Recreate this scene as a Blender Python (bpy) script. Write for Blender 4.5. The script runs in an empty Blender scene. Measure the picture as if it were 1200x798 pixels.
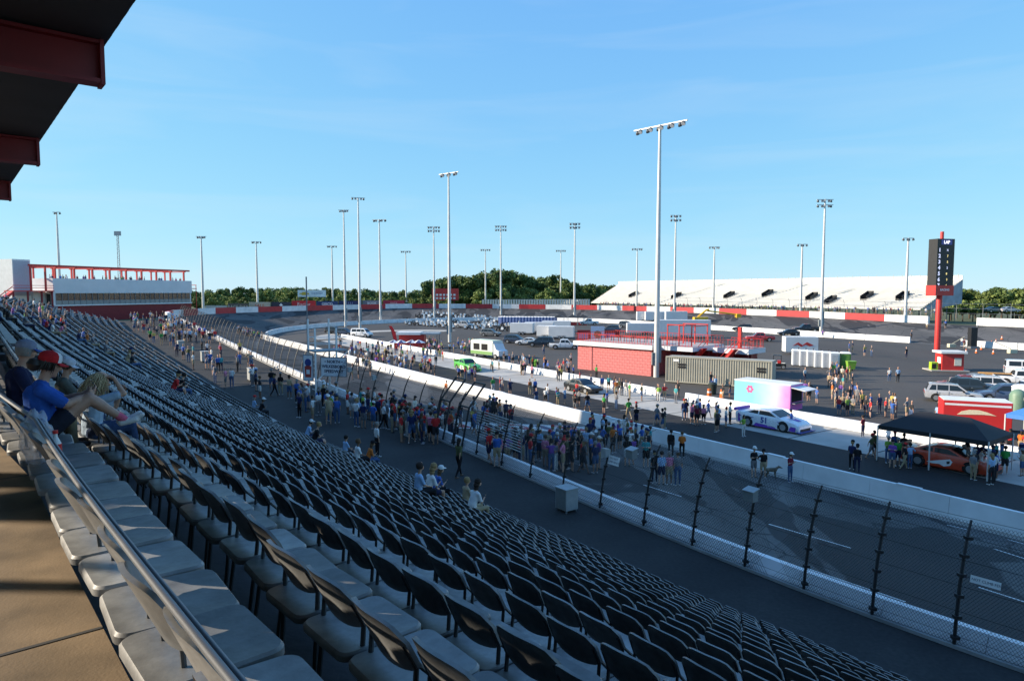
import bpy, bmesh, math, random
import numpy as np
from mathutils import Vector, Matrix
random.seed(7); rng = np.random.default_rng(7)
R = math.radians
scene = bpy.context.scene
COL = scene.collection

# ---------------------------------------------------------------- camera, sky, sun, exposure
CAM_Z = 11.2
FPX = 800.0                      # focal length in pixels of the 1200 px wide photograph
PITCH = math.atan(57 / FPX)
cam_data = bpy.data.cameras.new('camera'); cam = bpy.data.objects.new('camera', cam_data); COL.objects.link(cam)
cam_data.sensor_width = 36; cam_data.lens = 24; cam_data.clip_start = 0.05; cam_data.clip_end = 8000
cam.location = (0, 0, CAM_Z); cam.rotation_euler = (R(90) - PITCH, 0, 0)
scene.camera = cam

SUN_EL, SUN_AZ = R(23), R(-88)        # the sun stands low to the left (azimuth measured from +Y towards +X)
world = bpy.data.worlds.new('World'); scene.world = world; world.use_nodes = True
wn = world.node_tree; wn.nodes.clear()
w_out = wn.nodes.new('ShaderNodeOutputWorld'); w_bg = wn.nodes.new('ShaderNodeBackground'); sky = wn.nodes.new('ShaderNodeTexSky')
sky.sky_type = 'NISHITA'; sky.sun_disc = False; sky.sun_elevation = SUN_EL; sky.sun_rotation = SUN_AZ
sky.altitude = 1000; sky.air_density = 1.0; sky.dust_density = 0.0; sky.ozone_density = 5.5
w_bg.inputs['Strength'].default_value = 0.15
# thin cirrus and old contrails, faint, all round the sky
w_tc = wn.nodes.new('ShaderNodeTexCoord'); w_map = wn.nodes.new('ShaderNodeMapping'); w_map.inputs['Scale'].default_value = (1.2, 1.2, 9)
w_map.inputs['Rotation'].default_value = (R(8), R(-7), 0)
w_no = wn.nodes.new('ShaderNodeTexNoise'); w_no.inputs['Scale'].default_value = 2.2; w_no.inputs['Detail'].default_value = 7; w_no.inputs['Distortion'].default_value = .6
w_rp = wn.nodes.new('ShaderNodeValToRGB'); w_rp.color_ramp.elements[0].position = .47; w_rp.color_ramp.elements[1].position = .82
w_rp.color_ramp.elements[1].color = (.20, .20, .20, 1)
w_mx = wn.nodes.new('ShaderNodeMix'); w_mx.data_type = 'RGBA'; w_mx.inputs[7].default_value = (3.0, 3.4, 3.7, 1)
wn.links.new(w_tc.outputs['Generated'], w_map.inputs[0]); wn.links.new(w_map.outputs[0], w_no.inputs['Vector'])
wn.links.new(w_no.outputs[0], w_rp.inputs[0]); wn.links.new(w_rp.outputs[0], w_mx.inputs[0]); 
w_gm = wn.nodes.new('ShaderNodeGamma'); w_gm.inputs[1].default_value = .72; w_sc = wn.nodes.new('ShaderNodeMix'); w_sc.data_type = 'RGBA'; w_sc.blend_type = 'MULTIPLY'; w_sc.inputs[0].default_value = 1; w_sc.inputs[7].default_value = (1.15, 1.36, 1.58, 1)
wn.links.new(sky.outputs[0], w_gm.inputs[0]); wn.links.new(w_gm.outputs[0], w_sc.inputs[6]); 
w_num = wn.nodes.new('ShaderNodeVectorMath'); w_num.operation = 'MULTIPLY'; w_num.inputs[1].default_value = (.97, 1.60, 6.4)      # soft shoulder: the camera's response to the bright sky
w_den = wn.nodes.new('ShaderNodeVectorMath'); w_den.operation = 'MULTIPLY_ADD'; w_den.inputs[1].default_value = (0.16, .28, 1.5); w_den.inputs[2].default_value = (1, 1, 1)
w_div = wn.nodes.new('ShaderNodeVectorMath'); w_div.operation = 'DIVIDE'
wn.links.new(w_sc.outputs[2], w_num.inputs[0]); wn.links.new(w_sc.outputs[2], w_den.inputs[0]); wn.links.new(w_num.outputs[0], w_div.inputs[0]); wn.links.new(w_den.outputs[0], w_div.inputs[1]); wn.links.new(w_div.outputs[0], w_mx.inputs[6])
wn.links.new(w_mx.outputs[2], w_bg.inputs[0]); wn.links.new(w_bg.outputs[0], w_out.inputs[0])
sun_l = bpy.data.lights.new('sun', 'SUN'); sun_l.energy = 4.6; sun_l.angle = R(.53); sun_l.color = (1, .86, .68)
sun = bpy.data.objects.new('sun', sun_l); COL.objects.link(sun)
to_sun = Vector((math.sin(SUN_AZ) * math.cos(SUN_EL), math.cos(SUN_AZ) * math.cos(SUN_EL), math.sin(SUN_EL)))
sun.rotation_euler = to_sun.to_track_quat('Z', 'Y').to_euler(); sun.location = (-80, 0, 60)
vs = scene.view_settings; vs.view_transform = 'Standard'; vs.look = 'None'; vs.gamma = 1; vs.use_curve_mapping = False; vs.exposure = 0.8
scene.cycles.use_denoising = True
scene.cycles.max_bounces = 5; scene.cycles.diffuse_bounces = 3; scene.cycles.glossy_bounces = 2; scene.cycles.transparent_max_bounces = 6
scene.cycles.caustics_reflective = False; scene.cycles.caustics_refractive = False

# ---------------------------------------------------------------- materials
_M = {}
def _principled(name):
    m = bpy.data.materials.new(name); m.use_nodes = True
    nt = m.node_tree; b = nt.nodes['Principled BSDF']
    return m, nt, b
def N(nt, t, **kw):
    n = nt.nodes.new(t)
    for k, v in kw.items(): setattr(n, k, v)
    return n
def mat(name, col, rough=.6, metal=0., var=.15, scale=6., bump=0., bscale=None, spec=None, detail=4):
    """plain colour with a little uneven tone and optional fine relief"""
    if name in _M: return _M[name]
    m, nt, b = _principled(name)
    b.inputs['Roughness'].default_value = rough; b.inputs['Metallic'].default_value = metal
    if spec is not None: b.inputs['Specular IOR Level'].default_value = spec
    if var > 0:
        tc = N(nt, 'ShaderNodeTexCoord'); no = N(nt, 'ShaderNodeTexNoise'); no.inputs['Scale'].default_value = scale; no.inputs['Detail'].default_value = detail
        nt.links.new(tc.outputs['Object'], no.inputs['Vector'])
        r = N(nt, 'ShaderNodeMapRange'); r.inputs[1].default_value = .3; r.inputs[2].default_value = .7
        r.inputs[3].default_value = 1 - var; r.inputs[4].default_value = 1 + var
        nt.links.new(no.outputs[0], r.inputs[0])
        mx = N(nt, 'ShaderNodeMix', data_type='RGBA', blend_type='MULTIPLY'); mx.inputs[0].default_value = 1
        mx.inputs[6].default_value = (*col, 1); nt.links.new(r.outputs[0], mx.inputs[7]); nt.links.new(mx.outputs[2], b.inputs['Base Color'])
        if bump:
            n2 = N(nt, 'ShaderNodeTexNoise'); n2.inputs['Scale'].default_value = bscale or scale * 8; n2.inputs['Detail'].default_value = 5
            nt.links.new(tc.outputs['Object'], n2.inputs['Vector'])
            bp = N(nt, 'ShaderNodeBump'); bp.inputs['Strength'].default_value = bump; bp.inputs['Distance'].default_value = .02
            nt.links.new(n2.outputs[0], bp.inputs['Height']); nt.links.new(bp.outputs[0], b.inputs['Normal'])
    else:
        b.inputs['Base Color'].default_value = (*col, 1)
    _M[name] = m; return m
def pmat(name, prop, rough=.75, spec=.3, coat=0.):
    """colour read from the object's own property, so copies share a mesh and still differ"""
    if name in _M: return _M[name]
    m, nt, b = _principled(name); b.inputs['Roughness'].default_value = rough; b.inputs['Specular IOR Level'].default_value = spec
    b.inputs['Coat Weight'].default_value = coat
    a = N(nt, 'ShaderNodeAttribute', attribute_type='OBJECT', attribute_name=prop)
    tc = N(nt, 'ShaderNodeTexCoord'); no = N(nt, 'ShaderNodeTexNoise'); no.inputs['Scale'].default_value = 9
    nt.links.new(tc.outputs['Object'], no.inputs['Vector'])
    r = N(nt, 'ShaderNodeMapRange'); r.inputs[1].default_value = .3; r.inputs[2].default_value = .7; r.inputs[3].default_value = .88; r.inputs[4].default_value = 1.1
    nt.links.new(no.outputs[0], r.inputs[0])
    mx = N(nt, 'ShaderNodeMix', data_type='RGBA', blend_type='MULTIPLY'); mx.inputs[0].default_value = 1
    nt.links.new(a.outputs['Color'], mx.inputs[6]); nt.links.new(r.outputs[0], mx.inputs[7]); nt.links.new(mx.outputs[2], b.inputs['Base Color'])
    _M[name] = m; return m
def vmat(name, rough=.8):
    if name in _M: return _M[name]
    m, nt, b = _principled(name); b.inputs['Roughness'].default_value = rough
    a = N(nt, 'ShaderNodeAttribute', attribute_type='GEOMETRY', attribute_name='tone'); nt.links.new(a.outputs['Color'], b.inputs['Base Color'])
    _M[name] = m; return m
def asphalt(name, dark, light, big=.05, streak=None, patch=None):
    """asphalt: fine aggregate, broad tone drift, optional long streaks and irregular darker sealed patches"""
    m, nt, b = _principled(name); b.inputs['Roughness'].default_value = .85; b.inputs['Specular IOR Level'].default_value = .25
    tc = N(nt, 'ShaderNodeTexCoord')
    mp = N(nt, 'ShaderNodeMapping'); mp.inputs['Rotation'].default_value = (0, 0, R(-33)); nt.links.new(tc.outputs['Object'], mp.inputs[0])
    if streak: mp.inputs['Scale'].default_value = (1, streak, 1)
    n1 = N(nt, 'ShaderNodeTexNoise'); n1.inputs['Scale'].default_value = big; n1.inputs['Detail'].default_value = 6; n1.inputs['Roughness'].default_value = .6
    nt.links.new(mp.outputs[0], n1.inputs['Vector'])
    rp = N(nt, 'ShaderNodeValToRGB'); rp.color_ramp.elements[0].position = .3; rp.color_ramp.elements[1].position = .7
    rp.color_ramp.elements[0].color = (*dark, 1); rp.color_ramp.elements[1].color = (*light, 1); nt.links.new(n1.outputs[0], rp.inputs[0])
    n2 = N(nt, 'ShaderNodeTexNoise'); n2.inputs['Scale'].default_value = 9; n2.inputs['Detail'].default_value = 6; nt.links.new(tc.outputs['Object'], n2.inputs['Vector'])
    r2 = N(nt, 'ShaderNodeMapRange'); r2.inputs[1].default_value = .3; r2.inputs[2].default_value = .7; r2.inputs[3].default_value = .8; r2.inputs[4].default_value = 1.2; nt.links.new(n2.outputs[0], r2.inputs[0])
    mx = N(nt, 'ShaderNodeMix', data_type='RGBA', blend_type='MULTIPLY'); mx.inputs[0].default_value = 1
    nt.links.new(rp.outputs[0], mx.inputs[6]); nt.links.new(r2.outputs[0], mx.inputs[7]); last = mx.outputs[2]
    if patch:
        n3 = N(nt, 'ShaderNodeTexNoise'); n3.inputs['Scale'].default_value = .11; n3.inputs['Detail'].default_value = 3; n3.inputs['Distortion'].default_value = .9
        mp3 = N(nt, 'ShaderNodeMapping'); mp3.inputs['Rotation'].default_value = (0, 0, R(-33)); mp3.inputs['Scale'].default_value = (1.6, .55, 1); mp3.inputs['Location'].default_value = (3.3, 1.7, 0)
        nt.links.new(tc.outputs['Object'], mp3.inputs[0]); nt.links.new(mp3.outputs[0], n3.inputs['Vector'])
        r3 = N(nt, 'ShaderNodeValToRGB'); r3.color_ramp.elements[0].position = .535; r3.color_ramp.elements[1].position = .545; nt.links.new(n3.outputs[0], r3.inputs[0])
        # meandering crack sealer
        vo = N(nt, 'ShaderNodeTexVoronoi', feature='DISTANCE_TO_EDGE'); vo.inputs['Scale'].default_value = .22; vo.inputs['Randomness'].default_value = 1
        ds = N(nt, 'ShaderNodeMix', data_type='RGBA', blend_type='LINEAR_LIGHT'); ds.inputs[0].default_value = .6
        n4 = N(nt, 'ShaderNodeTexNoise'); n4.inputs['Scale'].default_value = .5; nt.links.new(tc.outputs['Object'], n4.inputs['Vector'])
        nt.links.new(tc.outputs['Object'], ds.inputs[6]); nt.links.new(n4.outputs['Color'], ds.inputs[7]); nt.links.new(ds.outputs[2], vo.inputs['Vector'])
        r4 = N(nt, 'ShaderNodeValToRGB'); r4.color_ramp.elements[0].position = .004; r4.color_ramp.elements[1].position = .012
        r4.color_ramp.elements[0].color = (1, 1, 1, 1); r4.color_ramp.elements[1].color = (0, 0, 0, 1); nt.links.new(vo.outputs['Distance'], r4.inputs[0])
        mxm = N(nt, 'ShaderNodeMath', operation='MAXIMUM'); nt.links.new(r3.outputs[0], mxm.inputs[0]); nt.links.new(r4.outputs[0], mxm.inputs[1])
        mf = N(nt, 'ShaderNodeMath', operation='MULTIPLY'); mf.inputs[1].default_value = .8; nt.links.new(mxm.outputs[0], mf.inputs[0])
        m3 = N(nt, 'ShaderNodeMix', data_type='RGBA'); nt.links.new(mf.outputs[0], m3.inputs[0]); nt.links.new(last, m3.inputs[6]); m3.inputs[7].default_value = (*patch, 1); last = m3.outputs[2]
    nt.links.new(last, b.inputs['Base Color'])
    bp = N(nt, 'ShaderNodeBump'); bp.inputs['Strength'].default_value = .25; bp.inputs['Distance'].default_value = .01
    n5 = N(nt, 'ShaderNodeTexNoise'); n5.inputs['Scale'].default_value = 40; n5.inputs['Detail'].default_value = 3; nt.links.new(tc.outputs['Object'], n5.inputs['Vector'])
    nt.links.new(n5.outputs[0], bp.inputs['Height']); nt.links.new(bp.outputs[0], b.inputs['Normal'])
    _M[name] = m; return m
def emat(name, col, s):
    if name in _M: return _M[name]
    m, nt, b = _principled(name); b.inputs['Base Color'].default_value = (.02, .02, .02, 1); b.inputs['Emission Color'].default_value = (*col, 1); b.inputs['Emission Strength'].default_value = s
    _M[name] = m; return m
def leafmat(name, dark, light, scale=.35):
    m, nt, b = _principled(name); b.inputs['Roughness'].default_value = .65; b.inputs['Specular IOR Level'].default_value = .2
    g = N(nt, 'ShaderNodeNewGeometry'); no = N(nt, 'ShaderNodeTexNoise'); no.inputs['Scale'].default_value = scale; no.inputs['Detail'].default_value = 4
    nt.links.new(g.outputs['Position'], no.inputs['Vector'])
    rp = N(nt, 'ShaderNodeValToRGB'); rp.color_ramp.elements[0].position = .35; rp.color_ramp.elements[1].position = .65
    rp.color_ramp.elements[0].color = (*dark, 1); rp.color_ramp.elements[1].color = (*light, 1); nt.links.new(no.outputs[0], rp.inputs[0])
    oi = N(nt, 'ShaderNodeObjectInfo'); mr = N(nt, 'ShaderNodeMapRange'); mr.inputs[3].default_value = .75; mr.inputs[4].default_value = 1.25; nt.links.new(oi.outputs['Random'], mr.inputs[0])
    mx = N(nt, 'ShaderNodeMix', data_type='RGBA', blend_type='MULTIPLY'); mx.inputs[0].default_value = 1; nt.links.new(rp.outputs[0], mx.inputs[6]); nt.links.new(mr.outputs[0], mx.inputs[7])
    nt.links.new(mx.outputs[2], b.inputs['Base Color'])
    _M[name] = m; return m

WHITE = mat('white_paint', (.78, .78, .76), .5, var=.06, scale=1.5)
WALLW = mat('white_wall_paint', (.72, .73, .73), .6, var=.13, scale=.9, detail=7)
RED = mat('red_paint', (.55, .035, .03), .45, var=.1, scale=2)
WALLR = mat('red_wall_paint', (.46, .03, .035), .55, var=.16, scale=.9, detail=7)
DKRED = mat('dark_red_paint', (.22, .012, .018), .6, var=.1, scale=2)
BLACK = mat('black_metal', (.015, .015, .017), .5, var=.1)
STEEL = mat('galvanised_steel', (.24, .25, .265), .6, metal=.35, var=.12, scale=3)
POLE = mat('pole_steel', (.62, .62, .60), .5, metal=.15, var=.08, scale=1)
ALU = mat('bleacher_aluminium', (.72, .71, .68), .5, metal=.1, var=.08, scale=2)
CHAIR = mat('chair_plastic', (.20, .203, .202), .5, var=.26, scale=9, detail=10, bump=.06, bscale=60)
_nt = CHAIR.node_tree; _b = _nt.nodes['Principled BSDF']; _src = _b.inputs['Base Color'].links[0].from_socket
_oi = N(_nt, 'ShaderNodeObjectInfo'); _mr = N(_nt, 'ShaderNodeMapRange'); _mr.inputs[3].default_value = .72; _mr.inputs[4].default_value = 1.3; _nt.links.new(_oi.outputs['Random'], _mr.inputs[0])
_g = N(_nt, 'ShaderNodeNewGeometry'); _n = N(_nt, 'ShaderNodeTexNoise'); _n.inputs['Scale'].default_value = 2.1; _n.inputs['Detail'].default_value = 8; _n.inputs['Roughness'].default_value = .7; _nt.links.new(_g.outputs['Position'], _n.inputs['Vector'])
_m2 = N(_nt, 'ShaderNodeMapRange'); _m2.inputs[1].default_value = .35; _m2.inputs[2].default_value = .65; _m2.inputs[3].default_value = .7; _m2.inputs[4].default_value = 1.25; _nt.links.new(_n.outputs[0], _m2.inputs[0])
_mm = N(_nt, 'ShaderNodeMath', operation='MULTIPLY'); _nt.links.new(_mr.outputs[0], _mm.inputs[0]); _nt.links.new(_m2.outputs[0], _mm.inputs[1])
_mx = N(_nt, 'ShaderNodeMix', data_type='RGBA', blend_type='MULTIPLY'); _mx.inputs[0].default_value = 1; _nt.links.new(_src, _mx.inputs[6]); _nt.links.new(_mm.outputs[0], _mx.inputs[7]); _nt.links.new(_mx.outputs[2], _b.inputs['Base Color'])
CHAIRT = mat('chair_tube', (.07, .075, .08), .45, metal=.3, var=.1)
CONC = mat('concourse_concrete', (.20, .145, .088), .9, var=.5, scale=2.2, bump=.14, bscale=80, detail=12)
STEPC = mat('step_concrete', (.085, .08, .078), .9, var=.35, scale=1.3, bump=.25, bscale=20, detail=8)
PITC = mat('pit_concrete', (.40, .385, .35), .85, var=.16, scale=.35, bump=.1, bscale=30, detail=9)
GLASS = mat('dark_glass', (.015, .02, .022), .08, var=0, spec=.6)
GRASS = mat('grass_ground', (.075, .085, .03), .95, var=.35, scale=.08, detail=8)
TRACK = asphalt('track_asphalt', (.062, .062, .062), (.140, .136, .130), .20, streak=.10, patch=(.026, .027, .029))
INF = asphalt('infield_asphalt', (.060, .057, .054), (.090, .085, .079), .06, streak=.2)
PITA = asphalt('pit_asphalt', (.024, .024, .025), (.040, .039, .038), .15, streak=.15)
WALK = asphalt('walkway_asphalt', (.026, .026, .027), (.045, .045, .044), .4)

# ---------------------------------------------------------------- mesh helpers
class MB:
    def __init__(s): s.v = []; s.f = []; s.m = []; s.cur = 0
    def add(s, vs, fs, mi=None):
        o = len(s.v); s.v += [tuple(map(float, v)) for v in vs]
        for f in fs: s.f.append(tuple(i + o for i in f)); s.m.append(s.cur if mi is None else mi)
        return s
    def box(s, x0, x1, y0, y1, z0, z1, mi=None, M=None):
        v = [(x, y, z) for z in (z0, z1) for y in (y0, y1) for x in (x0, x1)]
        if M is not None: v = [M @ Vector(p) for p in v]
        return s.add(v, [(0, 2, 3, 1), (4, 5, 7, 6), (0, 1, 5, 4), (2, 6, 7, 3), (0, 4, 6, 2), (1, 3, 7, 5)], mi)
    def prism(s, poly, axis, a, b, mi=None, wa=None):
        """poly of 2D points extruded along axis from a to b (axis 'y': poly is x,z; 'z': x,y; 'x': y,z)"""
        n = len(poly)
        def P(p, c):
            return {'y': (p[0], c, p[1]), 'z': (p[0], p[1], c), 'x': (c, p[0], p[1])}[axis]
        v = [P(p, a) for p in poly] + [P(p, b) for p in poly]
        f = [tuple(range(n)), tuple(range(2 * n - 1, n - 1, -1))] + [(i, i + n, (i + 1) % n + n, (i + 1) % n) for i in range(n)]
        return s.add(v, f, mi)
    def tube(s, pts, r, n=6, mi=None, cap=True):
        pts = [Vector(p) for p in pts]; k = len(pts)
        rs = r if isinstance(r, (list, tuple)) else [r] * k
        rings = []; up = None
        for i, p in enumerate(pts):
            d = (pts[min(i + 1, k - 1)] - pts[max(i - 1, 0)]).normalized()
            if up is None: up = Vector((0, 0, 1)) if abs(d.z) < .9 else Vector((1, 0, 0))
            a = d.cross(up).normalized(); b = a.cross(d).normalized(); up = b
            rings.append([p + (a * math.cos(2 * math.pi * j / n) + b * math.sin(2 * math.pi * j / n)) * rs[i] for j in range(n)])
        v = [q for rg in rings for q in rg]
        f = [(i * n + j, i * n + (j + 1) % n, (i + 1) * n + (j + 1) % n, (i + 1) * n + j) for i in range(k - 1) for j in range(n)]
        if cap: f += [tuple(range(n - 1, -1, -1)), tuple(range((k - 1) * n, k * n))]
        return s.add(v, f, mi)
    def lathe(s, prof, n=12, axis='z', c=(0, 0, 0), mi=None):
        v = []; f = []
        for (r, h) in prof:
            for j in range(n):
                a = 2 * math.pi * j / n; x, y = r * math.cos(a), r * math.sin(a)
                p = {'z': (x, y, h), 'y': (x, h, y), 'x': (h, x, y)}[axis]
                v.append((p[0] + c[0], p[1] + c[1], p[2] + c[2]))
        k = len(prof)
        for i in range(k - 1):
            for j in range(n): f.append((i * n + j, i * n + (j + 1) % n, (i + 1) * n + (j + 1) % n, (i + 1) * n + j))
        f += [tuple(range(n - 1, -1, -1)), tuple(range((k - 1) * n, k * n))]
        return s.add(v, f, mi)
    def strip(s, A, B, mi=None):
        n = len(A); return s.add(list(A) + list(B), [(i, i + 1, n + i + 1, n + i) for i in range(n - 1)], mi)
    def rib(s, cross, path, mi=None, close=True):
        """cross: list per path point of the same number of 3D points; a swept strip (ring closed)"""
        k = len(cross[0]); v = [p for c in cross for p in c]
        f = []
        for i in range(len(cross) - 1):
            for j in range(k if close else k - 1): f.append((i * k + j, i * k + (j + 1) % k, (i + 1) * k + (j + 1) % k, (i + 1) * k + j))
        if close: f += [tuple(range(k - 1, -1, -1)), tuple(range((len(cross) - 1) * k, len(cross) * k))]
        return s.add(v, f, mi)
    def mesh(s, name, mats, smooth=False, bevel=0., fix=True):
        me = bpy.data.meshes.new(name); me.from_pydata(s.v, [], s.f)
        for m in (mats if isinstance(mats, (list, tuple)) else [mats]): me.materials.append(m)
        if len(me.materials) > 1: me.polygons.foreach_set('material_index', s.m)
        if fix or bevel:
            bm = bmesh.new(); bm.from_mesh(me)
            if bevel:
                bmesh.ops.bevel(bm, geom=[e for e in bm.edges if len(e.link_faces) == 2 and e.calc_face_angle(0) > .5], offset=bevel, segments=2, affect='EDGES', profile=.6)
            bmesh.ops.recalc_face_normals(bm, faces=bm.faces); bm.to_mesh(me); bm.free()
        if smooth:
            me.polygons.foreach_set('use_smooth', [True] * len(me.polygons))
            try: me.set_sharp_from_angle(angle=R(38))
            except Exception: pass
        me.update(); return me
def ob(name, me, parent=None, loc=(0, 0, 0), rz=0., label=None, cat=None, group=None, kind=None, M=None, scale=None):
    o = bpy.data.objects.new(name, me); COL.objects.link(o)
    if parent is not None: o.parent = parent
    o.location = loc; o.rotation_euler = (0, 0, rz)
    if scale is not None: o.scale = scale if isinstance(scale, (tuple, list)) else (scale,) * 3
    if M is not None: o.matrix_local = M
    if label: o['label'] = label
    if cat: o['category'] = cat
    if group: o['group'] = group
    if kind: o['kind'] = kind
    return o
def mk(name, mb, mats, parent=None, smooth=False, bevel=0., **kw):
    return ob(name, mb.mesh(name, mats, smooth, bevel), parent, **kw)
def thing(name, label, cat, loc=(0, 0, 0), rz=0., group=None, scale=None):
    o = bpy.data.objects.new(name, None); COL.objects.link(o); o.empty_display_size = .3
    o.location = loc; o.rotation_euler = (0, 0, rz); o['label'] = label; o['category'] = cat
    if group: o['group'] = group
    if scale: o.scale = (scale,) * 3
    return o
def copy_tree(o, parent=None):
    c = o.copy(); COL.objects.link(c); c.parent = parent
    for ch in list(o.children): copy_tree(ch, c)
    return c
def text(txt, size, m, parent, M, name='lettering', ext=.004, bold=.0, align='CENTER'):
    cu = bpy.data.curves.new(name, 'FONT'); cu.body = txt; cu.size = size; cu.align_x = align; cu.align_y = 'CENTER'; cu.extrude = ext; cu.offset = bold
    cu.resolution_u = 2
    tmp = bpy.data.objects.new(name, cu); me = bpy.data.meshes.new_from_object(tmp); bpy.data.objects.remove(tmp); bpy.data.curves.remove(cu)
    me.materials.clear(); me.materials.append(m)
    return ob(name, me, parent, M=M)
def face_m(loc, nrm, up=(0, 0, 1)):
    """matrix whose local z is nrm, local y is up: to lay lettering on a face"""
    z = Vector(nrm).normalized(); x = Vector(up).cross(z).normalized(); y = z.cross(x)
    return Matrix(((x.x, y.x, z.x, loc[0]), (x.y, y.y, z.y, loc[1]), (x.z, y.z, z.z, loc[2]), (0, 0, 0, 1)))

# ---------------------------------------------------------------- the lie of the land
HS = R(-33); SV = np.array([math.sin(HS), math.cos(HS)]); TV = np.array([math.cos(HS), -math.sin(HS)])   # along the front straight, and across it to the infield
def xy(s, t): return s * SV[0] + t * TV[0], s * SV[1] + t * TV[1]
def st(x, y): return x * SV[0] + y * SV[1], x * TV[0] + y * TV[1]
ZK = [-200, 20, 60, 90, 120, 150, 199, 224, 248, 272, 297, 321, 346, 370, 395, 420, 445, 560, 700]
ZV = [2.1, 2.1, 2.75, 3.5, 4.5, 5.5, 5.4, 5.25, 5.3, 5.5, 5.3, 5.15, 5.05, 4.95, 4.9, 4.7, 4.3, 4.0, 4.0]
def zo(k): return float(np.interp(k, ZK, ZV))
def zw(s): return zo(min(s, 150)) + .45                  # the walkway behind the front wall
def plane(s, t): return .012 * (t - 37) + .006 * max(s - 60, 0)
# the stand's base line: it bends a little near the camera, then runs straight
_bs = np.arange(-60, 231, 1.0)
def heading(s):
    q = min(max((s + 1) / 19., 0), 1); q = q * q * (3 - 2 * q); return R(-41.3 + 8.3 * q)
_bp = np.zeros((len(_bs), 2)); i0 = 60
for i in range(i0 + 1, len(_bs)):
    h = heading(_bs[i] - .5); _bp[i] = _bp[i - 1] + (math.sin(h), math.cos(h))
for i in range(i0 - 1, -1, -1):
    h = heading(_bs[i] + .5); _bp[i] = _bp[i + 1] - (math.sin(h), math.cos(h))
def fan(s): return 1 + max(0., min(s, 120.) - 6) * .0056      # the stand deepens along its length
def B(s, n=0.):
    """world x,y at distance s along the stand and n metres in front of its base line"""
    h = heading(s); x = np.interp(s, _bs, _bp[:, 0]); y = np.interp(s, _bs, _bp[:, 1])
    if n < 18.7: n = 18.7 - (18.7 - n) * fan(s)
    return x + n * math.cos(h), y - n * math.sin(h)
def Binv(x, y):
    d = np.hypot(_bp[:, 0] - x, _bp[:, 1] - y); i = int(np.argmin(d)); s = _bs[i]
    for _ in range(3):
        h = heading(s); bx, by = np.interp(s, _bs, _bp[:, 0]), np.interp(s, _bs, _bp[:, 1]); s = s + (x - bx) * math.sin(h) + (y - by) * math.cos(h)
    h = heading(s); bx, by = np.interp(s, _bs, _bp[:, 0]), np.interp(s, _bs, _bp[:, 1]); n = (x - bx) * math.cos(h) - (y - by) * math.sin(h)
    return s, (n if n > 18.7 else 18.7 - (18.7 - n) / fan(s))
NW = 18.7                                                # the front wall stands this far in front of the base line
TC, R_OUT, R_IN, S1 = 87.0, 70.0, 51.0, 150.0            # the oval: centre line of its turns, outer and inner radius, end of the straights
NROW, ROW0, ROW1 = 18, .58, 1.49
CONC_Z = CAM_Z - 1.72
RISE = (CONC_Z - 2.55) / (NROW - 1)
def lim(s): return float(np.interp(s, [-60, 4, 16, 24, 31, 38, 60, 160], [15.1, 15.0, 14.8, 14.2, 13.3, 12.6, 12.3, 12.3]))   # where the last row stands
def rn(i, s): return ROW0 + i * (ROW1 - ROW0) if i < 1 else ROW1 + (i - 1) * (lim(s) - ROW1) / (NROW - 2)
def rise(s): return zw(s) - 2.55
def row_z(i, s): return CONC_Z - RISE * i + rise(s) * (.42 + .58 * i / (NROW - 1))
TRACK_BVH = None
def ground_z(x, y):
    if TRACK_BVH is not None:
        q = TRACK_BVH.ray_cast(Vector((x, y, 60)), Vector((0, 0, -1)))
        if q[0] is not None: return q[0].z
    s, t = st(x, y)
    bs, n = Binv(x, y) if t < 40 and s < 235 else (s, t)
    if t < 40 and n < NW and s < 150:
        if n > lim(bs) + .5: return zw(bs)
        return row_z(min(max(1 + (n - ROW1 + .25) * (NROW - 2) / (lim(bs) - ROW1), 0), NROW - 1), bs)
    if s < S1:
        d = abs(t - TC); key = s if t < TC else 370 + (S1 - s)
        if t < TC:
            if t >= 36: return plane(s, t)
            f = (n - NW) / max((n - NW) + (36 - t), .1); return zo(bs) * (1 - f) + plane(s, 36) * f
    else:
        d = math.hypot(s - S1, t - TC); key = S1 + R_OUT * math.atan2(s - S1, TC - t)
    f = (d - R_IN) / (R_OUT - R_IN)
    if f <= 0: return plane(s, t)
    q = plane(*((s, t) if s < S1 else (S1 + (s - S1) * R_IN / d, TC + (t - TC) * R_IN / d)))
    return q + (zo(key) - q) * min(f, 1)
def ray(u, v):
    x = (u - 600) / FPX; y = (399 - v) / FPX
    return np.array([x, math.cos(PITCH) + y * math.sin(PITCH), -math.sin(PITCH) + y * math.cos(PITCH)])
def hit(u, v, h=0.):
    """where the line of sight through that point of the photograph meets the ground (or h above it)"""
    d = ray(u, v); a = 3.
    while a < 420:
        b = a * 1.02 + .05; p = d * b
        if CAM_Z + p[2] < ground_z(p[0], p[1]) + h:
            for _ in range(14):
                m = (a + b) / 2; p = d * m
                if CAM_Z + p[2] < ground_z(p[0], p[1]) + h: b = m
                else: a = m
            break
        a = b
    p = d * b; return Vector((p[0], p[1], ground_z(p[0], p[1])))
def at(u, v, Y):
    d = ray(u, v); k = Y / d[1]; return Vector((d[0] * k, Y, CAM_Z + d[2] * k))
def headv(h): return Vector((math.sin(h), math.cos(h), 0))
RZ_S = -HS + R(90)                                        # z-rotation that turns local +x along the straight
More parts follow.
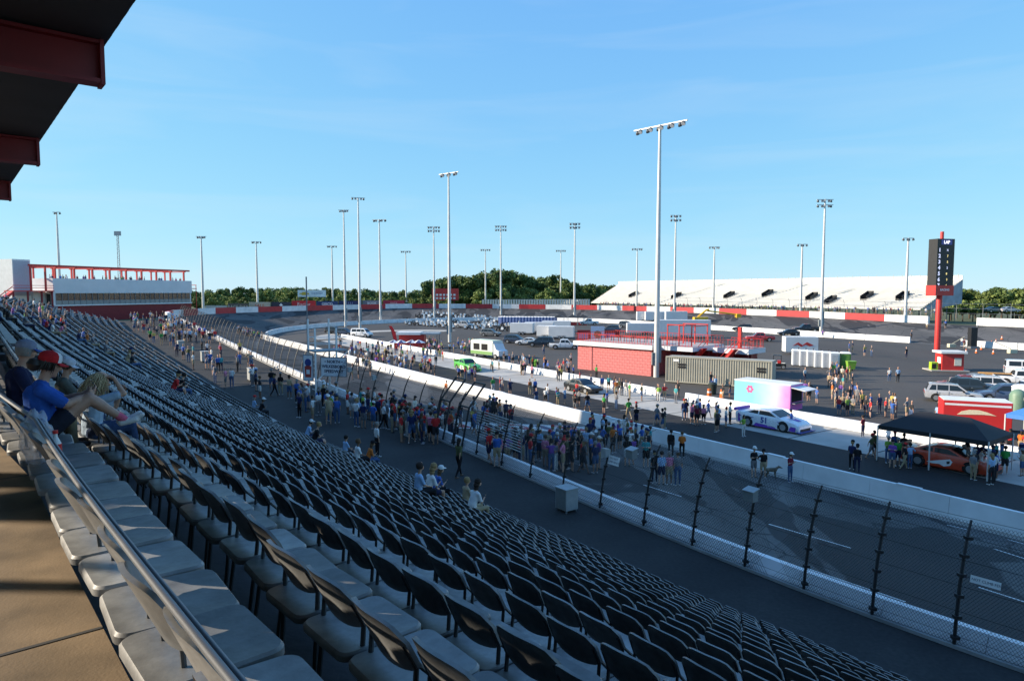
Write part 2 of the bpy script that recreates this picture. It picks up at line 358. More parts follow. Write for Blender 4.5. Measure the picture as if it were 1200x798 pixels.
# ---------------------------------------------------------------- ground, track, pit lane
def wall_pt(s): return B(s, NW + .55)
F_S = list(np.arange(-60, 10, 3.)) + list(np.arange(10, 150.1, 5.))
oval = []                                                # (outer xy, inner xy, key) all the way round
for s in F_S:
    o_ = wall_pt(s); so, to = st(*o_)
    oval.append((o_, xy(so, 36.0), s))
last_s = st(*oval[-1][0])[0]
oval = [q for q in oval if st(*q[0])[0] < 149.5]
for k in range(0, 37):
    th = math.pi * k / 36
    ro = R_OUT + (0 if k > 0 else 0)
    o_ = xy(S1 + R_OUT * math.sin(th), TC - R_OUT * math.cos(th)); i_ = xy(S1 + R_IN * math.sin(th), TC - R_IN * math.cos(th))
    oval.append((o_, i_, S1 + 220 * th / math.pi))
for k in range(1, 31):
    s = S1 - 9 * k; oval.append((xy(s, TC + R_OUT), xy(s, TC + R_IN), 370 + (S1 - s)))
def track_pt(q, f, dz=0.):
    (ox, oy), (ix, iy), key = q
    zi = plane(*st(ix, iy)); z = zi + (zo(key) - zi) * f
    return (ix + (ox - ix) * f, iy + (oy - iy) * f, z + dz)
mb = MB(); lanes = 8
rows = [[track_pt(q, j / lanes) for q in oval] for j in range(lanes + 1)]
for j in range(lanes): mb.strip(rows[j], rows[j + 1])
mk('track', mb, TRACK, kind='structure', label='banked grey asphalt race track', smooth=True)
from mathutils.bvhtree import BVHTree
TRACK_BVH = BVHTree.FromPolygons(mb.v, mb.f)
# infield
mb = MB(); cen = [(q[1][0] * 0 + xy(min(st(*q[1])[0], S1), TC)[0], xy(min(st(*q[1])[0], S1), TC)[1]) for q in oval]
A = [(q[1][0], q[1][1], plane(*st(*q[1])) - .004) for q in oval]
prev = A
for f in (.2, .4, .6, .8, 1.):
    cur = []
    for q, c in zip(oval, cen):
        x = q[1][0] + (c[0] - q[1][0]) * f; y = q[1][1] + (c[1] - q[1][1]) * f; cur.append((x, y, plane(*st(x, y)) - .004))
    mb.strip(prev, cur); prev = cur
mk('infield', mb, INF, kind='structure', label='dark asphalt of the infield')
# land outside the oval, out to the horizon
mb = MB(); ring = []
for off, dz, zz in ((.2, -.35, None), (14, -.8, None), (60, None, 2.5), (180, None, 1.0), (600, None, -4), (5000, None, -10)):
    L = []
    for i, q in enumerate(oval):
        a = Vector(oval[max(i - 1, 0)][0]); b = Vector(oval[min(i + 1, len(oval) - 1)][0]); d = (b - a).normalized(); nrm = Vector((-d.y, d.x))
        p = Vector(q[0]) + nrm * off; L.append((p.x, p.y, zo(q[2]) + dz if zz is None else zz))
    ring.append(L)
for j in range(len(ring) - 1): mb.strip(ring[j], ring[j + 1])
mk('ground', mb, GRASS, kind='structure', label='grassy land outside the oval')
# pit lane asphalt and concrete apron
def lane(name, t0, t1, s0, s1, m, dz, label, step=6.):
    mb = MB(); S_ = list(np.arange(s0, s1 + .1, step))
    for ta, tb in zip(np.linspace(t0, t1, 4)[:-1], np.linspace(t0, t1, 4)[1:]):
        mb.strip([(*xy(s, ta), plane(s, ta) + dz) for s in S_], [(*xy(s, tb), plane(s, tb) + dz) for s in S_])
    return mk(name, mb, m, kind='structure', label=label)
lane('pit_lane', 36.4, 45.5, -40, 150, PITA, .004, 'black asphalt pit lane behind the white wall')
lane('pit_apron', 45.5, 51.9, -40, 150, PITC, .008, 'pale concrete pit apron')
# curved concrete pit entry
mb = MB(); A = []; Bq = []
for k in range(13):
    th = R(160 * k / 12); c = (150, 66)
    A.append((*xy(c[0] + 20 * math.sin(th), c[1] - 20 * math.cos(th)), 0)); Bq.append((*xy(c[0] + 14.5 * math.sin(th), c[1] - 14.5 * math.cos(th)), 0))
fix = lambda L: [(x, y, plane(*st(x, y)) + .012) for x, y, _ in L]
mb.strip(fix(A), fix(Bq)); mk('pit_entry', mb, PITC, kind='structure', label='curved concrete pit entry road')
# expansion joints across the apron
JNT = mat('joint_tar', (.05, .05, .05), .8, var=0)
for s in np.arange(-12, 112, 6.2):
    mb = MB(); mb.strip([(*xy(s, 45.5), plane(s, 45.5) + .012), (*xy(s + .14, 45.5), plane(s, 45.5) + .012)], [(*xy(s, 51.9), plane(s, 51.9) + .012), (*xy(s + .14, 51.9), plane(s, 51.9) + .012)])
    mk('joint', mb, JNT, kind='structure')
# painted lines on the track
LINE = mat('line_paint', (.62, .62, .60), .7, var=.25, scale=3)
def quad_on_ground(name, pts, m, dz=.006, n=8, label=None):
    """a painted quad given by four ground points, cut fine enough to follow the bank"""
    mb = MB(); a, b, c, d = [Vector(p) for p in pts]
    for i in range(n):
        f0, f1 = i / n, (i + 1) / n
        q = [a.lerp(b, f0), a.lerp(b, f1), d.lerp(c, f1), d.lerp(c, f0)]
        mb.add([(p.x, p.y, ground_z(p.x, p.y) + dz) for p in q], [(0, 1, 2, 3)])
    return mk(name, mb, m, kind='structure', label=label)
def dash(u0, v0, u1, v1, w=.11):
    a = hit(u0, v0); b = hit(u1, v1); d = (b - a); d.z = 0; d.normalize(); p = Vector((-d.y, d.x, 0)) * w / 2
    quad_on_ground('lane_line', (a - p, b - p, b + p, a + p), LINE, n=4)
for q in ((754, 568, 799, 582), (755, 602, 836, 629), (901, 614, 997, 642), (946, 666, 1061, 705), (1147, 688, 1210, 708), (1110, 615, 1136, 621), (1181, 632, 1210, 640),
          (1165, 643, 1215, 659), (640, 565, 690, 583), (590, 545, 626, 557), (430, 466, 462, 476), (345, 437, 357, 440)): dash(*q)
for ta, tb, w in ((36.6, 47.0, .12),):
    pass
# pit-lane edge line seen across the asphalt
dash(727, 481, 772, 477, .1)
# start and finish markings
NAVY = mat('navy_paint', (.02, .03, .12), .6, var=.1); TRED = mat('track_red_paint', (.42, .03, .04), .7, var=.15)
def tpt(s, f):
    o_ = wall_pt(s); so, to = st(*o_); ix, iy = xy(so, 36.0); return Vector((ix + (o_[0] - ix) * f, iy + (o_[1] - iy) * f, 0))
SF = Binv(*hit(520, 497)[:2])[0]
quad_on_ground('start_finish_line', (tpt(SF - 1.6, .03), tpt(SF - 1.6, .97), tpt(SF + 1.4, .97), tpt(SF + 1.4, .03)), LINE, .006, 12, 'white start and finish band painted across the track')
for i, (f0, f1, ds0, ds1, m) in enumerate(((.1, .22, -1.2, 1.1, TRED), (.28, .34, -1.1, 1.0, NAVY), (.40, .52, -1.2, 1.1, TRED), (.42, .50, -.5, .4, LINE), (.58, .64, -1.1, 1.0, NAVY), (.70, .84, -1.2, 1.1, TRED), (.73, .81, -.6, .5, LINE))):
    quad_on_ground('finish_emblem', (tpt(SF + ds0, f0), tpt(SF + ds0, f1), tpt(SF + ds1, f1), tpt(SF + ds1, f0)), m, .010 + .004 * (i % 2) + (.004 if m is LINE else 0), 4)

# ---------------------------------------------------------------- walls
def sweep_wall(name, pts, prof, mats, label, cat='wall', group=None, parent=None, mi=0):
    """pts: (x, y, z, nx, ny); prof: (offset along normal, height)"""
    mb = MB(); cr = [[(x + nx * o, y + ny * o, z + h) for o, h in prof] for x, y, z, nx, ny in pts]
    mb.rib(cr, None, mi)
    return mk(name, mb, mats, parent, label=label, cat=cat, group=group) if parent is None else mk(name, mb, mats, parent)
def outer_frame(i):
    a = Vector(oval[max(i - 1, 0)][0]); b = Vector(oval[min(i + 1, len(oval) - 1)][0]); d = (b - a).normalized(); return Vector((-d.y, d.x))   # outward
# front wall of the grandstand walkway
pts = []
for s in list(np.arange(-40, 146, 3.)):
    x, y = B(s, NW); h = heading(s); pts.append((x, y, zw(s), math.cos(h), -math.sin(h)))
FWALL = mat('front_wall_paint', (.86, .87, .88), .55, var=.12, scale=.8, detail=7)
front_wall = thing('trackside_wall', 'long white concrete wall between the spectator walkway and the track', 'wall')
for a in range(0, len(pts) - 1, 1):
    sweep_wall('wall_block', [pts[a], tuple(np.array(pts[a]) * .006 + np.array(pts[a + 1]) * .994)], [(0, -.1), (.62, -.6), (.58, .42), (.30, .45), (.10, .12)], FWALL, '', parent=front_wall)
# kerb at its foot, towards the stand
mb = MB(); cr = [[(x + nx * o, y + ny * o, z + h) for o, h in ((-.16, .01), (-.002, .01), (-.002, .10), (-.14, .09))] for x, y, z, nx, ny in pts]; mb.rib(cr, None)
mk('foot_kerb', mb, mat('grey_concrete', (.25, .25, .24), .9, var=.2, scale=1), front_wall)
# far outer wall: alternating red and white blocks, each its own piece
far_wall = thing('outer_wall', 'outer track wall of alternating red and white blocks round turn and back straight', 'wall')
P = []
for i, q in enumerate(oval):
    if q[2] >= 149.9:
        n_ = outer_frame(i); P.append((q[0][0], q[0][1], zo(q[2]), n_.x, n_.y))
seg = []; acc = 0; cur = [P[0]]
LENS = [9.5, 9.5]; ci = 0
def lerp5(a, b, f): return tuple(a[k] + (b[k] - a[k]) * f for k in range(5))
i = 0; pos = P[0]
while i < len(P) - 1:
    d = math.hypot(P[i + 1][0] - pos[0], P[i + 1][1] - pos[1]); need = LENS[ci % 2] * (1 if acc == 0 else 1) - acc
    if d >= need:
        e = lerp5(pos, P[i + 1], need / d); cur.append(e); seg.append((ci, cur)); pos = e; cur = [e]; acc = 0; ci += 1
    else:
        acc += d; i += 1; pos = P[i]; cur.append(pos)
for ci, c in seg:
    mid = c[len(c) // 2]; smid, tmid = st(mid[0], mid[1])
    if tmid > 150 and 62 < smid < 71: continue          # the gap by the pylon
    w = .0 if ci % 2 == 0 else .03
    sweep_wall('wall_block', c, [(-.02 - w, -.1), (.7, -.3), (.7, 1.55), (-.02 - w, 1.6 - w)], [WALLW if ci % 2 == 0 else WALLR], '', parent=far_wall)
# inner wall of turn and back straight
in_wall = thing('inner_wall', 'low white concrete wall along the inside of turn and back straight', 'wall')
P = []
for i, q in enumerate(oval):
    if q[2] >= 168:
        n_ = outer_frame(i); P.append((q[1][0] - n_.x * .4, q[1][1] - n_.y * .4, plane(*st(*q[1])), n_.x, n_.y))
for a in range(len(P) - 1):
    sm, tm = st((P[a][0] + P[a + 1][0]) / 2, (P[a][1] + P[a + 1][1]) / 2)
    if tm > 130 and 58 < sm < 70: continue
    sweep_wall('wall_block', [P[a], lerp5(P[a], P[a + 1], .985)], [(-.3, -.1), (.3, -.1), (.16, 1.15), (-.16, 1.15)], WALLW, '', parent=in_wall)
# pit wall and infield wall, blocks with joints
PITW = mat('pit_wall_paint', (.74, .75, .75), .55, var=.1, scale=.7, detail=7)
pit_wall = thing('pit_wall', 'white concrete pit wall beside the track', 'wall')
for k, s in enumerate(np.arange(-40, 160, 4.0)):
    pts2 = []
    for q in (s, s + 3.985):
        x, y = xy(q, 36.3); pts2.append((x, y, plane(q, 36.3), TV[0], TV[1]))
    sweep_wall('wall_block', pts2, [(-.22, -.05), (.32, -.05), (.14, 1.12), (-.08, 1.12)], PITW, '', parent=pit_wall)
    if k % 2 == 0 and s < 60:
        mb = MB(); x, y = xy(s + 2, 36.3); M_ = Matrix.Translation((x, y, plane(s, 36))) @ Matrix.Rotation(RZ_S, 4, 'Z'); mb.box(-.6, .6, -.16, .10, 1.122, 1.17, M=M_)
        mk('cap_board', mb, PITW, pit_wall)
mb = MB(); cr = [[(*xy(q, 36.08 + o), plane(q, 36) + h) for o, h in ((-.75, .005), (0, .005), (0, .07), (-.7, .05))] for q in (-40, 0, 40, 80, 120, 150)]; mb.rib(cr, None)
mk('apron_kerb', mb, mat('kerb_concrete', (.30, .28, .25), .9, var=.2, scale=.5), pit_wall)
inf_wall = thing('infield_wall', 'low white wall between the pit apron and the infield', 'wall')
for s in np.arange(-8, 150, 4.0):
    if 45 < s < 52: continue
    pts2 = [(*xy(q, 52.2), plane(q, 52.2), TV[0], TV[1]) for q in (s, s + 3.985)]
    sweep_wall('wall_block', pts2, [(-.22, -.05), (.3, -.05), (.13, .82), (-.08, .82)], PITW, '', parent=inf_wall)

# ---------------------------------------------------------------- the grandstand: steps, concourse, chairs
S_LO, S_HI = -14, 150
stand = thing('grandstand', 'stepped concrete grandstand filled with rows of grey chairs', 'grandstand')
SS = list(np.arange(S_LO, 26, 2.)) + list(np.arange(26, S_HI + .1, 6.))
for i in range(1, NROW):
    n0 = lambda s: rn(i, s) - .25
    n1 = lambda s: rn(i + 1, s) - .25 if i < NROW - 1 else lim(s) + .5
    mb = MB()
    mb.strip([(*B(s, n0(s)), row_z(i - 1, s)) for s in SS], [(*B(s, n0(s)), row_z(i, s)) for s in SS])
    mb.strip([(*B(s, n0(s)), row_z(i, s)) for s in SS], [(*B(s, n1(s)), row_z(i, s)) for s in SS])
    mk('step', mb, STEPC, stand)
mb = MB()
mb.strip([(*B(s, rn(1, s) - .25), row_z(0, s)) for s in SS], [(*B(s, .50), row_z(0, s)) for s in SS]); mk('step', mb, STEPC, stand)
mb = MB(); CUP = .345                                     # the concourse lies a step above the first row
mb.strip([(*B(s, .50), row_z(0, s)) for s in SS], [(*B(s, .50), row_z(0, s) + CUP) for s in SS])
cuts = (.50, .0, -2.5, -5, -7.5, -10)
for a, b in zip(cuts[:-1], cuts[1:]):
    mb.strip([(*B(s, a), row_z(0, s) + CUP) for s in SS], [(*B(s, b), row_z(0, s) + CUP) for s in SS])
mk('concourse', mb, CONC, kind='structure', label='sunlit concrete concourse at the top of the stand')
for s in np.arange(-6, 40, 3.05):                        # saw-cut joints of the concourse
    mb = MB(); mb.strip([(*B(s, n_), row_z(0, s) + CUP + .003) for n_ in (.5, -3, -9)], [(*B(s + .02, n_), row_z(0, s) + CUP + .003) for n_ in (.5, -3, -9)]); mk('joint', mb, JNT, kind='structure')
mb = MB(); WS = list(np.arange(-40, 148, 2.))
mb.strip([(*B(s, lim(s) + .49), zw(s) - .004) for s in WS], [(*B(s, NW + .02), zw(s) - .004) for s in WS])
mk('walkway', mb, WALK, kind='structure', label='dark asphalt walkway between the chairs and the fence')

# one chair in detail (local +x faces the track, origin on the step under its backrest)
def rounded(x0, x1, y0, y1, r, n=4):
    out = []
    for cx, cy, a0 in ((x1 - r, y1 - r, 0), (x0 + r, y1 - r, 90), (x0 + r, y0 + r, 180), (x1 - r, y0 + r, 270)):
        for k in range(n + 1): a = R(a0 + 90 * k / n); out.append((cx + r * math.cos(a), cy + r * math.sin(a)))
    return out
mb = MB(); seat_out = rounded(-.09, .37, -.235, .235, .06)
def ringz(poly, z, k=1.): cx, cy = .14, 0; return [(cx + (x - cx) * k, cy + (y - cy) * k, z) for x, y in poly]
rings = [ringz(seat_out, .405, .93), ringz(seat_out, .41, 1.), ringz(seat_out, .44, 1.), ringz(seat_out, .452, .96), ringz(seat_out, .449, .80), ringz(seat_out, .443, .4)]
v = [p for r_ in rings for p in r_]; n = len(seat_out)
f = [(i * n + j, i * n + (j + 1) % n, (i + 1) * n + (j + 1) % n, (i + 1) * n + j) for i in range(len(rings) - 1) for j in range(n)] + [tuple(range(n - 1, -1, -1)), tuple(range(len(v) - n, len(v)))]
mb.add(v, f); SEAT_ME = mb.mesh('seat', CHAIR, True)
mb = MB(); ny = 10
def bo(y):                                              # outline of the backrest: top and bottom height at lateral y
    q = abs(y) / .225; e = max(0., 1 - q ** 3.2)
    return .565 - .06 * math.sqrt(max(1 - q * q, 0)), .665 + .115 * e ** .45
va, vb = [], []
for k in range(ny + 1):
    y = -.225 + .45 * k / ny; lo, hi = bo(y * .995); cx = -.015 + .045 * (y / .225) ** 2
    lean = lambda z: -.45 * (z - .62)
    for j in range(4):
        z = lo + (hi - lo) * j / 3; va.append((cx + lean(z), y, z)); vb.append((cx + lean(z) - .022, y, z))
nv = len(va); f = []
for k in range(ny):
    for j in range(3):
        a = k * 4 + j; f.append((a, a + 1, a + 5, a + 4)); f.append((nv + a, nv + a + 4, nv + a + 5, nv + a + 1))
    a = k * 4; f.append((a, a + 4, nv + a + 4, nv + a)); f.append((a + 3, nv + a + 3, nv + a + 7, a + 7))
for a in (0, ny * 4):
    for j in range(3): f.append((a + j, nv + a + j, nv + a + j + 1, a + j + 1))
mb.add(va + vb, f); BACK_ME = mb.mesh('backrest', CHAIR, True)
def leg_me(sy):
    m1 = MB(); m1.tube([(-.015, sy * .20, .67), (.04, sy * .205, .55), (.03, sy * .205, .44), (-.02, sy * .21, .0)], .0125, 6); m2 = MB(); m2.tube([(.035, sy * .20, .58), (.17, sy * .215, .43), (.30, sy * .215, .0)], .0125, 6)
    return m1.mesh('leg', CHAIRT, True), m2.mesh('leg', CHAIRT, True)
LEGS = [q for sy in (-1, 1) for q in leg_me(sy)]
LEGS0 = []
for sy in (-1, 1):                                       # first row: short legs on the higher concourse
    m1 = MB(); m1.tube([(.04, sy * .12, .54), (.045, sy * .12, .44), (.05, sy * .12, .35)], .010, 6); LEGS0.append(m1.mesh('leg', CHAIRT, True))
    m1 = MB(); m1.tube([(.22, sy * .19, .42), (.25, sy * .195, .0)], .0125, 6); LEGS0.append(m1.mesh('leg', CHAIRT, True))
# simple chair for the far mass
def chair_lo():
    mb = MB(); mb.box(-.09, .37, -.23, .23, .41, .45)
    pts = [(-.225, .06), (-.16, .03), (.16, .03), (.225, .06)]
    hs = [(.56, .67), (.505, .78), (.505, .78), (.56, .67)]
    for (y0, x0), (y1, x1), (l0, h0), (l1, h1) in zip(pts[:-1], pts[1:], hs[:-1], hs[1:]):
        L = .12
        mb.add([(x0 - .0, y0, l0), (x1, y1, l1), (x1 - L, y1, h1), (x0 - L, y0, h0), (x0 - .022, y0, l0), (x1 - .022, y1, l1), (x1 - L - .022, y1, h1), (x0 - L - .022, y0, h0)],
               [(0, 1, 2, 3), (7, 6, 5, 4), (3, 2, 6, 7)])
    n1 = len(mb.f)
    for sy in (-.2, .2): mb.box(-.012, .012, sy - .01, sy + .01, 0, .66, mi=1); mb.add([(0, sy, .6), (.02, sy, .6), (.31, sy, 0), (.29, sy, 0)], [(0, 1, 2, 3)], 1)
    return np.array(mb.v), mb.f, mb.m
AISLES = [(26.0, 1.1), (41.5, 1.2), (57.0, 1.2), (73, 1.2), (89, 1.3), (105, 1.3), (121, 1.3), (137, 1.3)]
LONG = {}
seats = []
for i in range(NROW):
    s = -12.0
    while s < (9.2 if i == 0 else 143):
        if not any(abs(s - a) < w / 2 + .2 for a, w in AISLES):
            seats.append((i, s))
        n = rn(i, s); k_in = 1 - n * abs(R(heading(s + .5) - heading(s - .5)) if False else (heading(s + .5) - heading(s - .5)))   # rows in front are a little shorter on the bend
        s += .485 / max(k_in, .8)
def project(p):
    f = p[1] * math.cos(PITCH) - (p[2] - CAM_Z) * math.sin(PITCH); q = p[1] * math.sin(PITCH) + (p[2] - CAM_Z) * math.cos(PITCH)
    if f < .2: return None
    return 600 + FPX * p[0] / f, 399 - FPX * q / f, f
near, far = [], []
for i, s in seats:
    x, y = B(s, rn(i, s)); z = row_z(i, s); h = heading(s); pr = project((x, y, z + .6))
    vis = pr is not None and -60 < pr[0] < 1260 and pr[1] < 870
    (near if vis else far).append((pr[2] if pr else 99, i, s, x, y, z, -h))
near.sort(); far += near[300:]; near = near[:300]
# taken seats (people sit there) keep their chair
def jit(k): return float(rng.normal(0, k))
ORD = {}
for d, i, s, x, y, z, rz in sorted(near, key=lambda q: (q[1], -q[2])):
    ORD.setdefault(i, 0); ORD[i] += 1
    rowname = 'row along the top handrail' if i == 0 else ('second', 'third', 'fourth', 'fifth', 'sixth', 'seventh', 'eighth', 'ninth', 'tenth', 'eleventh', 'twelfth', 'thirteenth', 'fourteenth', 'fifteenth', 'sixteenth', 'seventeenth', 'eighteenth', 'nineteenth', 'twentieth')[min(i - 1, 18)] + ' row down from the handrail'
    t = thing('stadium_chair', 'grey plastic folding chair in the %s' % rowname, 'chair', (x, y, z), rz + jit(.02), 'chairs in the %s' % rowname)
    t.rotation_euler = (jit(.012), jit(.02), rz + jit(.035))
    ob('seat', SEAT_ME, t); ob('backrest', BACK_ME, t)
    for l in (LEGS if i else LEGS0): ob('leg', l, t)
V0, F0, M0 = chair_lo(); nV = len(V0)
allV = np.empty((len(far) * nV, 3)); fl = []; ml = []
for k, (d, i, s, x, y, z, rz) in enumerate(far):
    a = rz + jit(.025); c, sn = math.cos(a), math.sin(a)
    allV[k * nV:(k + 1) * nV] = np.stack([V0[:, 0] * c - V0[:, 1] * sn + x, V0[:, 0] * sn + V0[:, 1] * c + y, V0[:, 2] + z], 1)
    fl += [tuple(q + k * nV for q in f_) for f_ in F0]; ml += M0
me = bpy.data.meshes.new('chair_rows'); me.from_pydata(allV.tolist(), [], fl); me.materials.append(CHAIR); me.materials.append(CHAIRT); me.polygons.foreach_set('material_index', ml); me.update()
ob('chair_rows', me, label='thousands of dark grey folding chairs filling the far rows of the stand', cat='chairs', kind='stuff')
# plank bench that goes on from the first row of chairs
bench = thing('plank_bench', 'long weathered aluminium plank bench behind the seated spectators', 'bench')
for j, (na, nb, z0, z1) in enumerate(((.40, .60, .44, .48), (.63, .83, .44, .48))):
    mb = MB(); S_ = np.arange(13.4, 60, 2.)
    cr = [[(*B(s, na), row_z(0, s) + z0), (*B(s, nb), row_z(0, s) + z0), (*B(s, nb), row_z(0, s) + z1), (*B(s, na), row_z(0, s) + z1)] for s in S_]; mb.rib(cr, None)
    mk('plank', mb, ALU, bench)
for s in np.arange(13.6, 60, 2.4):
    mb = MB(); h = heading(s); M_ = Matrix.Translation((*B(s, .4), row_z(0, s))) @ Matrix.Rotation(-h, 4, 'Z'); mb.box(-.3, -.24, -.03, .03, 0, .44, M=M_); mb.box(.2, .26, -.03, .03, 0, .44, M=M_); mb.box(-.4, .3, -.03, .03, .40, .438, M=M_); 
    mk('bracket', mb, STEEL, bench)
# handrail behind the first row
rail = thing('handrail', 'twin tube steel handrail running behind the first row of chairs', 'handrail')
S_ = [s for s in np.arange(-8, 13.2, .7)]
for nn, zz, r_ in ((.525, .795, .0125), (.550, .785, .009)):
    mb = MB(); mb.tube([(*B(s, nn), row_z(0, s) + zz) for s in S_], r_, 14); mk('rail', mb, STEEL, rail, smooth=True)
for s in (-6.6, -2.0, 12.9):
    mb = MB(); mb.tube([(*B(s, .525), row_z(0, s)), (*B(s, .525), row_z(0, s) + .79)], .016, 8); mk('post', mb, STEEL, rail, smooth=True)
# short bent handles of the aisle steps and the aisle handrails
for a, w in AISLES:
    for i_ in range(1, NROW):
        mb = MB(); n0 = rn(i_, a) - .25; h = heading(a); M_ = Matrix.Translation((*B(a, n0), row_z(i_, a))) @ Matrix.Rotation(-h, 4, 'Z'); mb.box(.0, .30, -w / 2 + .1, w / 2 - .1, .002, RISE / 2, M=M_); mk('half_step', mb, STEPC, stand)
        mb = MB(); mb.box(-.02, .035, -w / 2 + .1, w / 2 - .1, RISE / 2 + .002, RISE / 2 + .012, M=M_); mk('nosing', mb, mat('pale_nosing', (.35, .35, .33), .7, var=.3, scale=4), stand)

# ---------------------------------------------------------------- roof over the top of the stand
canopy = thing('stand_roof', 'dark roof with red steel girders over the top of the stand', 'roof')
RT = 15.25
HN = R(-40.0)
def RP(a, n, z): return (a * math.sin(HN) + n * math.cos(HN), a * math.cos(HN) - n * math.sin(HN), z)
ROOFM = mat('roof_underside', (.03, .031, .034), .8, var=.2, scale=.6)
mb = MB(); r_a0, r_a1 = -25, 62
pr = [(2.3, RT), (2.3, RT + .28), (-8.85, RT + .7), (-8.85, RT + .35)]
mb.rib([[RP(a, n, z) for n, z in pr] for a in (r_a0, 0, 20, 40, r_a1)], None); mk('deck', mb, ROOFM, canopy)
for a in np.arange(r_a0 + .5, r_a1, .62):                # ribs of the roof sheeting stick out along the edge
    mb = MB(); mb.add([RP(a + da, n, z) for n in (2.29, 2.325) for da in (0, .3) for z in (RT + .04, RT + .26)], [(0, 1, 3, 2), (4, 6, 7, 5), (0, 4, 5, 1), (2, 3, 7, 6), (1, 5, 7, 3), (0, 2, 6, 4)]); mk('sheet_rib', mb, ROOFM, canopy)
for k, a in enumerate((-14.5, -5.3, 3.9, 13.1, 22.3, 31.5, 40.7, 49.9, 59.1)):
    mb = MB(); w = .17
    def slab(n0, n1, z0, z1, ww):
        mb.add([RP(a + sa * ww, n, z) for n in (n0, n1) for sa in (-1, 1) for z in (z0, z1)], [(0, 1, 3, 2), (4, 6, 7, 5), (0, 4, 5, 1), (2, 3, 7, 6), (1, 5, 7, 3), (0, 2, 6, 4)])
    slab(2.2, -8.7, RT - .06, RT - .004, .17); slab(2.2, -8.7, RT - .62, RT - .055, .03); slab(2.2, -8.7, RT - .68, RT - .615, .17); slab(2.24, 2.18, RT - .70, RT + .02, .19)
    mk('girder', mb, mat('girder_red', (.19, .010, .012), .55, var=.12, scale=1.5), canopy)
    mb = MB(); mb.tube([RP(a, -1.2, RT - .66), RP(a, -7.2, RT - 3.1)], .09, 6); mk('brace', mb, STEEL, canopy)
    mb = MB(); c = RP(a, -7.4, 0); mb.box(c[0] - .2, c[0] + .2, c[1] - .2, c[1] + .2, CONC_Z - .3, RT - .6); mk('column', mb, mat('girder_red', (0, 0, 0)), canopy)
for nn in (-1.6, -4.4, -7.0):
    zc = RT + .35 * (2.3 - nn) / 11.15
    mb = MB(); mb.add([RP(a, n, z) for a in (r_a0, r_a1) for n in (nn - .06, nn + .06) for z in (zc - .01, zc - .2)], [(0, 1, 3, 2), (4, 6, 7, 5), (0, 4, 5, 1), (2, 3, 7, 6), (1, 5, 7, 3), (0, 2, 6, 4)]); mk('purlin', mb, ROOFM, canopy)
# unseen box added on the roof to shade lower rows, track and pit lane
shade_box = thing('roof_shade_box', 'unseen long white box added on the stand roof to cast shade', 'building')
mb = MB(); pr = [(-1.5, RT + .5), (-1.5, RT + 16.5), (-8.7, RT + 16.5), (-8.7, RT + .75)]
mb.rib([[RP(a, n, z) for n, z in pr] for a in (-60, 0, 20, 40, 79)], None); mk('wall', mb, WHITE, shade_box)
# unseen wall added behind the concourse to block light, open above for the sun
rear = thing('rear_shade_wall', 'unseen wall added behind the concourse to block light', 'wall')
def bay(a0, a1, z0, z1): 
    mb = MB(); mb.add([RP(a, n, z) for a in (a0, a1) for n in (-9.6, -9.9) for z in (z0, z1)], [(0, 1, 3, 2), (4, 6, 7, 5), (0, 4, 5, 1), (2, 3, 7, 6), (1, 5, 7, 3), (0, 2, 6, 4)]); mk('panel', mb, WALLW, rear)
bay(-60, 44, 2, CONC_Z + 3.3)
for s in np.arange(40, 150, 5.):  # tall panels added out of view to keep sun off the far rows
    mb = MB(); a_, b_ = B(s, -9.6), B(s + 4.99, -9.6); c_, d_ = B(s, -9.9), B(s + 4.99, -9.9); zt_ = row_z(0, s) + 8.8
    mb.add([(*q, z) for q in (a_, b_, d_, c_) for z in (1, zt_)], [(0, 2, 3, 1), (2, 4, 5, 3), (4, 6, 7, 5), (6, 0, 1, 7), (1, 3, 5, 7)]); mk('panel', mb, WALLW, rear)
for yy, w in ((3.4, .12), (6.6, .10), (7.2, .10), (7.9, .2), (9.0, .2)):   # slim posts between concourse and roof
    a_ = (yy + .643 * 6) / .766; c = RP(a_, -6, 0); mb = MB(); mb.box(c[0] - .1, c[0] + .1, c[1] - w / 2, c[1] + w / 2, CONC_Z + .2, RT - .02); mk('screen_post', mb, mat('girder_red', (0, 0, 0)), canopy)


# ---------------------------------------------------------------- catch fence along the front wall
fence = thing('catch_fence', 'tall black catch fence with leaning posts along the trackside wall', 'fence')
def fence_pt(s, z, lean):
    x, y = B(s, NW - .08 + lean); return (x, y, zw(s) + z)
PROF = [(0.0, 0.0), (.6, .07), (1.5, .22), (2.3, .46), (2.75, .66), (3.0, .82)]
fence_s = [-6.5 + 2.45 * k for k in range(62)]
for k, s in enumerate(fence_s):
    mb = MB(); mb.tube([fence_pt(s, z, l) for z, l in PROF], [.042, .042, .04, .038, .033, .028], 6 if s < 40 else 4)
    po = mk('post', mb, BLACK, fence, smooth=True)
    if s < 34:
        for z, l in ((.25, .02), (.75, .085), (1.25, .165), (1.75, .26), (2.2, .39), (2.6, .60)):
            mb = MB(); p = fence_pt(s, z, l); mb.box(p[0] - .06, p[0] + .10, p[1] - .07, p[1] + .07, p[2] - .04, p[2] + .04); mk('clamp', mb, BLACK, po)
for z, l in ((.30, .03), (.9, .1), (1.5, .2), (2.1, .36), (2.6, .61), (2.98, 1.03)):
    mb = MB(); mb.tube([fence_pt(s, z, l) for s in fence_s], .006, 3); mk('cable', mb, BLACK, fence)
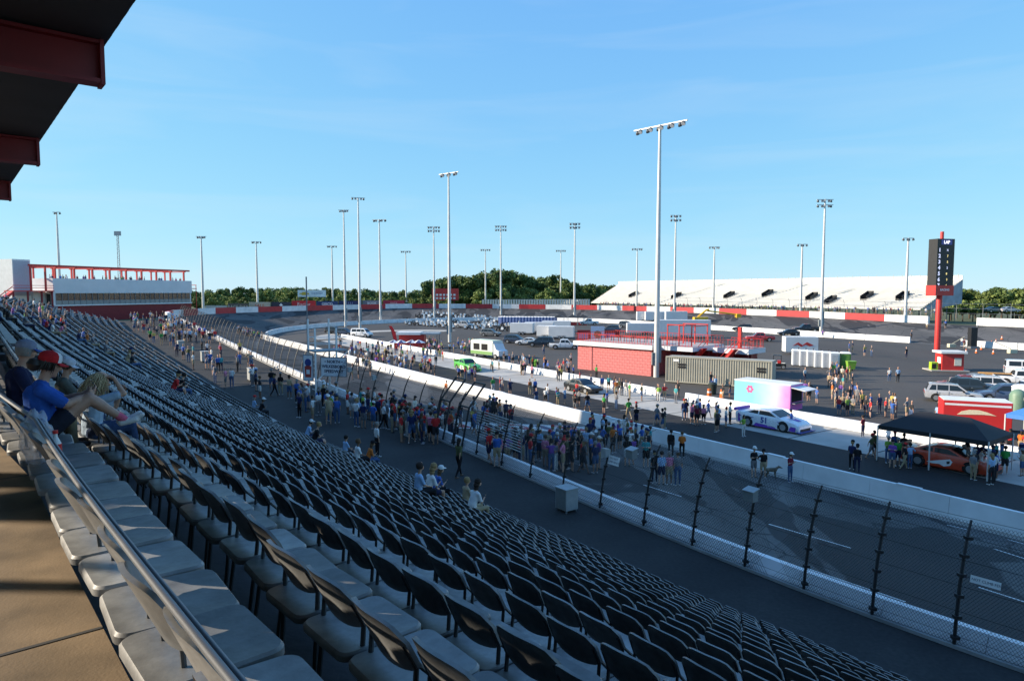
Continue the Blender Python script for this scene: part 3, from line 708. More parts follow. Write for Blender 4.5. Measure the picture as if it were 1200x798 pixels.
# woven wire: real crossing wires
def weave(s0, s1, cell, r):
    mb = MB(); H = 2.98; zs = [0.05, .9, 1.8, 2.5, H]; ls = [np.interp(z, [p[0] for p in PROF], [p[1] for p in PROF]) for z in zs]
    s = s0 - H
    while s < s1:
        for sg in (1, -1):
            pts = []
            for z, l in zip(zs, ls):
                q = s + (z if sg > 0 else H - z)
                if s0 <= q <= s1: pts.append(Vector(fence_pt(q, z, l)))
            if len(pts) > 1:
                for a, b in zip(pts[:-1], pts[1:]):
                    d = (b - a).normalized(); p1 = d.cross(Vector((0, .8, .6))).normalized() * r; p2 = d.cross(p1).normalized() * r
                    mb.add([a + p1, a - p1 * .5 + p2 * .86, a - p1 * .5 - p2 * .86, b + p1, b - p1 * .5 + p2 * .86, b - p1 * .5 - p2 * .86], [(0, 1, 4, 3), (1, 2, 5, 4), (2, 0, 3, 5)])
        s += cell
    return mb
WIRE = mat('fence_wire', (.05, .05, .053), .5, metal=.5, var=0)
for s0, s1, c, r_ in ((-6.5, 12, .10, .0045), (12, 37, .12, .0055), (44, 80, .2, .006), (80, 142, .35, .009)):
    o = ob('wire_mesh', weave(s0, s1, c, r_).mesh('wire_mesh', WIRE, fix=False), fence, kind='stuff')
# spectator gate with horizontal bars set into the fence
gate = thing('crossover_gate', 'silver barred crossover gate in the catch fence', 'gate')
g0, g1 = Binv(*hit(583, 552)[:2])[0], Binv(*hit(532, 530)[:2])[0]
for k in range(11):
    mb = MB(); z = .75 + .14 * k
    mb.tube([(*B(g0, NW + .75), zw(g0) + z), (*B(g1, NW + .75), zw(g1) + z)], .025, 6); mk('bar', mb, POLE, gate)
for q in (g0, (g0 + g1) / 2, g1):
    mb = MB(); mb.tube([(*B(q, NW + .78), zw(q) - .45), (*B(q, NW + .78), zw(q) + 2.3)], .04, 6); mk('post', mb, STEEL, gate)
for s in (g1 + .4, g1 + 2.6):                            # heavy frame standing over the opening
    t = thing('gate_frame', 'tall black frame over the opening in the catch fence', 'gate frame', group='black frames over the fence opening')
    for q in (s, s + 1.1):
        mb = MB(); mb.tube([(*B(q, NW + .0), zw(q)), (*B(q, NW + .5), zw(q) + 2.2), (*B(q, NW + 1.5), zw(q) + 3.4)], .06, 6); mk('upright', mb, BLACK, t)
    mb = MB(); mb.tube([(*B(s, NW + 1.5), zw(s) + 3.4), (*B(s + 1.1, NW + 1.5), zw(s) + 3.4)], .05, 6); mk('header', mb, BLACK, t)
    mb = MB(); mb.tube([(*B(s, NW + .5), zw(s) + 2.2), (*B(s + 1.1, NW + .5), zw(s) + 2.2)], .05, 6); mk('crossbar', mb, BLACK, t)
# things hung on or standing by the fence
def on_fence(u, v, z):
    """distance along the fence where the line of sight at that height crosses it"""
    best = min(np.arange(-8, 140, .1), key=lambda s: abs((lambda p: (project(p) or (1e9, 0, 0))[0])(fence_pt(s, z, np.interp(z, [q[0] for q in PROF], [q[1] for q in PROF]))) - u)); return best
PALE = mat('pale_box', (.36, .38, .38), .5, var=.08)
def fence_sign(u, z, w, h, label, txt):
    s = on_fence(u, 0, z); l = float(np.interp(z, [q[0] for q in PROF], [q[1] for q in PROF])); p = fence_pt(s, z, l - .07); hd = heading(s)
    t = thing('fence_sign', label, 'sign', p, -hd); t.rotation_euler = (0, R(14), -hd)
    mb = MB(); mb.box(-.012, .012, -w / 2, w / 2, -h / 2, h / 2); mk('panel', mb, WHITE, t)
    for k, tx in enumerate(txt): text(tx, h * (.34 if len(txt) > 1 else .5), mat('sign_ink', (.03, .04, .08), .6, var=0), t, face_m((-.014, 0, h * (.2 - .4 * k if len(txt) > 1 else 0)), (-1, 0, 0)), ext=.001)
fence_sign(1158, 1.75, .62, .17, 'small white strip sign on the fence reading do not climb fence', ['DO NOT CLIMB FENCE'])
fence_sign(720, 2.05, .62, .34, 'small white two-line sign on the catch fence near the crowd', ['DO NOT', 'CLIMB FENCE'])
for u, lab in ((737, 'small pale speaker on a fence post near the white sign'), (443, 'small pale speaker on a fence post by the flag stand'), (413, 'small pale speaker on the fence beside the speedway sign')):
    s = on_fence(u, 0, 2.2); s = min(fence_s, key=lambda q: abs(q - s)); p = fence_pt(s, 2.25, .30); hd = heading(s)
    t = thing('fence_speaker', lab, 'speaker', p, -hd)
    mb = MB(); mb.prism([(-.14, -.16), (.12, -.10), (.12, .18), (-.14, .22)], 'y', -.13, .13); mk('housing', mb, PALE, t, bevel=.012)
    mb = MB(); mb.box(.12, .22, -.03, .03, -.03, .03); mk('bracket', mb, BLACK, t)
for u, z, lab in ((885, 2.35, 'grey cabinet hung high on a fence post over the walkway'), (748, 2.6, 'large pale hood hung on the fence over the crowd')):
    s = on_fence(u, 0, z); p = fence_pt(s, z, .25); hd = heading(s); t = thing('fence_cabinet', lab, 'cabinet', p, -hd, scale=.75)
    mb = MB(); mb.prism([(-.22, -.28), (.14, -.28), (.14, .22), (-.22, .14)], 'y', -.24, .24); mk('body', mb, mat('grey_cabinet', (.22, .24, .24), .5, var=.08), t, bevel=.012)
    mb = MB(); mb.prism([(-.26, .145), (.18, .245), (.18, .275), (-.26, .175)], 'y', -.28, .28); mk('rain_cap', mb, PALE, t)
p = hit(664, 598); t = thing('utility_cabinet', 'pale grey utility cabinet standing on the walkway beside the fence', 'cabinet', p, -heading(12), scale=.8)
mb = MB(); mb.box(-.38, .38, -.42, .42, .12, 1.15); mk('body', mb, PALE, t, bevel=.015)
mb = MB(); mb.box(-.42, .42, -.46, .46, 1.152, 1.19); mk('lid', mb, PALE, t)
mb = MB(); mb.box(-.40, -.383, -.36, .36, .18, 1.10); mk('door', mb, mat('grey_cabinet', (0, 0, 0)), t)
for sx in (-.3, .3):
    for sy in (-.34, .34):
        mb = MB(); mb.box(sx - .04, sx + .04, sy - .04, sy + .04, 0, .12); mk('leg', mb, STEEL, t)
for u, v in ((296, 446), (240, 424), (212, 410)):
    p = hit(u, v); t = thing('equipment_box', 'pale grey equipment box against the walkway fence', 'box', p, -heading(60), group='equipment boxes against the fence')
    mb = MB(); mb.box(-.35, .35, -.5, .5, .1, 1.1); mk('body', mb, PALE, t, bevel=.02); mb = MB(); mb.box(-.38, .38, -.53, .53, 1.102, 1.15); mk('lid', mb, PALE, t)
    mb = MB(); mb.box(-.32, .32, -.46, .46, 0, .098); mk('plinth', mb, BLACK, t)

# flag stand with the speedway board
fs = Binv(*hit(377, 460)[:2])[0]; fx, fy = B(fs, NW - .5); fz = zw(fs)
flag = thing('flag_stand', 'white steel flag stand with ladder rising over the fence', 'flag stand', (fx, fy, fz), -heading(fs))
for sx, sy in ((-.7, -.9), (-.7, .9), (1.0, -.9), (1.0, .9)):
    mb = MB(); mb.box(sx - .06, sx + .06, sy - .06, sy + .06, 0, 5.9 if sy > 0 else 5.2); mk('post', mb, WHITE, flag)
mb = MB(); mb.box(-.8, 1.9, -1.0, 1.0, 3.35, 3.45); mk('platform', mb, STEEL, flag)
for k in range(9):
    mb = MB(); mb.box(-.76, -.72, -.84, -.1, .35 + .34 * k, .40 + .34 * k); mk('rung', mb, WHITE, flag)
mb = MB(); mb.tube([(-.7, -.9, 1.0), (1.9, -.9, 3.3)], .05, 6); mk('brace', mb, WHITE, flag)
for z in (3.95, 4.45):
    mb = MB(); mb.tube([(-.7, -.9, z), (1.9, -.95, z), (1.9, .95, z), (-.7, .9, z)], .03, 6); mk('guard_rail', mb, WHITE, flag)
mb = MB(); mb.tube([(-.7, 1.1, 0), (-.7, 1.1, 9.3)], .055, 6); mk('flag_pole', mb, mat('grey_pole', (.2, .2, .21), .5, var=.1), flag)
def board(name, label, cat, loc, nrm, w, h, m, frame=None, parent=None):
    t = thing(name, label, cat)
    z = Vector(nrm).normalized(); t.matrix_world = face_m(loc, nrm)
    mb = MB(); mb.box(-w / 2, w / 2, -h / 2, h / 2, -.05, .0); mk('panel', mb, m, t)
    if frame:
        for q in ((-w / 2 - .04, w / 2 + .04, h / 2, h / 2 + .05), (-w / 2 - .04, w / 2 + .04, -h / 2 - .05, -h / 2), (-w / 2 - .05, -w / 2, -h / 2, h / 2), (w / 2, w / 2 + .05, -h / 2, h / 2)):
            mb = MB(); mb.box(q[0], q[1], q[2], q[3], -.06, .02); mk('frame', mb, frame, t)
    return t
T_ = lambda x, y, z=.004: Matrix.Translation((x, y, z))
INK = mat('sign_ink', (.03, .04, .08), .6, var=0)
SIGNW = mat('sign_white', (.82, .83, .85), .5, var=.05)
D = math.hypot(fx, fy); up_ = at(391, 430, fy - .6)
t = board('speedway_sign', 'white speedway name board beside the flag stand', 'sign', at(391, 430, fy - .9), (-.25, -1, 0), 2.2, 1.45, SIGNW, STEEL)
for k, tx in enumerate(('• NORTH •', 'WILKESBORO', 'SPEEDWAY')): text(tx, .33, INK, t, T_(0, .40 - .38 * k), bold=.012)
t = board('emblem_sign', 'narrow white sign with blue and red emblem on the flag stand', 'sign', at(361, 431, fy - .9), (-.35, -1, 0), .85, 2.0, SIGNW, STEEL)
mb = MB(); mb.lathe([(.30, 0), (.30, .006)], 20); o = mk('emblem_disc', mb, mat('emblem_blue', (.03, .06, .25), .5, var=0), t, M=T_(0, .42, .002))
mb = MB(); mb.prism([(-.27, -.75), (.27, -.75), (.33, .1), (0, .22), (-.33, .1)], 'z', .0, .006); mk('emblem_shield', mb, mat('emblem_red', (.45, .06, .05), .5, var=0), t, M=T_(0, 0, .002))
mb = MB(); mb.box(-.16, .16, -.5, -.15, .009, .012); mk('emblem_bar', mb, SIGNW, t)

# ---------------------------------------------------------------- floodlight masts
LAMP = mat('lamp_housing', (.10, .10, .105), .4, metal=.4, var=0); LENS = mat('lamp_glass', (.7, .72, .75), .1, var=0)
def lamp_mesh():
    mb = MB(); mb.lathe([(.12, -.25), (.28, -.1), (.36, .15), (.36, .2)], 8, axis='x'); return mb.mesh('lamp', LAMP, True)
LAMP_ME = lamp_mesh(); mbl = MB(); mbl.lathe([(.33, .0), (.33, .01)], 8, axis='x'); LENS_ME = mbl.mesh('lens', LENS)
def mast(u, vt, vb, hw, Y=None, t_line=None, tiers=1, rz=0., label='', n=6, wide=None):
    if t_line is not None:
        k = (u - 600) / FPX; Y = t_line / (k * TV[0] + TV[1])
    if Y is None: p = hit(u, vb)
    else: p = at(u, vb, Y)
    gz = p.z if Y is None else min(p.z, ground_z(p.x, p.y) if False else p.z)
    d = p.y; Ht = (vb - vt) * d / FPX * 1.005
    t = thing('floodlight_mast', label, 'light pole', (p.x, p.y, gz), 0)
    base = -4 if Y is not None else 0
    mb = MB(); mb.tube([(0, 0, base), (0, 0, .35 * Ht), (0, 0, .7 * Ht), (0, 0, Ht)], [.36, .31, .25, .17], 10); mk('shaft', mb, POLE, t, smooth=True)
    if Y is None:
        mb = MB(); mb.box(.22, .55, -.25, .25, Ht * .06, Ht * .16); mk('control_box', mb, mat('grey_cabinet', (0, 0, 0)), t)
        mb = MB(); mb.box(-.6, -.24, -.25, .25, Ht * .05, Ht * .10); mk('control_box', mb, mat('grey_cabinet', (0, 0, 0)), t)
    W = hw * d / FPX / max(math.cos(rz), .4); c, s_ = math.cos(rz), math.sin(rz)
    for j in range(tiers):
        z = Ht - .1 - 1.15 * j; mb = MB(); mb.box(-W / 2, W / 2, -.09, .09, z - .08, z + .08, M=Matrix.Rotation(rz, 4, 'Z')); mk('crossarm', mb, POLE, t)
        for q in range(n):
            x = (-.5 + (q + .5) / n) * W; l = ob('lamp', LAMP_ME, t, M=Matrix.Rotation(rz, 4, 'Z') @ Matrix.Translation((x, -.25 if q % 2 else .25, z - .28)) @ Matrix.Rotation(R(-90 if q % 2 else 90), 4, 'Z') @ Matrix.Rotation(R(48), 4, 'Y') @ Matrix.Scale(max(W / n / .9, .8), 4))
            ob('lens', LENS_ME, l, loc=(.205, 0, 0))
    return t
mast(769, 152, 442, 50, rz=R(-46), n=10, label='tallest floodlight mast rising beside the shipping container and brick building', tiers=1, wide=1)
mast(527, 206, 401, 24, rz=R(-38), n=6, label='tall floodlight mast standing behind the pit lane crowd in the middle of infield')
mast(962, 236, 390, 19, n=5, tiers=2, label='floodlight mast on the infield near two black cars')
mast(422, 234, 385, 15, n=5, rz=R(20), label='floodlight mast right behind the white van')
mast(405, 248, 383, 12, n=4, label='floodlight mast next to the dark vehicles and white van')
mast(446, 259, 377, 17, n=5, rz=R(-14), label='floodlight mast near the red feather flag')
mast(509, 267, 370, 15, n=5, tiers=2, label='slim floodlight mast at the inner wall before the red scoreboard')
mast(587, 266, 369, 14, n=5, tiers=2, label='slim floodlight mast at the end of the blue portable toilet row')
mast(673, 263, 371, 13, n=4, tiers=2, label='slim floodlight mast by the dark tents at inner wall')
mast(790, 254, 374, 13, n=4, tiers=2, label='slim floodlight mast at the inner wall before the white bleachers')
mast(1061, 280, 366, 13, t_line=160, n=4, label='far floodlight mast before the bleachers next to the scoring pylon')
mast(938, 287, 364, 12, t_line=160, n=4, label='far floodlight mast before the middle of the white bleachers')
mast(836, 290, 355, 13, t_line=170, n=5, label='far floodlight mast before the left half of the white bleachers')
mast(746, 292, 355, 13, t_line=170, n=5, label='far floodlight mast before the low end of the white bleachers')
mast(657, 294, 353, 12, Y=300, n=5, label='far floodlight mast between the tree clump and the white bleachers')
mast(569, 293, 355, 12, Y=290, n=5, label='far floodlight mast before the tallest trees')
mast(476, 295, 356, 12, Y=280, n=5, label='far floodlight mast behind the red banners')
mast(390, 289, 353, 12, Y=262, n=5, label='far floodlight mast next to the white billboard')
mast(302, 284, 355, 12, Y=225, n=5, label='far floodlight mast behind the dark banners')
mast(238, 278, 353, 12, Y=200, n=4, label='far floodlight mast beside the end of the white suite building')
mast(70, 250, 330, 9, Y=190, n=3, label='floodlight mast rising behind the red pergola')
# antenna mast
p = at(140, 330, 190); t = thing('antenna_mast', 'lattice antenna mast behind the suite building', 'antenna', p)
for sx, sy in ((-.4, 0), (.4, 0), (0, .6)):
    mb = MB(); mb.tube([(sx, sy, -4), (sx * .5, sy * .5, 13.6)], .08, 4); mk('upright', mb, STEEL, t)
mb = MB()
for k in range(14): z = -3 + k * 1.2; mb.tube([(-.38, 0, z), (.36, 0, z + .6)], .05, 3); mb.tube([(.36, 0, z + .6), (-.36, 0, z + 1.2)], .05, 3)
mk('lacing', mb, STEEL, t)
mb = MB(); mb.box(-.9, .9, -.15, .15, 12.6, 13.8); mk('panel_antenna', mb, PALE, t)

# ---------------------------------------------------------------- suite building outside turn four
bl, br = Vector((-98.6, 147.5, 0)), Vector((-86.5, 184.5, 0)); ux = (br - bl).normalized(); L_ = (br - bl).length
sb = thing('suite_building', 'long white suite building with band of glass, red base and red roof pergola', 'building', (bl.x, bl.y, 8.35), math.atan2(ux.y, ux.x))
# local x along the facade, local y to the rear (away from the track is +y)
SHELL = mat('suite_white', (.66, .68, .70), .55, var=.05, scale=.4)
def sbx(name, x0, x1, y0, y1, z0, z1, m, parent=None, **k): mb = MB(); mb.box(x0, x1, y0, y1, z0, z1); return mk(name, mb, m, parent or sb, **k)
sbx('parapet', -.3, L_ + .3, 0, 10, 2.55, 5.75, SHELL); sbx('base', 0, L_, .25, 10, -6, -.25, DKRED); sbx('sill_band', -.2, L_ + .2, -.05, 10, -.25, 0, WHITE)
sbx('rear_wall', 0, L_, 4, 10, 0.002, 2.548, SHELL)
for x in (0, L_ - .3): sbx('end_wall', x, x + .3, .1, 4, .002, 2.548, SHELL)
npan = 26; pw = (L_ - .6) / npan
INTER = mat('suite_interior', (.30, .29, .26), .8, var=.3, scale=.7)
for k in range(npan):
    x0 = .3 + k * pw; q = sbx('window', x0 + .05, x0 + pw - .05, .16, .2, .002, 2.54, GLASS)
    sbx('mullion', x0 - .04, x0 + .04, .05, .24, .002, 2.548, STEEL, q); sbx('spandrel', x0 + .05, x0 + pw - .05, .12, .15, .01, .95, mat('suite_spandrel', (.22, .25, .25), .3, var=.1), q)
for x0, x1 in ((.6, 1.8), (2.3, 3.4)):                   # windows on the sunlit end wall
    mb = MB(); mb.box(-.335, -.305, x0 + .2, x1 + .2, .15, 2.4); mk('end_window', mb, GLASS, sb)
sbx('end_facing', -.30, -.002, .1, 9.9, -.24, 2.545, WHITE)
for k, x in enumerate(np.linspace(1.2, L_ - 1.2, 9)):    # pergola
    sbx('pergola_post', x - .17, x + .17, 1.0, 1.35, 5.752, 8.0, RED)
    sbx('pergola_post', x - .14, x + .14, 7.4, 7.7, 5.752, 8.0, RED)
    sbx('pergola_rafter', x - .12, x + .12, .6, 8.2, 8.0, 8.22, RED)
sbx('pergola_beam', -5, L_ + .2, .45, .85, 8.222, 8.62, RED); sbx('pergola_beam', -5, L_ + .2, 7.7, 8.1, 8.222, 8.62, RED)
sbx('balcony', L_ + .35, L_ + 2.6, .5, 6, 3.6, 3.8, RED)
for x in (L_ + .5, L_ + 2.5): sbx('balcony_rail', x - .05, x + .05, .5, 6, 4.6, 4.75, RED); sbx('balcony_post', x - .06, x + .06, .6, .72, -6, 4.6, RED)
# white stair tower with red stairs at the near end
sbx('stair_tower', -7.0, -3.2, 2.5, 6.5, -6, 9.6, WHITE); sbx('tower_side', -6.8, -3.4, 2.44, 2.495, 2.0, 9.3, mat('tower_grey', (.42, .46, .52), .6, var=.08))
sbx('annex', -3.1, -.4, 2.2, 9.5, -6, 2.9, WHITE); sbx('annex_deck', -9.2, -.35, -.4, 2.1, 2.902, 3.1, RED)
for x in (-9.0, -6, -3, -.7): sbx('deck_post', x - .14, x + .14, -.3, -.02, -6, 2.9, DKRED)
for x in (-4.6, -1.4): sbx('roof_post', x - .16, x + .16, .5, .8, 3.102, 8.2, RED)
for z in (3.6, 4.1): sbx('deck_rail', -9.2, -.4, -.38, -.28, z, z + .1, RED)
mb = MB(); mb.prism([(-9.2, 2.9), (-9.2, 2.3), (-14.8, -1.6), (-14.8, -1.0)], 'y', -.3, .9); mk('stair_flight', mb, RED, sb)
mb = MB(); mb.prism([(-9.2, 4.0), (-9.2, 3.8), (-14.8, -.1), (-14.8, .1)], 'y', -.38, -.3); mk('stair_rail', mb, RED, sb)
for x0 in (-2.9, -1.6):
    q = sbx('door', x0, x0 + 1.2, 2.12, 2.19, -2.2, .6, WHITE); sbx('pane', x0 + .25, x0 + .95, 2.08, 2.118, -1.6, .4, GLASS, q)

# ---------------------------------------------------------------- white bleachers beyond the back straight
def bp(s, t, z): x, y = xy(s, t); return (x, y, z)
stand2 = thing('back_bleachers', 'long white aluminium bleachers beyond the back straight', 'bleachers')
sL, sR, t0_, nr, run, rs, zb = 212., 86., 175.5, 24, .86, .305, 7.1
VOM = [(196, 7), (173, 6), (150.5, 7), (137, 9), (120, 6), (112.5, 3), (104, 7), (94.5, 7)]
BLW = mat('bleacher_white', (.66, .65, .61), .5, var=.06, scale=.5, metal=0.)
for i in range(nr):
    t1 = t0_ + i * run; z1 = zb + i * rs
    sl = sL - (0 if i > 4 else 0) + i * .3
    cuts = sorted([(a - .9, a + .9) for a, r0 in VOM if r0 <= i < r0 + 4])
    a = sR
    for c0, c1 in cuts + [(sl, None)]:
        if c0 - a > .5:
            mb = MB(); mb.add([bp(s, t, z) for s in (a, c0) for t, z in ((t1, z1), (t1 + run, z1), (t1 + run, z1 + rs), (t1, z1 - rs))], [(0, 1, 5, 4), (3, 0, 4, 7)])
            mb.add([bp(s, t, z) for s in (a, c0) for t, z in ((t1 + .15, z1 + .26), (t1 + .5, z1 + .26), (t1 + .5, z1 + .31), (t1 + .15, z1 + .31))], [(0, 1, 5, 4), (1, 2, 6, 5), (2, 3, 7, 6), (3, 0, 4, 7)])
            mk('bench_row', mb, BLW, stand2)
        if c1: a = c1
for a, r0 in VOM:                                        # portals with side walls, coloured black for the darkness inside the openings
    mb = MB(); ta, za = t0_ + r0 * run, zb + r0 * rs
    for s_ in (a - .88, a + .8): mb.add([bp(s_ + ds, t, z) for ds in (0, .08) for t, z in ((ta - .1, za - .6), (ta + 4 * run, za - .6), (ta + 4 * run, za + 4 * rs + 1.0), (ta - .1, za + .9))], [(0, 1, 2, 3), (7, 6, 5, 4), (3, 2, 6, 7), (0, 3, 7, 4)])
    mb.add([bp(s_, ta + 4 * run + .02, z) for s_ in (a - .9, a + .9) for z in (za - .8, za + 4 * rs + 1.0)], [(0, 1, 3, 2)])
    mk('portal', mb, BLACK, stand2)
tt, zt = t0_ + nr * run, zb + nr * rs
mb = MB(); mb.add([bp(s, t, z) for s in (sR, sL + nr * .3) for t, z in ((tt, zt - .4), (tt + .2, zt - .4), (tt + .2, zt + 1.1), (tt, zt + 1.1))], [(0, 1, 5, 4), (2, 3, 7, 6), (0, 4, 7, 3), (1, 2, 6, 5), (0, 3, 2, 1), (4, 5, 6, 7)]); mk('back_screen', mb, BLW, stand2)
for s_ in np.arange(sR + 1, sL - 16, 2.4):
    mb = MB(); mb.add([bp(s_ + ds, t, z) for ds in (0, .12) for t, z in ((tt - .08, zt + .3), (tt - .01, zt + .3), (tt - .01, zt + 1.5), (tt - .08, zt + 1.5))], [(0, 1, 2, 3), (7, 6, 5, 4), (3, 2, 6, 7), (0, 3, 7, 4)]); mk('screen_post', mb, mat('post_grey', (.4, .4, .4), .6, var=.1), stand2)
for s_ in np.arange(sR + .1, sL - 2, 4.5):               # legs and cross bracing under the benches
    mb = MB()
    for i in range(0, nr, 5):
        a = bp(s_, t0_ + i * run + .3, 3.5); mb.tube([a, (a[0], a[1], zb + i * rs - .15)], .09, 4)
    mb.tube([bp(s_, t0_ + .3, 4), bp(s_, t0_ + 20 * run, zb + 20 * rs - 3)], .07, 4); mk('frame', mb, STEEL, stand2)
mb = MB(); mb.add([bp(sR - .05, t0_ + 2, zb - .5), bp(sR - .05, tt, zb + 1), bp(sR - .05, tt, zt), bp(sR - .05, t0_ + 1, zb)], [(0, 1, 2, 3)]); mb.add([bp(sR - .10, t0_ + 2, zb - .5), bp(sR - .10, tt, zb + 1), bp(sR - .10, tt, zt), bp(sR - .10, t0_ + 1, zb)], [(3, 2, 1, 0)])
mk('end_screen', mb, mat('end_screen_grey', (.30, .34, .40), .6, var=.2, scale=.6), stand2)
# front rail of the bleachers and its posts
mb = MB(); mb.add([bp(s, t, z) for s in (sR, sL) for t, z in ((t0_ - .25, zb - .35), (t0_ - .15, zb - .35), (t0_ - .15, zb - .1), (t0_ - .25, zb - .1))], [(0, 1, 5, 4), (2, 3, 7, 6), (0, 4, 7, 3), (1, 2, 6, 5)]); mk('front_rail', mb, BLW, stand2)
# a second low stretch of bleachers to the left of it
low = thing('low_bleachers', 'short low grey bleachers before the trees', 'bleachers')
for i in range(5):
    mb = MB(); mb.add([bp(s, t, z) for s in (262 - 40, 214) for t, z in ((168 + i * .8, 6.4 + .35 * i), (168.5 + i * .8, 6.4 + .35 * i), (168.5 + i * .8, 6.55 + .35 * i), (168 + i * .8, 6.55 + .35 * i))], [(0, 1, 5, 4), (1, 2, 6, 5), (2, 3, 7, 6), (3, 0, 4, 7)])
    mk('bench_row', mb, ALU, low)
for k, u in enumerate(np.linspace(566, 690, 42)):        # pale posts of the far back-straight fence
    p = at(u, 357, 262 - k * .35); mb = MB(); mb.box(-.35, .35, -.1, .1, -1.5, 1.7); mb.box(-.42, .42, -.13, .13, 1.702, 1.95)
    mk('fence_panel', mb, mat('post_pale', (.6, .6, .57), .7, var=.1), low, loc=low.matrix_world.inverted() @ p)
# far catch fence on the back straight: posts with rails
fence2 = thing('back_fence', 'thin far catch fence along the back straight wall', 'fence')
for s_ in np.arange(40, 225, 5.):
    x, y = xy(s_, TC + R_OUT + .6); z = zo(370 + S1 - s_) if s_ < S1 else 5.; mb = MB(); mb.tube([(x, y, z + 1), (x, y, z + 4.0), (x - TV[0] * .5, y - TV[1] * .5, z + 4.6)], .05, 4)
    if s_ <= S1: mk('post', mb, STEEL, fence2)
for dz in (2.4, 3.4, 4.4):
    mb = MB(); mb.tube([(*xy(s_, TC + R_OUT + .6), zo(370 + S1 - s_) + dz) for s_ in np.arange(150, 38, -10.)], .03, 3); mk('cable', mb, STEEL, fence2)

# ---------------------------------------------------------------- banners, billboard and scoreboard behind turn three
def banner(u0, u1, v0, v1, Y, col, label, txt=None, tcol=(.8, .8, .8), tsize=.5):
    a, b = at(u0, v1, Y), at(u1, v1, Y); w = (b - a).length; h = (v1 - v0) * Y / FPX
    t = thing('wall_banner', label, 'banner', ((a.x + b.x) / 2, Y, a.z))
    mb = MB(); mb.box(-w / 2, w / 2, -.05, .05, 0, h); mk('cloth', mb, mat('banner_%d_%d_%d' % tuple(int(c * 255) for c in col), col, .7, var=.2, scale=.4), t)
    for x in (-w / 2 + .1, w / 2 - .1): mb = MB(); mb.box(x - .06, x + .06, .06, .18, -4, h); mk('post', mb, STEEL, t)
    if txt: text(txt, h * tsize, mat('banner_ink_%d' % int(sum(tcol) * 99), tcol, .6, var=0), t, face_m((0, -.054, h * .5), (0, -1, 0)), ext=.002, bold=.01)
    return t
banner(241, 266, 358, 365, 210, (.42, .42, .40), 'plain pale grey banner on the turn fence')
banner(267, 291, 355.5, 364, 214, (.10, .085, .07), 'dark brown banner with pale blocks of lettering on the turn fence', 'RACE DAY', (.5, .45, .38), .6)
banner(292, 317, 354, 363, 218, (.48, .42, .33), 'cream banner with a red mark on the turn fence', 'SALE', (.5, .04, .03), .6)
banner(318, 341, 354, 361.5, 222, (.035, .04, .06), 'near-black banner with a white emblem on the turn fence', '✦', (.8, .8, .82), .8)
banner(342, 370, 352.5, 361, 226, (.55, .03, .035), 'bright red banner with pale lettering on the turn fence', 'Racing', (.75, .55, .5), .7)
banner(371, 396, 353, 360, 232, (.03, .06, .16), 'navy blue banner reading GEICO on the turn fence', 'GEICO', (.85, .87, .9), .62)
banner(397, 424, 352.5, 359.5, 236, (.02, .03, .10), 'dark blue banner with slanted stripe on the turn fence', '/ / /', (.35, .45, .7), .6)
banner(425, 447, 352, 359, 240, (.20, .21, .24), 'slate grey banner with white lettering on the turn fence', 'BOOK', (.8, .8, .8), .55)
banner(449, 474, 352, 358.5, 246, (.40, .03, .06), 'crimson banner with a small mark on the turn fence', 'RACE', (.6, .35, .35), .5)
t = banner(349, 382, 340, 348, 262, (.72, .74, .76), 'white billboard with gold bow-tie emblem above the trees', 'CHEVROLET', (.05, .10, .30), .3)
t['category'] = 'billboard'; t.name = 'billboard'
for ch in t.children:
    if ch.name.startswith('lettering'): ch.location.x += 2.0
mb = MB(); mb.prism([(-1.9, .25), (-1.7, .75), (-.75, .75), (-.75, 1.1), (.75, 1.1), (.75, .75), (1.7, .75), (1.9, .25), (.95, .25), (.95, -.1), (-.95, -.1), (-.95, .25)], 'y', 0, .04); mk('emblem', mb, mat('emblem_gold', (.55, .38, .06), .4, metal=.2, var=0), t, loc=(-2.9, -.1, .75))
p = at(522, 352, 268); t = thing('scoreboard', 'red rectangular scoreboard with two rows of white lights behind the turn', 'scoreboard', p)
mb = MB(); mb.box(-5.2, 5.2, -.4, .4, 0, 4.6); mk('cabinet', mb, RED, t)
for x in (-3.4, 3.4): mb = MB(); mb.box(x - .2, x + .2, -.2, .2, -6, -.002); mk('leg', mb, DKRED, t)
for r_ in range(2):
    for c in range(6): mb = MB(); mb.box(-.42, .42, -.42, -.402, 0, .7); mk('light_panel', mb, WHITE, t, loc=(-3.2 + c * 1.35, 0, .5 + 1.3 * r_))

# ---------------------------------------------------------------- scoring pylon
p = hit(1098, 412); t = thing('scoring_pylon', 'tall black scoring pylon on a red column reading LAP', 'scoreboard', p, R(14))
dP = p.y; px = dP / FPX
mb = MB(); mb.lathe([(.46, 0), (.46, (412 - 345) * px), (.44, (412 - 345) * px + .1)], 16); mk('column', mb, RED, t, smooth=True)
z0 = (412 - 345) * px; z1 = (412 - 281) * px; zr = (412 - 334.5) * px
mb = MB(); mb.box(-1.75, 1.75, -.9, .9, zr, z1); mk('display', mb, mat('display_black', (.018, .018, .02), .5, var=.2, scale=3), t)
mb = MB(); mb.box(-1.85, 1.85, -1.0, 1.0, z0 - .2, zr - .003); mk('collar', mb, RED, t)
mb = MB(); mb.lathe([(.28, z1), (.28, z1 + 1.25)], 10); mk('spike', mb, RED, t)
FR = lambda x, z: face_m((x, -.906, z), (0, -1, 0))
mb = MB(); mb.box(-1.0, 1.2, -.925, -.906, z1 - .98, z1 - .14); mk('lap_panel', mb, mat('lap_blue', (.10, .10, .32), .5, var=0), t)
text('LAP', .72, emat('lap_light', (.85, .88, 1), .9), t, face_m((.1, -.93, z1 - .58), (0, -1, 0)), bold=.03)
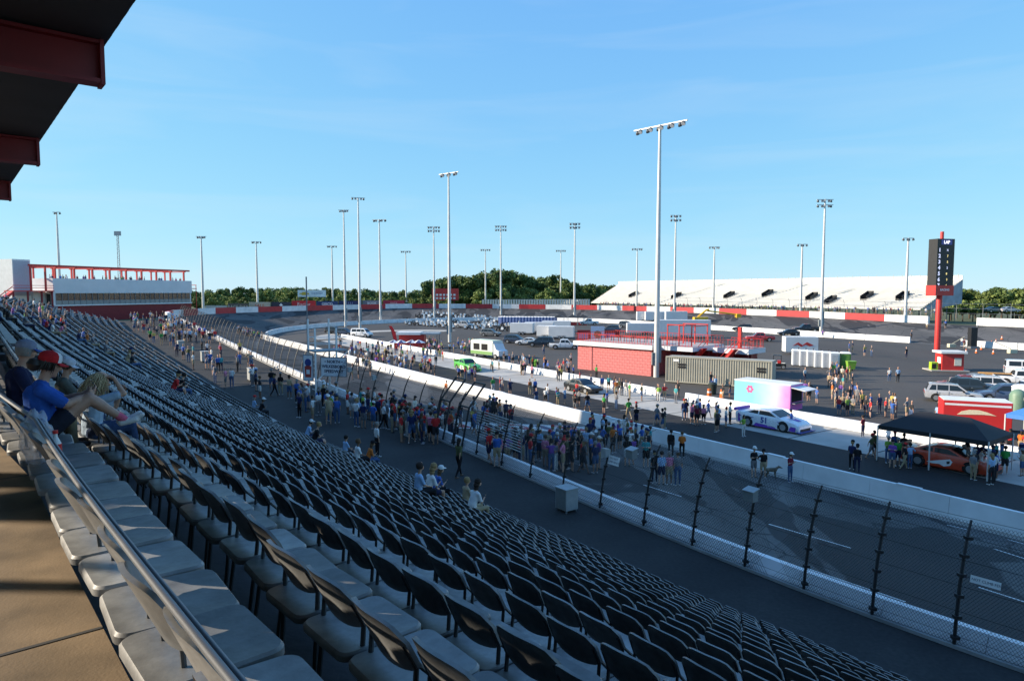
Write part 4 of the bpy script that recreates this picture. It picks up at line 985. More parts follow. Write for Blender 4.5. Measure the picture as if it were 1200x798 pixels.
DIG = emat('digit_light', (.55, .62, .9), .8); AMB = emat('digit_amber', (.9, .75, .3), .8)
for k in range(7): text(str(k + 1), .85, DIG, t, FR(-1.25, z1 - 1.9 - k * .98), bold=.035)
for k, (x, s_) in enumerate(((.35, 'X'), (.4, '7'), (.4, '5'), (.4, '2'), (.3, '8'), (.4, '3'), (.35, '6'))): text(s_, .5, DIG if k in (0, 3) else AMB, t, FR(x, z1 - 1.9 - k * .98), bold=.01)
text('RACING', .5, WHITE, t, face_m((0, -1.006, (z0 + zr) / 2), (0, -1, 0)), bold=.02)

# ---------------------------------------------------------------- vehicles
PAINT = pmat('car_paint', 'paint', .28, .5, .6); TYRE = mat('tyre_rubber', (.018, .018, .018), .85, var=0); RIM = mat('rim_alloy', (.45, .46, .47), .35, metal=.7, var=0)
TAIL = mat('tail_lamp', (.35, .01, .01), .3, var=0); HEAD = mat('head_lamp', (.75, .77, .78), .15, var=0); TRIM = mat('black_trim', (.02, .02, .022), .6, var=0)
CHROMEH = mat('chrome_handle', (.5, .5, .5), .3, metal=.7, var=0)
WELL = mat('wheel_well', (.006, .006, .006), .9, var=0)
def wheel_me(r, w):
    mb = MB(); mb.lathe([(r * .62, -w / 2), (r * .93, -w / 2), (r, -w * .32), (r, w * .32), (r * .93, w / 2), (r * .62, w / 2)], 18, axis='y'); t = mb.mesh('wheel', TYRE, True)
    mb = MB(); mb.lathe([(r * .63, -w * .52), (r * .55, -w * .40), (r * .16, -w * .42), (r * .12, -w * .5)], 14, axis='y'); return t, mb.mesh('rim', RIM, True)
_W = {}
def wheels(parent, xs, yh, r, w=.22, rimcol=None):
    key = (r, w)
    if key not in _W: _W[key] = wheel_me(r, w)
    t, rm = _W[key]
    for x in xs:
        for sy in (-1, 1):
            o = ob('wheel', t, parent, loc=(x, sy * (yh - w / 2 + .015), r)); q = ob('rim', rm, o)
            if sy > 0: q.rotation_euler = (0, 0, math.pi)
def loft(sections, mi=0, cap=True):
    """sections: list of (x, [(y,z)...]) half outlines from bottom centre to top centre; mirrored"""
    mb = MB(); cr = []
    for x, h in sections:
        ring = [(x, y, z) for y, z in h] + [(x, -y, z) for y, z in reversed(h)]
        cr.append(ring)
    mb.rib(cr, None); return mb
def arch_panel(mb, pts, y, sy): mb.add([(x, sy * y, z) for x, z in pts], [tuple(range(len(pts)))])
_BODY = {}
def vehicle_meshes(kind):
    """body, glass panes, lamps for a kind; local +x is forward"""
    if kind in _BODY: return _BODY[kind]
    if kind == 'suv':
        L, W, zb, belt, top = 4.75, .95, .28, 1.02, 1.74
        low = [(-2.36, .55, .98), (-2.30, .30, 1.02), (-1.9, .26, 1.05), (0, .25, 1.04), (1.15, .25, 1.03), (1.55, .26, .99), (2.15, .28, .90), (2.34, .34, .82), (2.39, .45, .70)]
        roof = [(-2.28, 1.0), (-2.0, 1.66), (-1.7, 1.73), (-.4, 1.76), (.35, 1.68), (1.2, 1.03)]; wh = (-1.42, 1.45, .36)
        side = [[(-2.02, 1.10), (-1.42, 1.10), (-1.42, 1.58), (-1.78, 1.58)], [(-1.34, 1.10), (-.42, 1.10), (-.42, 1.60), (-1.34, 1.60)], [(-.34, 1.10), (.92, 1.10), (.30, 1.57), (-.34, 1.60)]]
    elif kind == 'sedan':
        low = [(-2.36, .52, .90), (-2.25, .28, .97), (-1.7, .24, .98), (0, .22, .93), (1.0, .22, .93), (1.5, .24, .86), (2.15, .27, .74), (2.33, .34, .62)]
        roof = [(-1.95, .95), (-1.15, 1.38), (-.5, 1.44), (.2, 1.40), (1.05, .92)]; wh = (-1.42, 1.42, .33); W = .92
        side = [[(-1.35, 1.0), (-.45, .98), (-.45, 1.33), (-1.0, 1.31)], [(-.37, .98), (.78, .96), (.15, 1.31), (-.37, 1.34)]]
    elif kind == 'pickup':
        low = [(-2.85, .55, 1.05), (-2.80, .40, 1.12), (-1.0, .36, 1.12), (-.95, .34, 1.10), (1.2, .34, 1.12), (1.6, .34, 1.10), (2.5, .36, 1.04), (2.72, .45, .95), (2.78, .55, .8)]
        roof = [(-.98, 1.12), (-.85, 1.75), (-.6, 1.84), (.5, 1.84), (1.28, 1.12)]; wh = (-1.75, 1.75, .40); W = .98
        side = [[(-.78, 1.2), (.0, 1.2), (.0, 1.70), (-.68, 1.68)], [(.08, 1.2), (1.0, 1.2), (.48, 1.69), (.08, 1.70)]]
    elif kind == 'stock':
        low = [(-2.45, .50, .98), (-2.40, .22, 1.02), (-1.9, .14, 1.02), (-1.2, .12, 1.0), (0, .11, .95), (1.1, .11, .92), (1.5, .11, .86), (2.1, .11, .74), (2.42, .11, .58), (2.50, .12, .40)]
        roof = [(-1.75, 1.0), (-.95, 1.30), (-.5, 1.34), (.25, 1.32), (1.15, .91)]; wh = (-1.38, 1.40, .35); W = .99
        side = [[(-1.40, 1.04), (-.62, 1.0), (-.62, 1.25), (-.98, 1.23)], [(-.52, 1.0), (.82, .96), (.22, 1.25), (-.52, 1.27)]]
    elif kind == 'race_truck':
        low = [(-2.55, .5, 1.12), (-2.50, .2, 1.15), (-1.2, .14, 1.15), (-1.1, .13, 1.12), (.8, .13, 1.04), (1.3, .12, 1.0), (2.2, .12, .86), (2.5, .12, .66), (2.56, .13, .45)]
        roof = [(-1.15, 1.14), (-1.0, 1.55), (-.75, 1.62), (.15, 1.60), (.95, 1.04)]; wh = (-1.5, 1.45, .36); W = .99
        side = [[(-.92, 1.16), (-.2, 1.14), (-.2, 1.50), (-.86, 1.50)], [(-.12, 1.14), (.70, 1.10), (.15, 1.49), (-.12, 1.50)]]
    else:  # van
        low = [(-2.55, .45, 1.15), (-2.50, .32, 1.2), (0, .30, 1.2), (1.3, .30, 1.18), (1.7, .30, 1.12), (2.35, .32, 1.0), (2.5, .42, .8)]
        roof = [(-2.52, 1.18), (-2.45, 1.95), (-2.2, 2.02), (.75, 2.02), (1.1, 1.92), (1.85, 1.14)]; wh = (-1.6, 1.6, .37); W = .98
        side = [[(.35, 1.28), (1.45, 1.28), (1.0, 1.82), (.35, 1.85)], [(-.85, 1.28), (.25, 1.28), (.25, 1.85), (-.85, 1.85)], [(-2.2, 1.28), (-.95, 1.28), (-.95, 1.85), (-2.2, 1.85)]]
    race = kind in ('stock', 'race_truck')
    x0, x1 = low[0][0], low[-1][0]
    def wof(x):
        q = (x - (x0 + x1) / 2) / ((x1 - x0) / 2); return W * (1 - .10 * abs(q) ** 4)
    secs = []
    for x, a, b in low:
        w = wof(x); m = (a + b) / 2
        secs.append((x, [(0, a), (w * .90, a), (w * .985, a + .08), (w, m), (w * .985, b - .12), (w * .93, b - .02), (w * .6, b + .012), (0, b + .018)]))
    mb = loft(secs); n_l = len(mb.f)
    # cabin above the belt
    zb_ = min(roof[0][1], roof[-1][1]) - .06; ztop = max(z for _, z in roof)
    def cw(z): return W * .93 - (z - zb_) * .30
    cr = []
    rs_ = [(roof[0][0] - .03, zb_ - .02)] + roof + [(roof[-1][0] + .03, zb_ - .02)]
    for x, z in rs_:
        w = cw(z); cr.append([(x, w, z), (x, w * .6, z + .02), (x, 0, z + .028), (x, -w * .6, z + .02), (x, -w, z)])
    v = [p for c in cr for p in c]; k = 5; nn = len(cr); f = [(i * k + j, i * k + j + 1, (i + 1) * k + j + 1, (i + 1) * k + j) for i in range(nn - 1) for j in range(k - 1)]
    f.append(tuple(i * k for i in range(nn))); f.append(tuple(i * k + k - 1 for i in reversed(range(nn))))
    mb.add(v, f)
    body = mb.mesh('body', PAINT, True)
    panes = []
    for pts in side:
        for sy in (-1, 1):
            q = MB(); q.add([(x, sy * (cw(z) + .006), z) for x, z in pts] + [(x, sy * (cw(z) - .02), z) for x, z in pts], [(0, 1, 2, 3), (4, 7, 6, 5), (0, 4, 5, 1), (1, 5, 6, 2), (2, 6, 7, 3), (3, 7, 4, 0)]); panes.append(('side_window', q.mesh('side_window', GLASS)))
    for nm, (pa, pb) in (('windscreen', (roof[-1], roof[-2])), ('rear_window', (roof[0], roof[1]))):
        q = MB(); sg = 1 if nm == 'windscreen' else -1; pts = []
        for fr in (.10, .90):
            x = pa[0] + (pb[0] - pa[0]) * fr; z = pa[1] + (pb[1] - pa[1]) * fr + .026; w = cw(z) * .90
            for y in (-w, -w * .5, w * .5, w): pts.append((x + sg * .008, y, z + (.0 if abs(y) < w * .9 else -.012)))
        q.add(pts, [(0, 1, 5, 4), (1, 2, 6, 5), (2, 3, 7, 6)]); panes.append((nm, q.mesh(nm, GLASS, fix=False)))
    lamps = []
    xf = low[-2][0]; zf = low[-2][2] - .14; xr = low[0][0]
    for sy in (-1, 1):
        q = MB(); w = wof(xf); q.box(xf - .12, xf + .05, sy * w * .55 if sy > 0 else -w * .93, w * .93 if sy > 0 else -w * .55, zf - .06, zf + .07); lamps.append(('headlight', q.mesh('headlight', HEAD)))
        q = MB(); w = wof(xr); q.box(xr - .02, xr + .15, sy * w * .62 if sy > 0 else -w * .95, w * .95 if sy > 0 else -w * .62, low[0][2] - .24, low[0][2] - .06); lamps.append(('taillight', q.mesh('taillight', TAIL)))
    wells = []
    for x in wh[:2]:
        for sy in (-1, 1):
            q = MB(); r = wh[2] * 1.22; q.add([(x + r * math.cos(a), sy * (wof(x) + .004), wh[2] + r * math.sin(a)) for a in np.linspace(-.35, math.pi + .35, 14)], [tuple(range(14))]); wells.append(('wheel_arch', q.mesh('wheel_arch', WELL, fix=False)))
    q = MB(); q.box(x1 - .12, x1 + .03, -W * .62, W * .62, low[-1][1] + .04, low[-1][1] + .2); lamps.append(('grille', q.mesh('grille', TRIM)))
    _BODY[kind] = (body, panes, lamps, wells, wh, W, low); return _BODY[kind]
def vehicle(kind, u, v, rz, col, label, name='parked_car', cat='car', group=None, scale=1.0, p=None):
    p = p or hit(u, v); body, panes, lamps, wells, wh, W, low = vehicle_meshes(kind)
    t = thing(name, label, cat, p, rz, group, scale=scale)
    b = ob('body', body, t); b['paint'] = col
    for nm, m in panes: ob(nm, m, t)
    for nm, m in lamps:
        if nm == 'grille' or not kind in ('stock', 'race_truck') or nm == 'headlight': ob(nm, m, t)
    for nm, m in wells: ob(nm, m, t)
    wheels(t, wh[:2], W, wh[2], .24 if kind not in ('stock', 'race_truck') else .30)
    for sy in (-1, 1):
        if kind not in ('stock', 'race_truck'):
            mb = MB(); mb.box(.72, .90, sy * (W + .0) if sy > 0 else -W - .17, W + .17 if sy > 0 else -W, 1.02, 1.15); mk('mirror', mb, TRIM, t)
    if kind not in ('stock', 'race_truck'):
        xs = {'suv': (-1.38, -.38, .98), 'sedan': (-1.38, -.41, .86), 'pickup': (-.86, .04, 1.1), 'van': (-.9, .3, 1.5)}[kind]; zt = {'suv': 1.0, 'sedan': .92, 'pickup': 1.08, 'van': 1.16}[kind]
        for sy in (-1, 1):
            for x in xs: mb = MB(); mb.box(x - .008, x + .008, sy * (W - .03) if sy > 0 else -W - .004, W + .004 if sy > 0 else -W + .03, .42, zt); mk('door_seam', mb, WELL, t)
            for x in xs[:2]: mb = MB(); mb.box(x + .10, x + .26, sy * W if sy > 0 else -W - .02, W + .02 if sy > 0 else -W, zt - .17, zt - .13); mk('door_handle', mb, CHROMEH, t)
            mb = MB(); mb.box(wh[0] + .45, wh[1] - .45, sy * (W - .05) if sy > 0 else -W - .006, W + .006 if sy > 0 else -W + .05, .27, .36); mk('sill_trim', mb, TRIM, t)
    if kind == 'pickup':
        mb = MB(); mb.box(-2.72, -1.05, -.80, .80, 1.10, 1.142); mk('bed', mb, WELL, t)
    if kind == 'suv':
        for sy in (-.66, .66): mb = MB(); mb.tube([(-1.8, sy, 1.79), (-1.6, sy, 1.83), (.0, sy, 1.83), (.2, sy, 1.77)], .02, 5); mk('roof_rail', mb, TRIM, t)
    return t
WHT = (.72, .73, .74); BLK = (.014, .015, .018); SILV = (.40, .41, .43); NAVYC = (.025, .04, .075); GREY = (.13, .135, .14)
dirS = RZ_S + math.pi                                     # cars in the pit lane face back along the straight
# white and purple stock car
c = vehicle('stock', 905, 501, dirS + R(4), (.78, .78, .82), 'white and purple stock car with low front splitter in the pit lane', 'stock_car', 'race car', scale=1.14)
PURP = mat('purple_decal', (.16, .05, .42), .4, var=.1); BLUD = mat('blue_decal', (.05, .08, .30), .4, var=.1)
def side_decal(car, pts, y, m, name='decal', sides=(-1, 1)):
    for sy in sides:
        mb = MB(); mb.add([(x, sy * (y + .004), z) for x, z in pts], [tuple(range(len(pts)))]); mk(name, mb, m, car)
side_decal(c, [(-2.2, .30), (-1.75, .22), (-1.78, .55), (-2.2, .9)], .93, PURP); side_decal(c, [(-.9, .14), (.95, .13), (.7, .30), (-.7, .38)], .985, PURP); side_decal(c, [(1.85, .16), (2.3, .16), (2.35, .45), (1.9, .5)], .945, PURP)
for sy in (-1, 1): text('51', .55, BLUD, c, face_m((-.05, sy * .997, .62), (0, sy, 0)), name='race_number', bold=.02)
mb = MB(); mb.box(-2.6, -2.42, -.9, .9, 1.02, 1.22); mk('spoiler', mb, PURP, c)
mb = MB(); mb.box(2.42, 2.72, -.97, .97, .10, .16); mk('splitter', mb, BLUD, c)
mb = MB(); mb.add([(1.3, -.3, .905), (2.1, -.22, .775), (2.1, .22, .775), (1.3, .3, .905)], [(0, 1, 2, 3)]); mk('bonnet_decal', mb, PURP, c)
for k, (x, z, tx, m_) in enumerate(((-1.05, .72, 'SPEED', BLUD), (1.05, .66, 'OIL', PURP), (.6, .28, 'RACE PARTS', WHITE), (-2.05, .72, 'TIRES', BLUD))):
    for sy in (-1, 1): text(tx, .13, m_, c, face_m((x, sy * (1.0 if abs(x) < 1.3 else .965), z), (0, sy, 0)), name='sponsor_mark', ext=.002)
# green race truck
c = vehicle('race_truck', 548, 434, dirS + R(-3), (.10, .46, .06), 'bright green and white race truck among the pit crowd', 'race_truck', 'race truck')
side_decal(c, [(-.6, .2), (.9, .18), (.6, .75), (-.3, .8)], .99, WHITE)
for sy in (-1, 1): text('7', .5, mat('number_black', (.02, .02, .02), .5, var=0), c, face_m((.1, sy * 1.0, .5), (0, sy, 0)), name='race_number', bold=.02)
mb = MB(); mb.box(1.2, 2.3, -.75, .75, 1.02, 1.03); 
mb = MB(); mb.box(-2.68, -2.5, -.9, .9, 1.12, 1.36); mk('spoiler', mb, mat('lime_paint', (.3, .55, .08), .4, var=.05), c)
# orange-red stock car under the black canopy
c = vehicle('stock', 1112, 548, dirS + R(6), (.62, .06, .02), 'orange red stock car with white wing emblem under the black canopy', 'stock_car', 'race car', scale=1.05)
for sy in (-1, 1):
    mb = MB(); mb.add([(x, sy * .998, z) for x, z in ((-.9, .40), (-.35, .55), (.35, .74), (.5, .60), (.38, .36), (.05, .25), (-.2, .36), (-.6, .33))], [tuple(range(8))]); mk('wing_emblem', mb, WHITE, c)
    mb = MB(); mb.add([(x, sy * 1.0, z) for x, z in ((.18, .58), (.36, .62), (.34, .46), (.2, .42))], [tuple(range(4))]); mk('emblem_spot', mb, mat('number_black', (.02, .02, .02)), c)
side_decal(c, [(-2.3, .3), (-1.8, .22), (-1.85, .6), (-2.3, .85)], .935, mat('number_black', (.02, .02, .02)))
mb = MB(); mb.box(-2.6, -2.42, -.9, .9, 1.02, 1.2); mk('spoiler', mb, mat('number_black', (.02, .02, .02)), c)
vehicle('sedan', 683, 459, dirS + R(2), BLK, 'black sedan driving along the pit lane', 'sedan')
# infield parked vehicles
vehicle('van', 424, 395, dirS + R(35), WHT, 'white van parked beyond the infield wall', 'van', 'van')
vehicle('suv', 404, 393, dirS + R(40), NAVYC, 'dark blue SUV parked beside the white van', 'suv')
vehicle('suv', 392, 391, dirS + R(40), BLK, 'black SUV parked second from the white van', 'suv')
vehicle('suv', 604, 402, R(-20), NAVYC, 'dark blue SUV nose-in near the white trailers', 'suv')
vehicle('sedan', 618, 404, R(170), WHT, 'white car parked between two dark SUVs', 'hatchback')
vehicle('suv', 634, 406, R(172), (.02, .03, .045), 'near-black SUV beside the white pickup', 'suv', scale=1.1)
vehicle('pickup', 662, 409, R(-5), WHT, 'white pickup truck parked beside the brick building', 'pickup_truck', 'pickup')
vehicle('pickup', 944, 389, R(175), BLK, 'black pickup parked by the inner wall', 'pickup_truck', 'pickup')
vehicle('sedan', 924, 393, R(175), BLK, 'black car parked beside the black pickup', 'sedan')
vehicle('suv', 716, 389, R(160), NAVYC, 'dark SUV behind the red roof deck', 'suv')
# row of parked cars by the red trailer
PR = R(-28)
vehicle('suv', 1116, 470, PR, SILV, 'silver SUV at the end of the parked row beside the red trailer', 'suv', scale=1.02)
vehicle('suv', 1140, 463, PR, (.02, .028, .035), 'charcoal SUV parked next to the silver SUV', 'suv', scale=1.03)
vehicle('suv', 1166, 461, PR + R(3), (.62, .63, .65), 'white SUV parked behind the charcoal one', 'suv', scale=1.06)
vehicle('pickup', 1199, 452, PR, WHT, 'white pickup with tan load at the far end of the row', 'pickup_truck', 'pickup')
vehicle('van', 1206, 441, PR, WHT, 'white van beyond the parked row', 'van', 'van')
p = hit(1178, 448); t = thing('flatbed_trailer', 'tan wooden flatbed trailer behind the white SUV', 'trailer', p, PR)
mb = MB(); mb.box(-2.6, 2.6, -1, 1, .62, .75); mk('deck', mb, mat('tan_planks', (.50, .30, .12), .8, var=.2), t)
for y in (-1.0, .93): mb = MB(); mb.box(-2.6, 2.6, y, y + .07, .752, 1.0); mk('side_board', mb, mat('tan_planks', (0, 0, 0)), t)
wheels(t, (-.4, .5), 1.05, .34)
vehicle('sedan', 1180, 365, R(0), (.5, .5, .52), 'pale car beyond the far fence by the right trees', 'parked_car', p=at(1183, 366, 175))
vehicle('sedan', 1180, 365, R(0), (.08, .14, .14), 'dark green car beyond the far fence', 'parked_car', p=at(1165, 366, 176))

for u, v, kd, col, lab in ((1128, 458, 'suv', (.30, .03, .03), 'dark red SUV in the second row of parked cars'), (1150, 453, 'sedan', SILV, 'silver sedan in the second row of parked cars'), (1176, 470, 'suv', (.06, .09, .16), 'steel blue SUV beside the green booth'), (1204, 466, 'suv', WHT, 'white SUV at the edge behind the green booth'),
                           (545, 384, 'pickup', SILV, 'silver pickup beyond the white chairs'), (575, 394, 'suv', GREY, 'grey SUV before the white chairs'), (690, 381, 'pickup', WHT, 'white pickup by the black tents'), (735, 384, 'suv', GREY, 'grey SUV behind the sponsor backdrop'), (870, 388, 'suv', BLK, 'black SUV on the open infield behind the roof deck'), (890, 400, 'pickup', (.4, .03, .03), 'red pickup behind the roof deck')):
    vehicle(kd, u, v, R(random.choice((-20, 160, 170))), col, lab, 'pickup_truck' if kd == 'pickup' else kd, 'pickup' if kd == 'pickup' else 'car')
# ---------------------------------------------------------------- trailers, container, tents
CHROME = mat('corner_trim', (.6, .61, .62), .35, metal=.5, var=0)
def box_trailer(u, v, rz, L, W, H, m, label, axles=2, name='box_trailer', p=None):
    p = p or hit(u, v); t = thing(name, label, 'trailer', p, rz)
    mb = MB(); mb.box(-L / 2, L / 2, -W / 2, W / 2, .45, H); mk('body', mb, m, t, bevel=.05)
    mb = MB(); mb.box(-L / 2 + .03, L / 2 - .03, -W / 2 + .03, W / 2 - .03, H + .002, H + .05); mk('roof', mb, WHITE, t)
    wheels(t, [(-.5 + .85 * k) for k in range(axles)], W / 2 + .05, .33)
    for y in (-W / 2 - .02, W / 2 - .02): mb = MB(); mb.box(-1.0, .95, y, y + .04, .62, .80); mk('mudguard', mb, CHROME, t)
    mb = MB(); mb.tube([(L / 2, -.5, .5), (L / 2 + 1.1, 0, .5), (L / 2, .5, .5)], .05, 5); mk('drawbar', mb, BLACK, t)
    return t
TRW = mat('trailer_white', (.70, .71, .71), .45, var=.05, scale=.5)
for u, v, rz, L, lab in ((612, 392, R(-12), 5.5, 'white box trailer at the end of the parked cluster'), (632, 391, R(-10), 7, 'long white box trailer behind the dark SUVs'), (652, 389, R(-8), 7, 'white box trailer in the rear of the cluster'),
                         (658, 397, R(170), 5.5, 'white enclosed trailer behind the white pickup'), (641, 396, R(165), 4.2, 'small cream trailer between the larger white ones')):
    box_trailer(u, v, rz, L, 2.3, 2.7, TRW, lab)
box_trailer(800, 396, R(-4), 11.5, 2.5, 3.9, TRW, 'long white trailer behind the red roof deck', 2)
box_trailer(757, 392, R(-4), 9, 2.4, 2.6, TRW, 'low white trailer left of the long one', 2)
for u, lab in ((755, 'white box van at the inner wall beside the mast'), (768, 'white box van at the inner wall, middle of three'), (792, 'white flat-sided van at the inner wall near the yellow machine')): box_trailer(u, 377, R(-3), 6 if u > 760 else 4.5, 2.3, 2.9, TRW, lab, 1, 'box_van')
# red trailer at right
p = hit(1140, 510); t = box_trailer(1140, 510, dirS + R(34), 4.4, 2.2, 2.75, mat('trailer_red', (.55, .03, .03), .4, var=.06, scale=.6), 'bright red show trailer with cream emblem behind the black canopy', p=p)
mb = MB(); mb.prism([(-1.1, .0), (-.8, .28), (-.3, .42), (.3, .42), (.8, .3), (1.4, .05), (.6, .1), (-.2, .06)], 'y', 0, .02); mk('emblem', mb, mat('emblem_cream', (.75, .66, .45), .5, var=.1), t, loc=(-.2, -1.125, 1.7)); mb = MB(); mb.prism([(-1.1, .0), (-.8, .28), (-.3, .42), (.3, .42), (.8, .3), (1.4, .05), (.6, .1), (-.2, .06)], 'y', 0, .02); mk('emblem', mb, mat('emblem_cream', (0, 0, 0)), t, loc=(-.2, 1.107, 1.7))
mb = MB(); mb.box(-2.1, 2.1, -1.112, -1.102, 2.4, 2.55); mk('stripe', mb, WHITE, t)
# pastel food trailer
p = hit(901, 482); t = thing('food_trailer', 'cyan to pink food trailer with open service awning', 'food trailer', p, dirS + R(8))
m_, nt, b_ = _principled('pastel_wrap'); tc = N(nt, 'ShaderNodeTexCoord'); sx_ = N(nt, 'ShaderNodeSeparateXYZ'); nt.links.new(tc.outputs['Object'], sx_.inputs[0]); no_ = N(nt, 'ShaderNodeTexNoise'); no_.inputs['Scale'].default_value = .9; nt.links.new(tc.outputs['Object'], no_.inputs['Vector'])
ad = N(nt, 'ShaderNodeMath', operation='ADD'); nt.links.new(sx_.outputs[0], ad.inputs[0]); nt.links.new(no_.outputs[0], ad.inputs[1])
mr = N(nt, 'ShaderNodeMapRange'); mr.inputs[1].default_value = -.6; mr.inputs[2].default_value = 3.2; nt.links.new(ad.outputs[0], mr.inputs[0])
rp = N(nt, 'ShaderNodeValToRGB'); rp.color_ramp.elements[0].color = (.22, .58, .66, 1); rp.color_ramp.elements[1].color = (.66, .16, .50, 1); e = rp.color_ramp.elements.new(.55); e.color = (.50, .62, .76, 1); nt.links.new(mr.outputs[0], rp.inputs[0]); nt.links.new(rp.outputs[0], b_.inputs['Base Color']); b_.inputs['Roughness'].default_value = .4
mb = MB(); mb.box(-2.9, 2.6, -1.15, 1.15, .45, 2.75); mk('body', mb, m_, t, bevel=.05)
mb = MB(); mb.box(-2.92, 2.62, -1.17, 1.17, 2.752, 2.82); mk('roof', mb, WHITE, t)
mb = MB(); mb.box(2.603, 2.62, -.95, .95, 1.25, 2.45); mk('service_window', mb, WELL, t)
mb = MB(); mb.add([(2.61, -1.1, 2.55), (2.61, 1.1, 2.55), (3.9, 1.1, 2.35), (3.9, -1.1, 2.35), (2.61, -1.1, 2.60), (2.61, 1.1, 2.60), (3.9, 1.1, 2.40), (3.9, -1.1, 2.40)], [(0, 1, 2, 3), (7, 6, 5, 4), (0, 3, 7, 4), (1, 5, 6, 2), (2, 6, 7, 3)]); mk('awning', mb, WHITE, t)
mb = MB(); mb.box(2.61, 2.95, -1.0, 1.0, 1.12, 1.18); mk('counter', mb, STEEL, t)
for k in range(6):
    a = k * math.pi / 3; mb = MB(); mb.lathe([(.13, 0), (.13, .01)], 12, axis='y'); mk('flower_petal', mb, mat('petal_pink', (.65, .10, .28), .5, var=.1), t, loc=(-1.3 + .24 * math.cos(a), 1.152, 2.05 + .24 * math.sin(a)))
    mb = MB(); mb.lathe([(.13, -.01), (.13, 0)], 12, axis='y'); mk('flower_petal', mb, mat('petal_pink', (0, 0, 0)), t, loc=(-1.3 + .24 * math.cos(a), -1.152, 2.05 + .24 * math.sin(a)))
wheels(t, (.1, 1.0), 1.19, .36)
# vintage-style food truck, green and white, in the crowd
p = hit(573, 419); t = thing('food_truck', 'white and green food truck with serving hatches behind the pit crowd', 'food truck', p, dirS + R(10))
mb = MB(); mb.box(-3.4, 2.2, -1.1, 1.1, .5, 2.75); mk('body', mb, mat('truck_pale_green', (.64, .67, .62), .45, var=.1, scale=.8), t, bevel=.12)
mb = MB(); mb.prism([(2.2, .5), (3.5, .5), (3.5, 1.3), (2.9, 1.5), (2.4, 2.4), (2.2, 2.4)], 'y', -1.0, 1.0); mk('cab', mb, TRW, t, bevel=.05)
for x in (-2.6, -.6):
    for y0, y1 in ((1.102, 1.13), (-1.13, -1.102)): mb = MB(); mb.box(x, x + 1.5, y0, y1, 1.3, 2.3); mk('hatch', mb, WELL, t)
mb = MB(); mb.box(-3.2, 2.0, -1.0, 1.0, 2.752, 2.9); mk('roof', mb, mat('roof_lime', (.60, .66, .52), .5, var=.1), t)
for y in (-1.16, 1.14): mb = MB(); mb.box(-3.3, 2.1, y, y + .02, .6, 1.1); mk('orange_band', mb, mat('truck_orange', (.20, .38, .12), .5, var=.2), t)
wheels(t, (-2.2, 2.7), 1.1, .4)
# ribbed shipping container
a, b = hit(780, 448), hit(904, 456); d = (b - a).normalized(); L = 12.2; t = thing('shipping_container', 'long ribbed grey tan shipping container beside the brick building', 'container', a + Vector((0, 0, .1)), math.atan2(d.y, d.x)); L = (b - a).length
CT = mat('container_tan', (.36, .35, .29), .55, var=.1, scale=.7); ang = math.atan2(d.y, d.x)
mb = MB(); n = int(L / .28); poly = []
for k in range(n):
    x = .1 + k * (L - .2) / n; w = (L - .2) / n; poly += [(x, 0), (x + w * .38, 0), (x + w * .5, .06), (x + w * .88, .06)]
A = [(x, y, .12) for x, y in poly]; Bt = [(x, y, 3.0) for x, y in poly]; mb.strip(A, Bt); mk('ribbed_side', mb, CT, t)
mb = MB(); mb.box(0, L, .08, 2.44, .0, 3.05); mk('shell', mb, CT, t)
for z0_, z1_ in ((.0, .14), (2.95, 3.11)): mb = MB(); mb.box(-.02, L + .02, -.03, .10, z0_, z1_); mk('edge_rail', mb, CT, t)
for x in (-.03, L - .1): mb = MB(); mb.box(x, x + .13, -.04, .11, .142, 2.948); mk('corner_post', mb, CT, t)
mb = MB(); mb.box(-.06, -.032, .2, 2.3, .2, 2.9); mk('door', mb, mat('container_end', (.12, .12, .10), .6, var=.1), t)
for x in (1.5, L - 1.6):
    for k in range(2): mb = MB(); mb.box(x, x + .95, -.045, -.035, 1.75 + .32 * k, 1.98 + .32 * k); mk('vent', mb, BLACK, t)
mb = MB(); mb.box(.9, 1.6, -.046, -.036, 2.5, 2.8); mk('notice', mb, WHITE, t)

# ---------------------------------------------------------------- painted brick building with roof deck
c0, c1, c2 = hit(677, 432), hit(763, 441), None
d = (c1 - c0); Lb = d.length; d.normalize(); ang = math.atan2(d.y, d.x)
bb = thing('brick_building', 'red painted brick building with white fascia and red railed roof deck', 'building', c0 + Vector((0, 0, -.1)), ang)
BRK = mat('painted_brick', (.60, .17, .165), .7, var=.22, scale=3.5, bump=.3, bscale=30, detail=6); GRT = mat('brick_joint', (.36, .08, .08), .9, var=.2)
Hb, Db = 3.5, 9.0
mb = MB(); mb.box(.012, Lb - .012, .012, Db, 0, Hb); mk('wall_core', mb, GRT, bb)
# brick courses on the two faces that show: every brick proud of its joint
def brick_me(w, h): mb = MB(); mb.box(0, w, -.012, .010, 0, h); return mb.mesh('brick', BRK)
bw, bh, jt = .80, .385, .02
BM = brick_me(bw - jt, bh - jt); BMH = brick_me(bw / 2 - jt, bh - jt); nb = 0
stuffb = MB()
for r_ in range(9):
    x = 0.0; first = True
    while x < Lb - .1:
        w = bw / 2 if (first and r_ % 2) else bw; first = False
        if x + w > Lb: w = Lb - x
        if abs(w - bw) < .01 and nb < 290: ob('brick', BM, bb, loc=(x + jt / 2, 0, r_ * bh + jt / 2)); nb += 1
        else: stuffb.box(x + jt / 2, x + w - jt / 2, -.012, .010, r_ * bh + jt / 2, (r_ + 1) * bh - jt / 2)
        x += w
    y = 0.02
    while y < Db - .1:
        w = min(bw, Db - y); stuffb.box(Lb - .011, Lb + .012, y + jt / 2, y + w - jt / 2, r_ * bh + jt / 2, (r_ + 1) * bh - jt / 2); y += w
o = mk('small_bricks', stuffb, BRK, bb); o['kind'] = 'stuff'
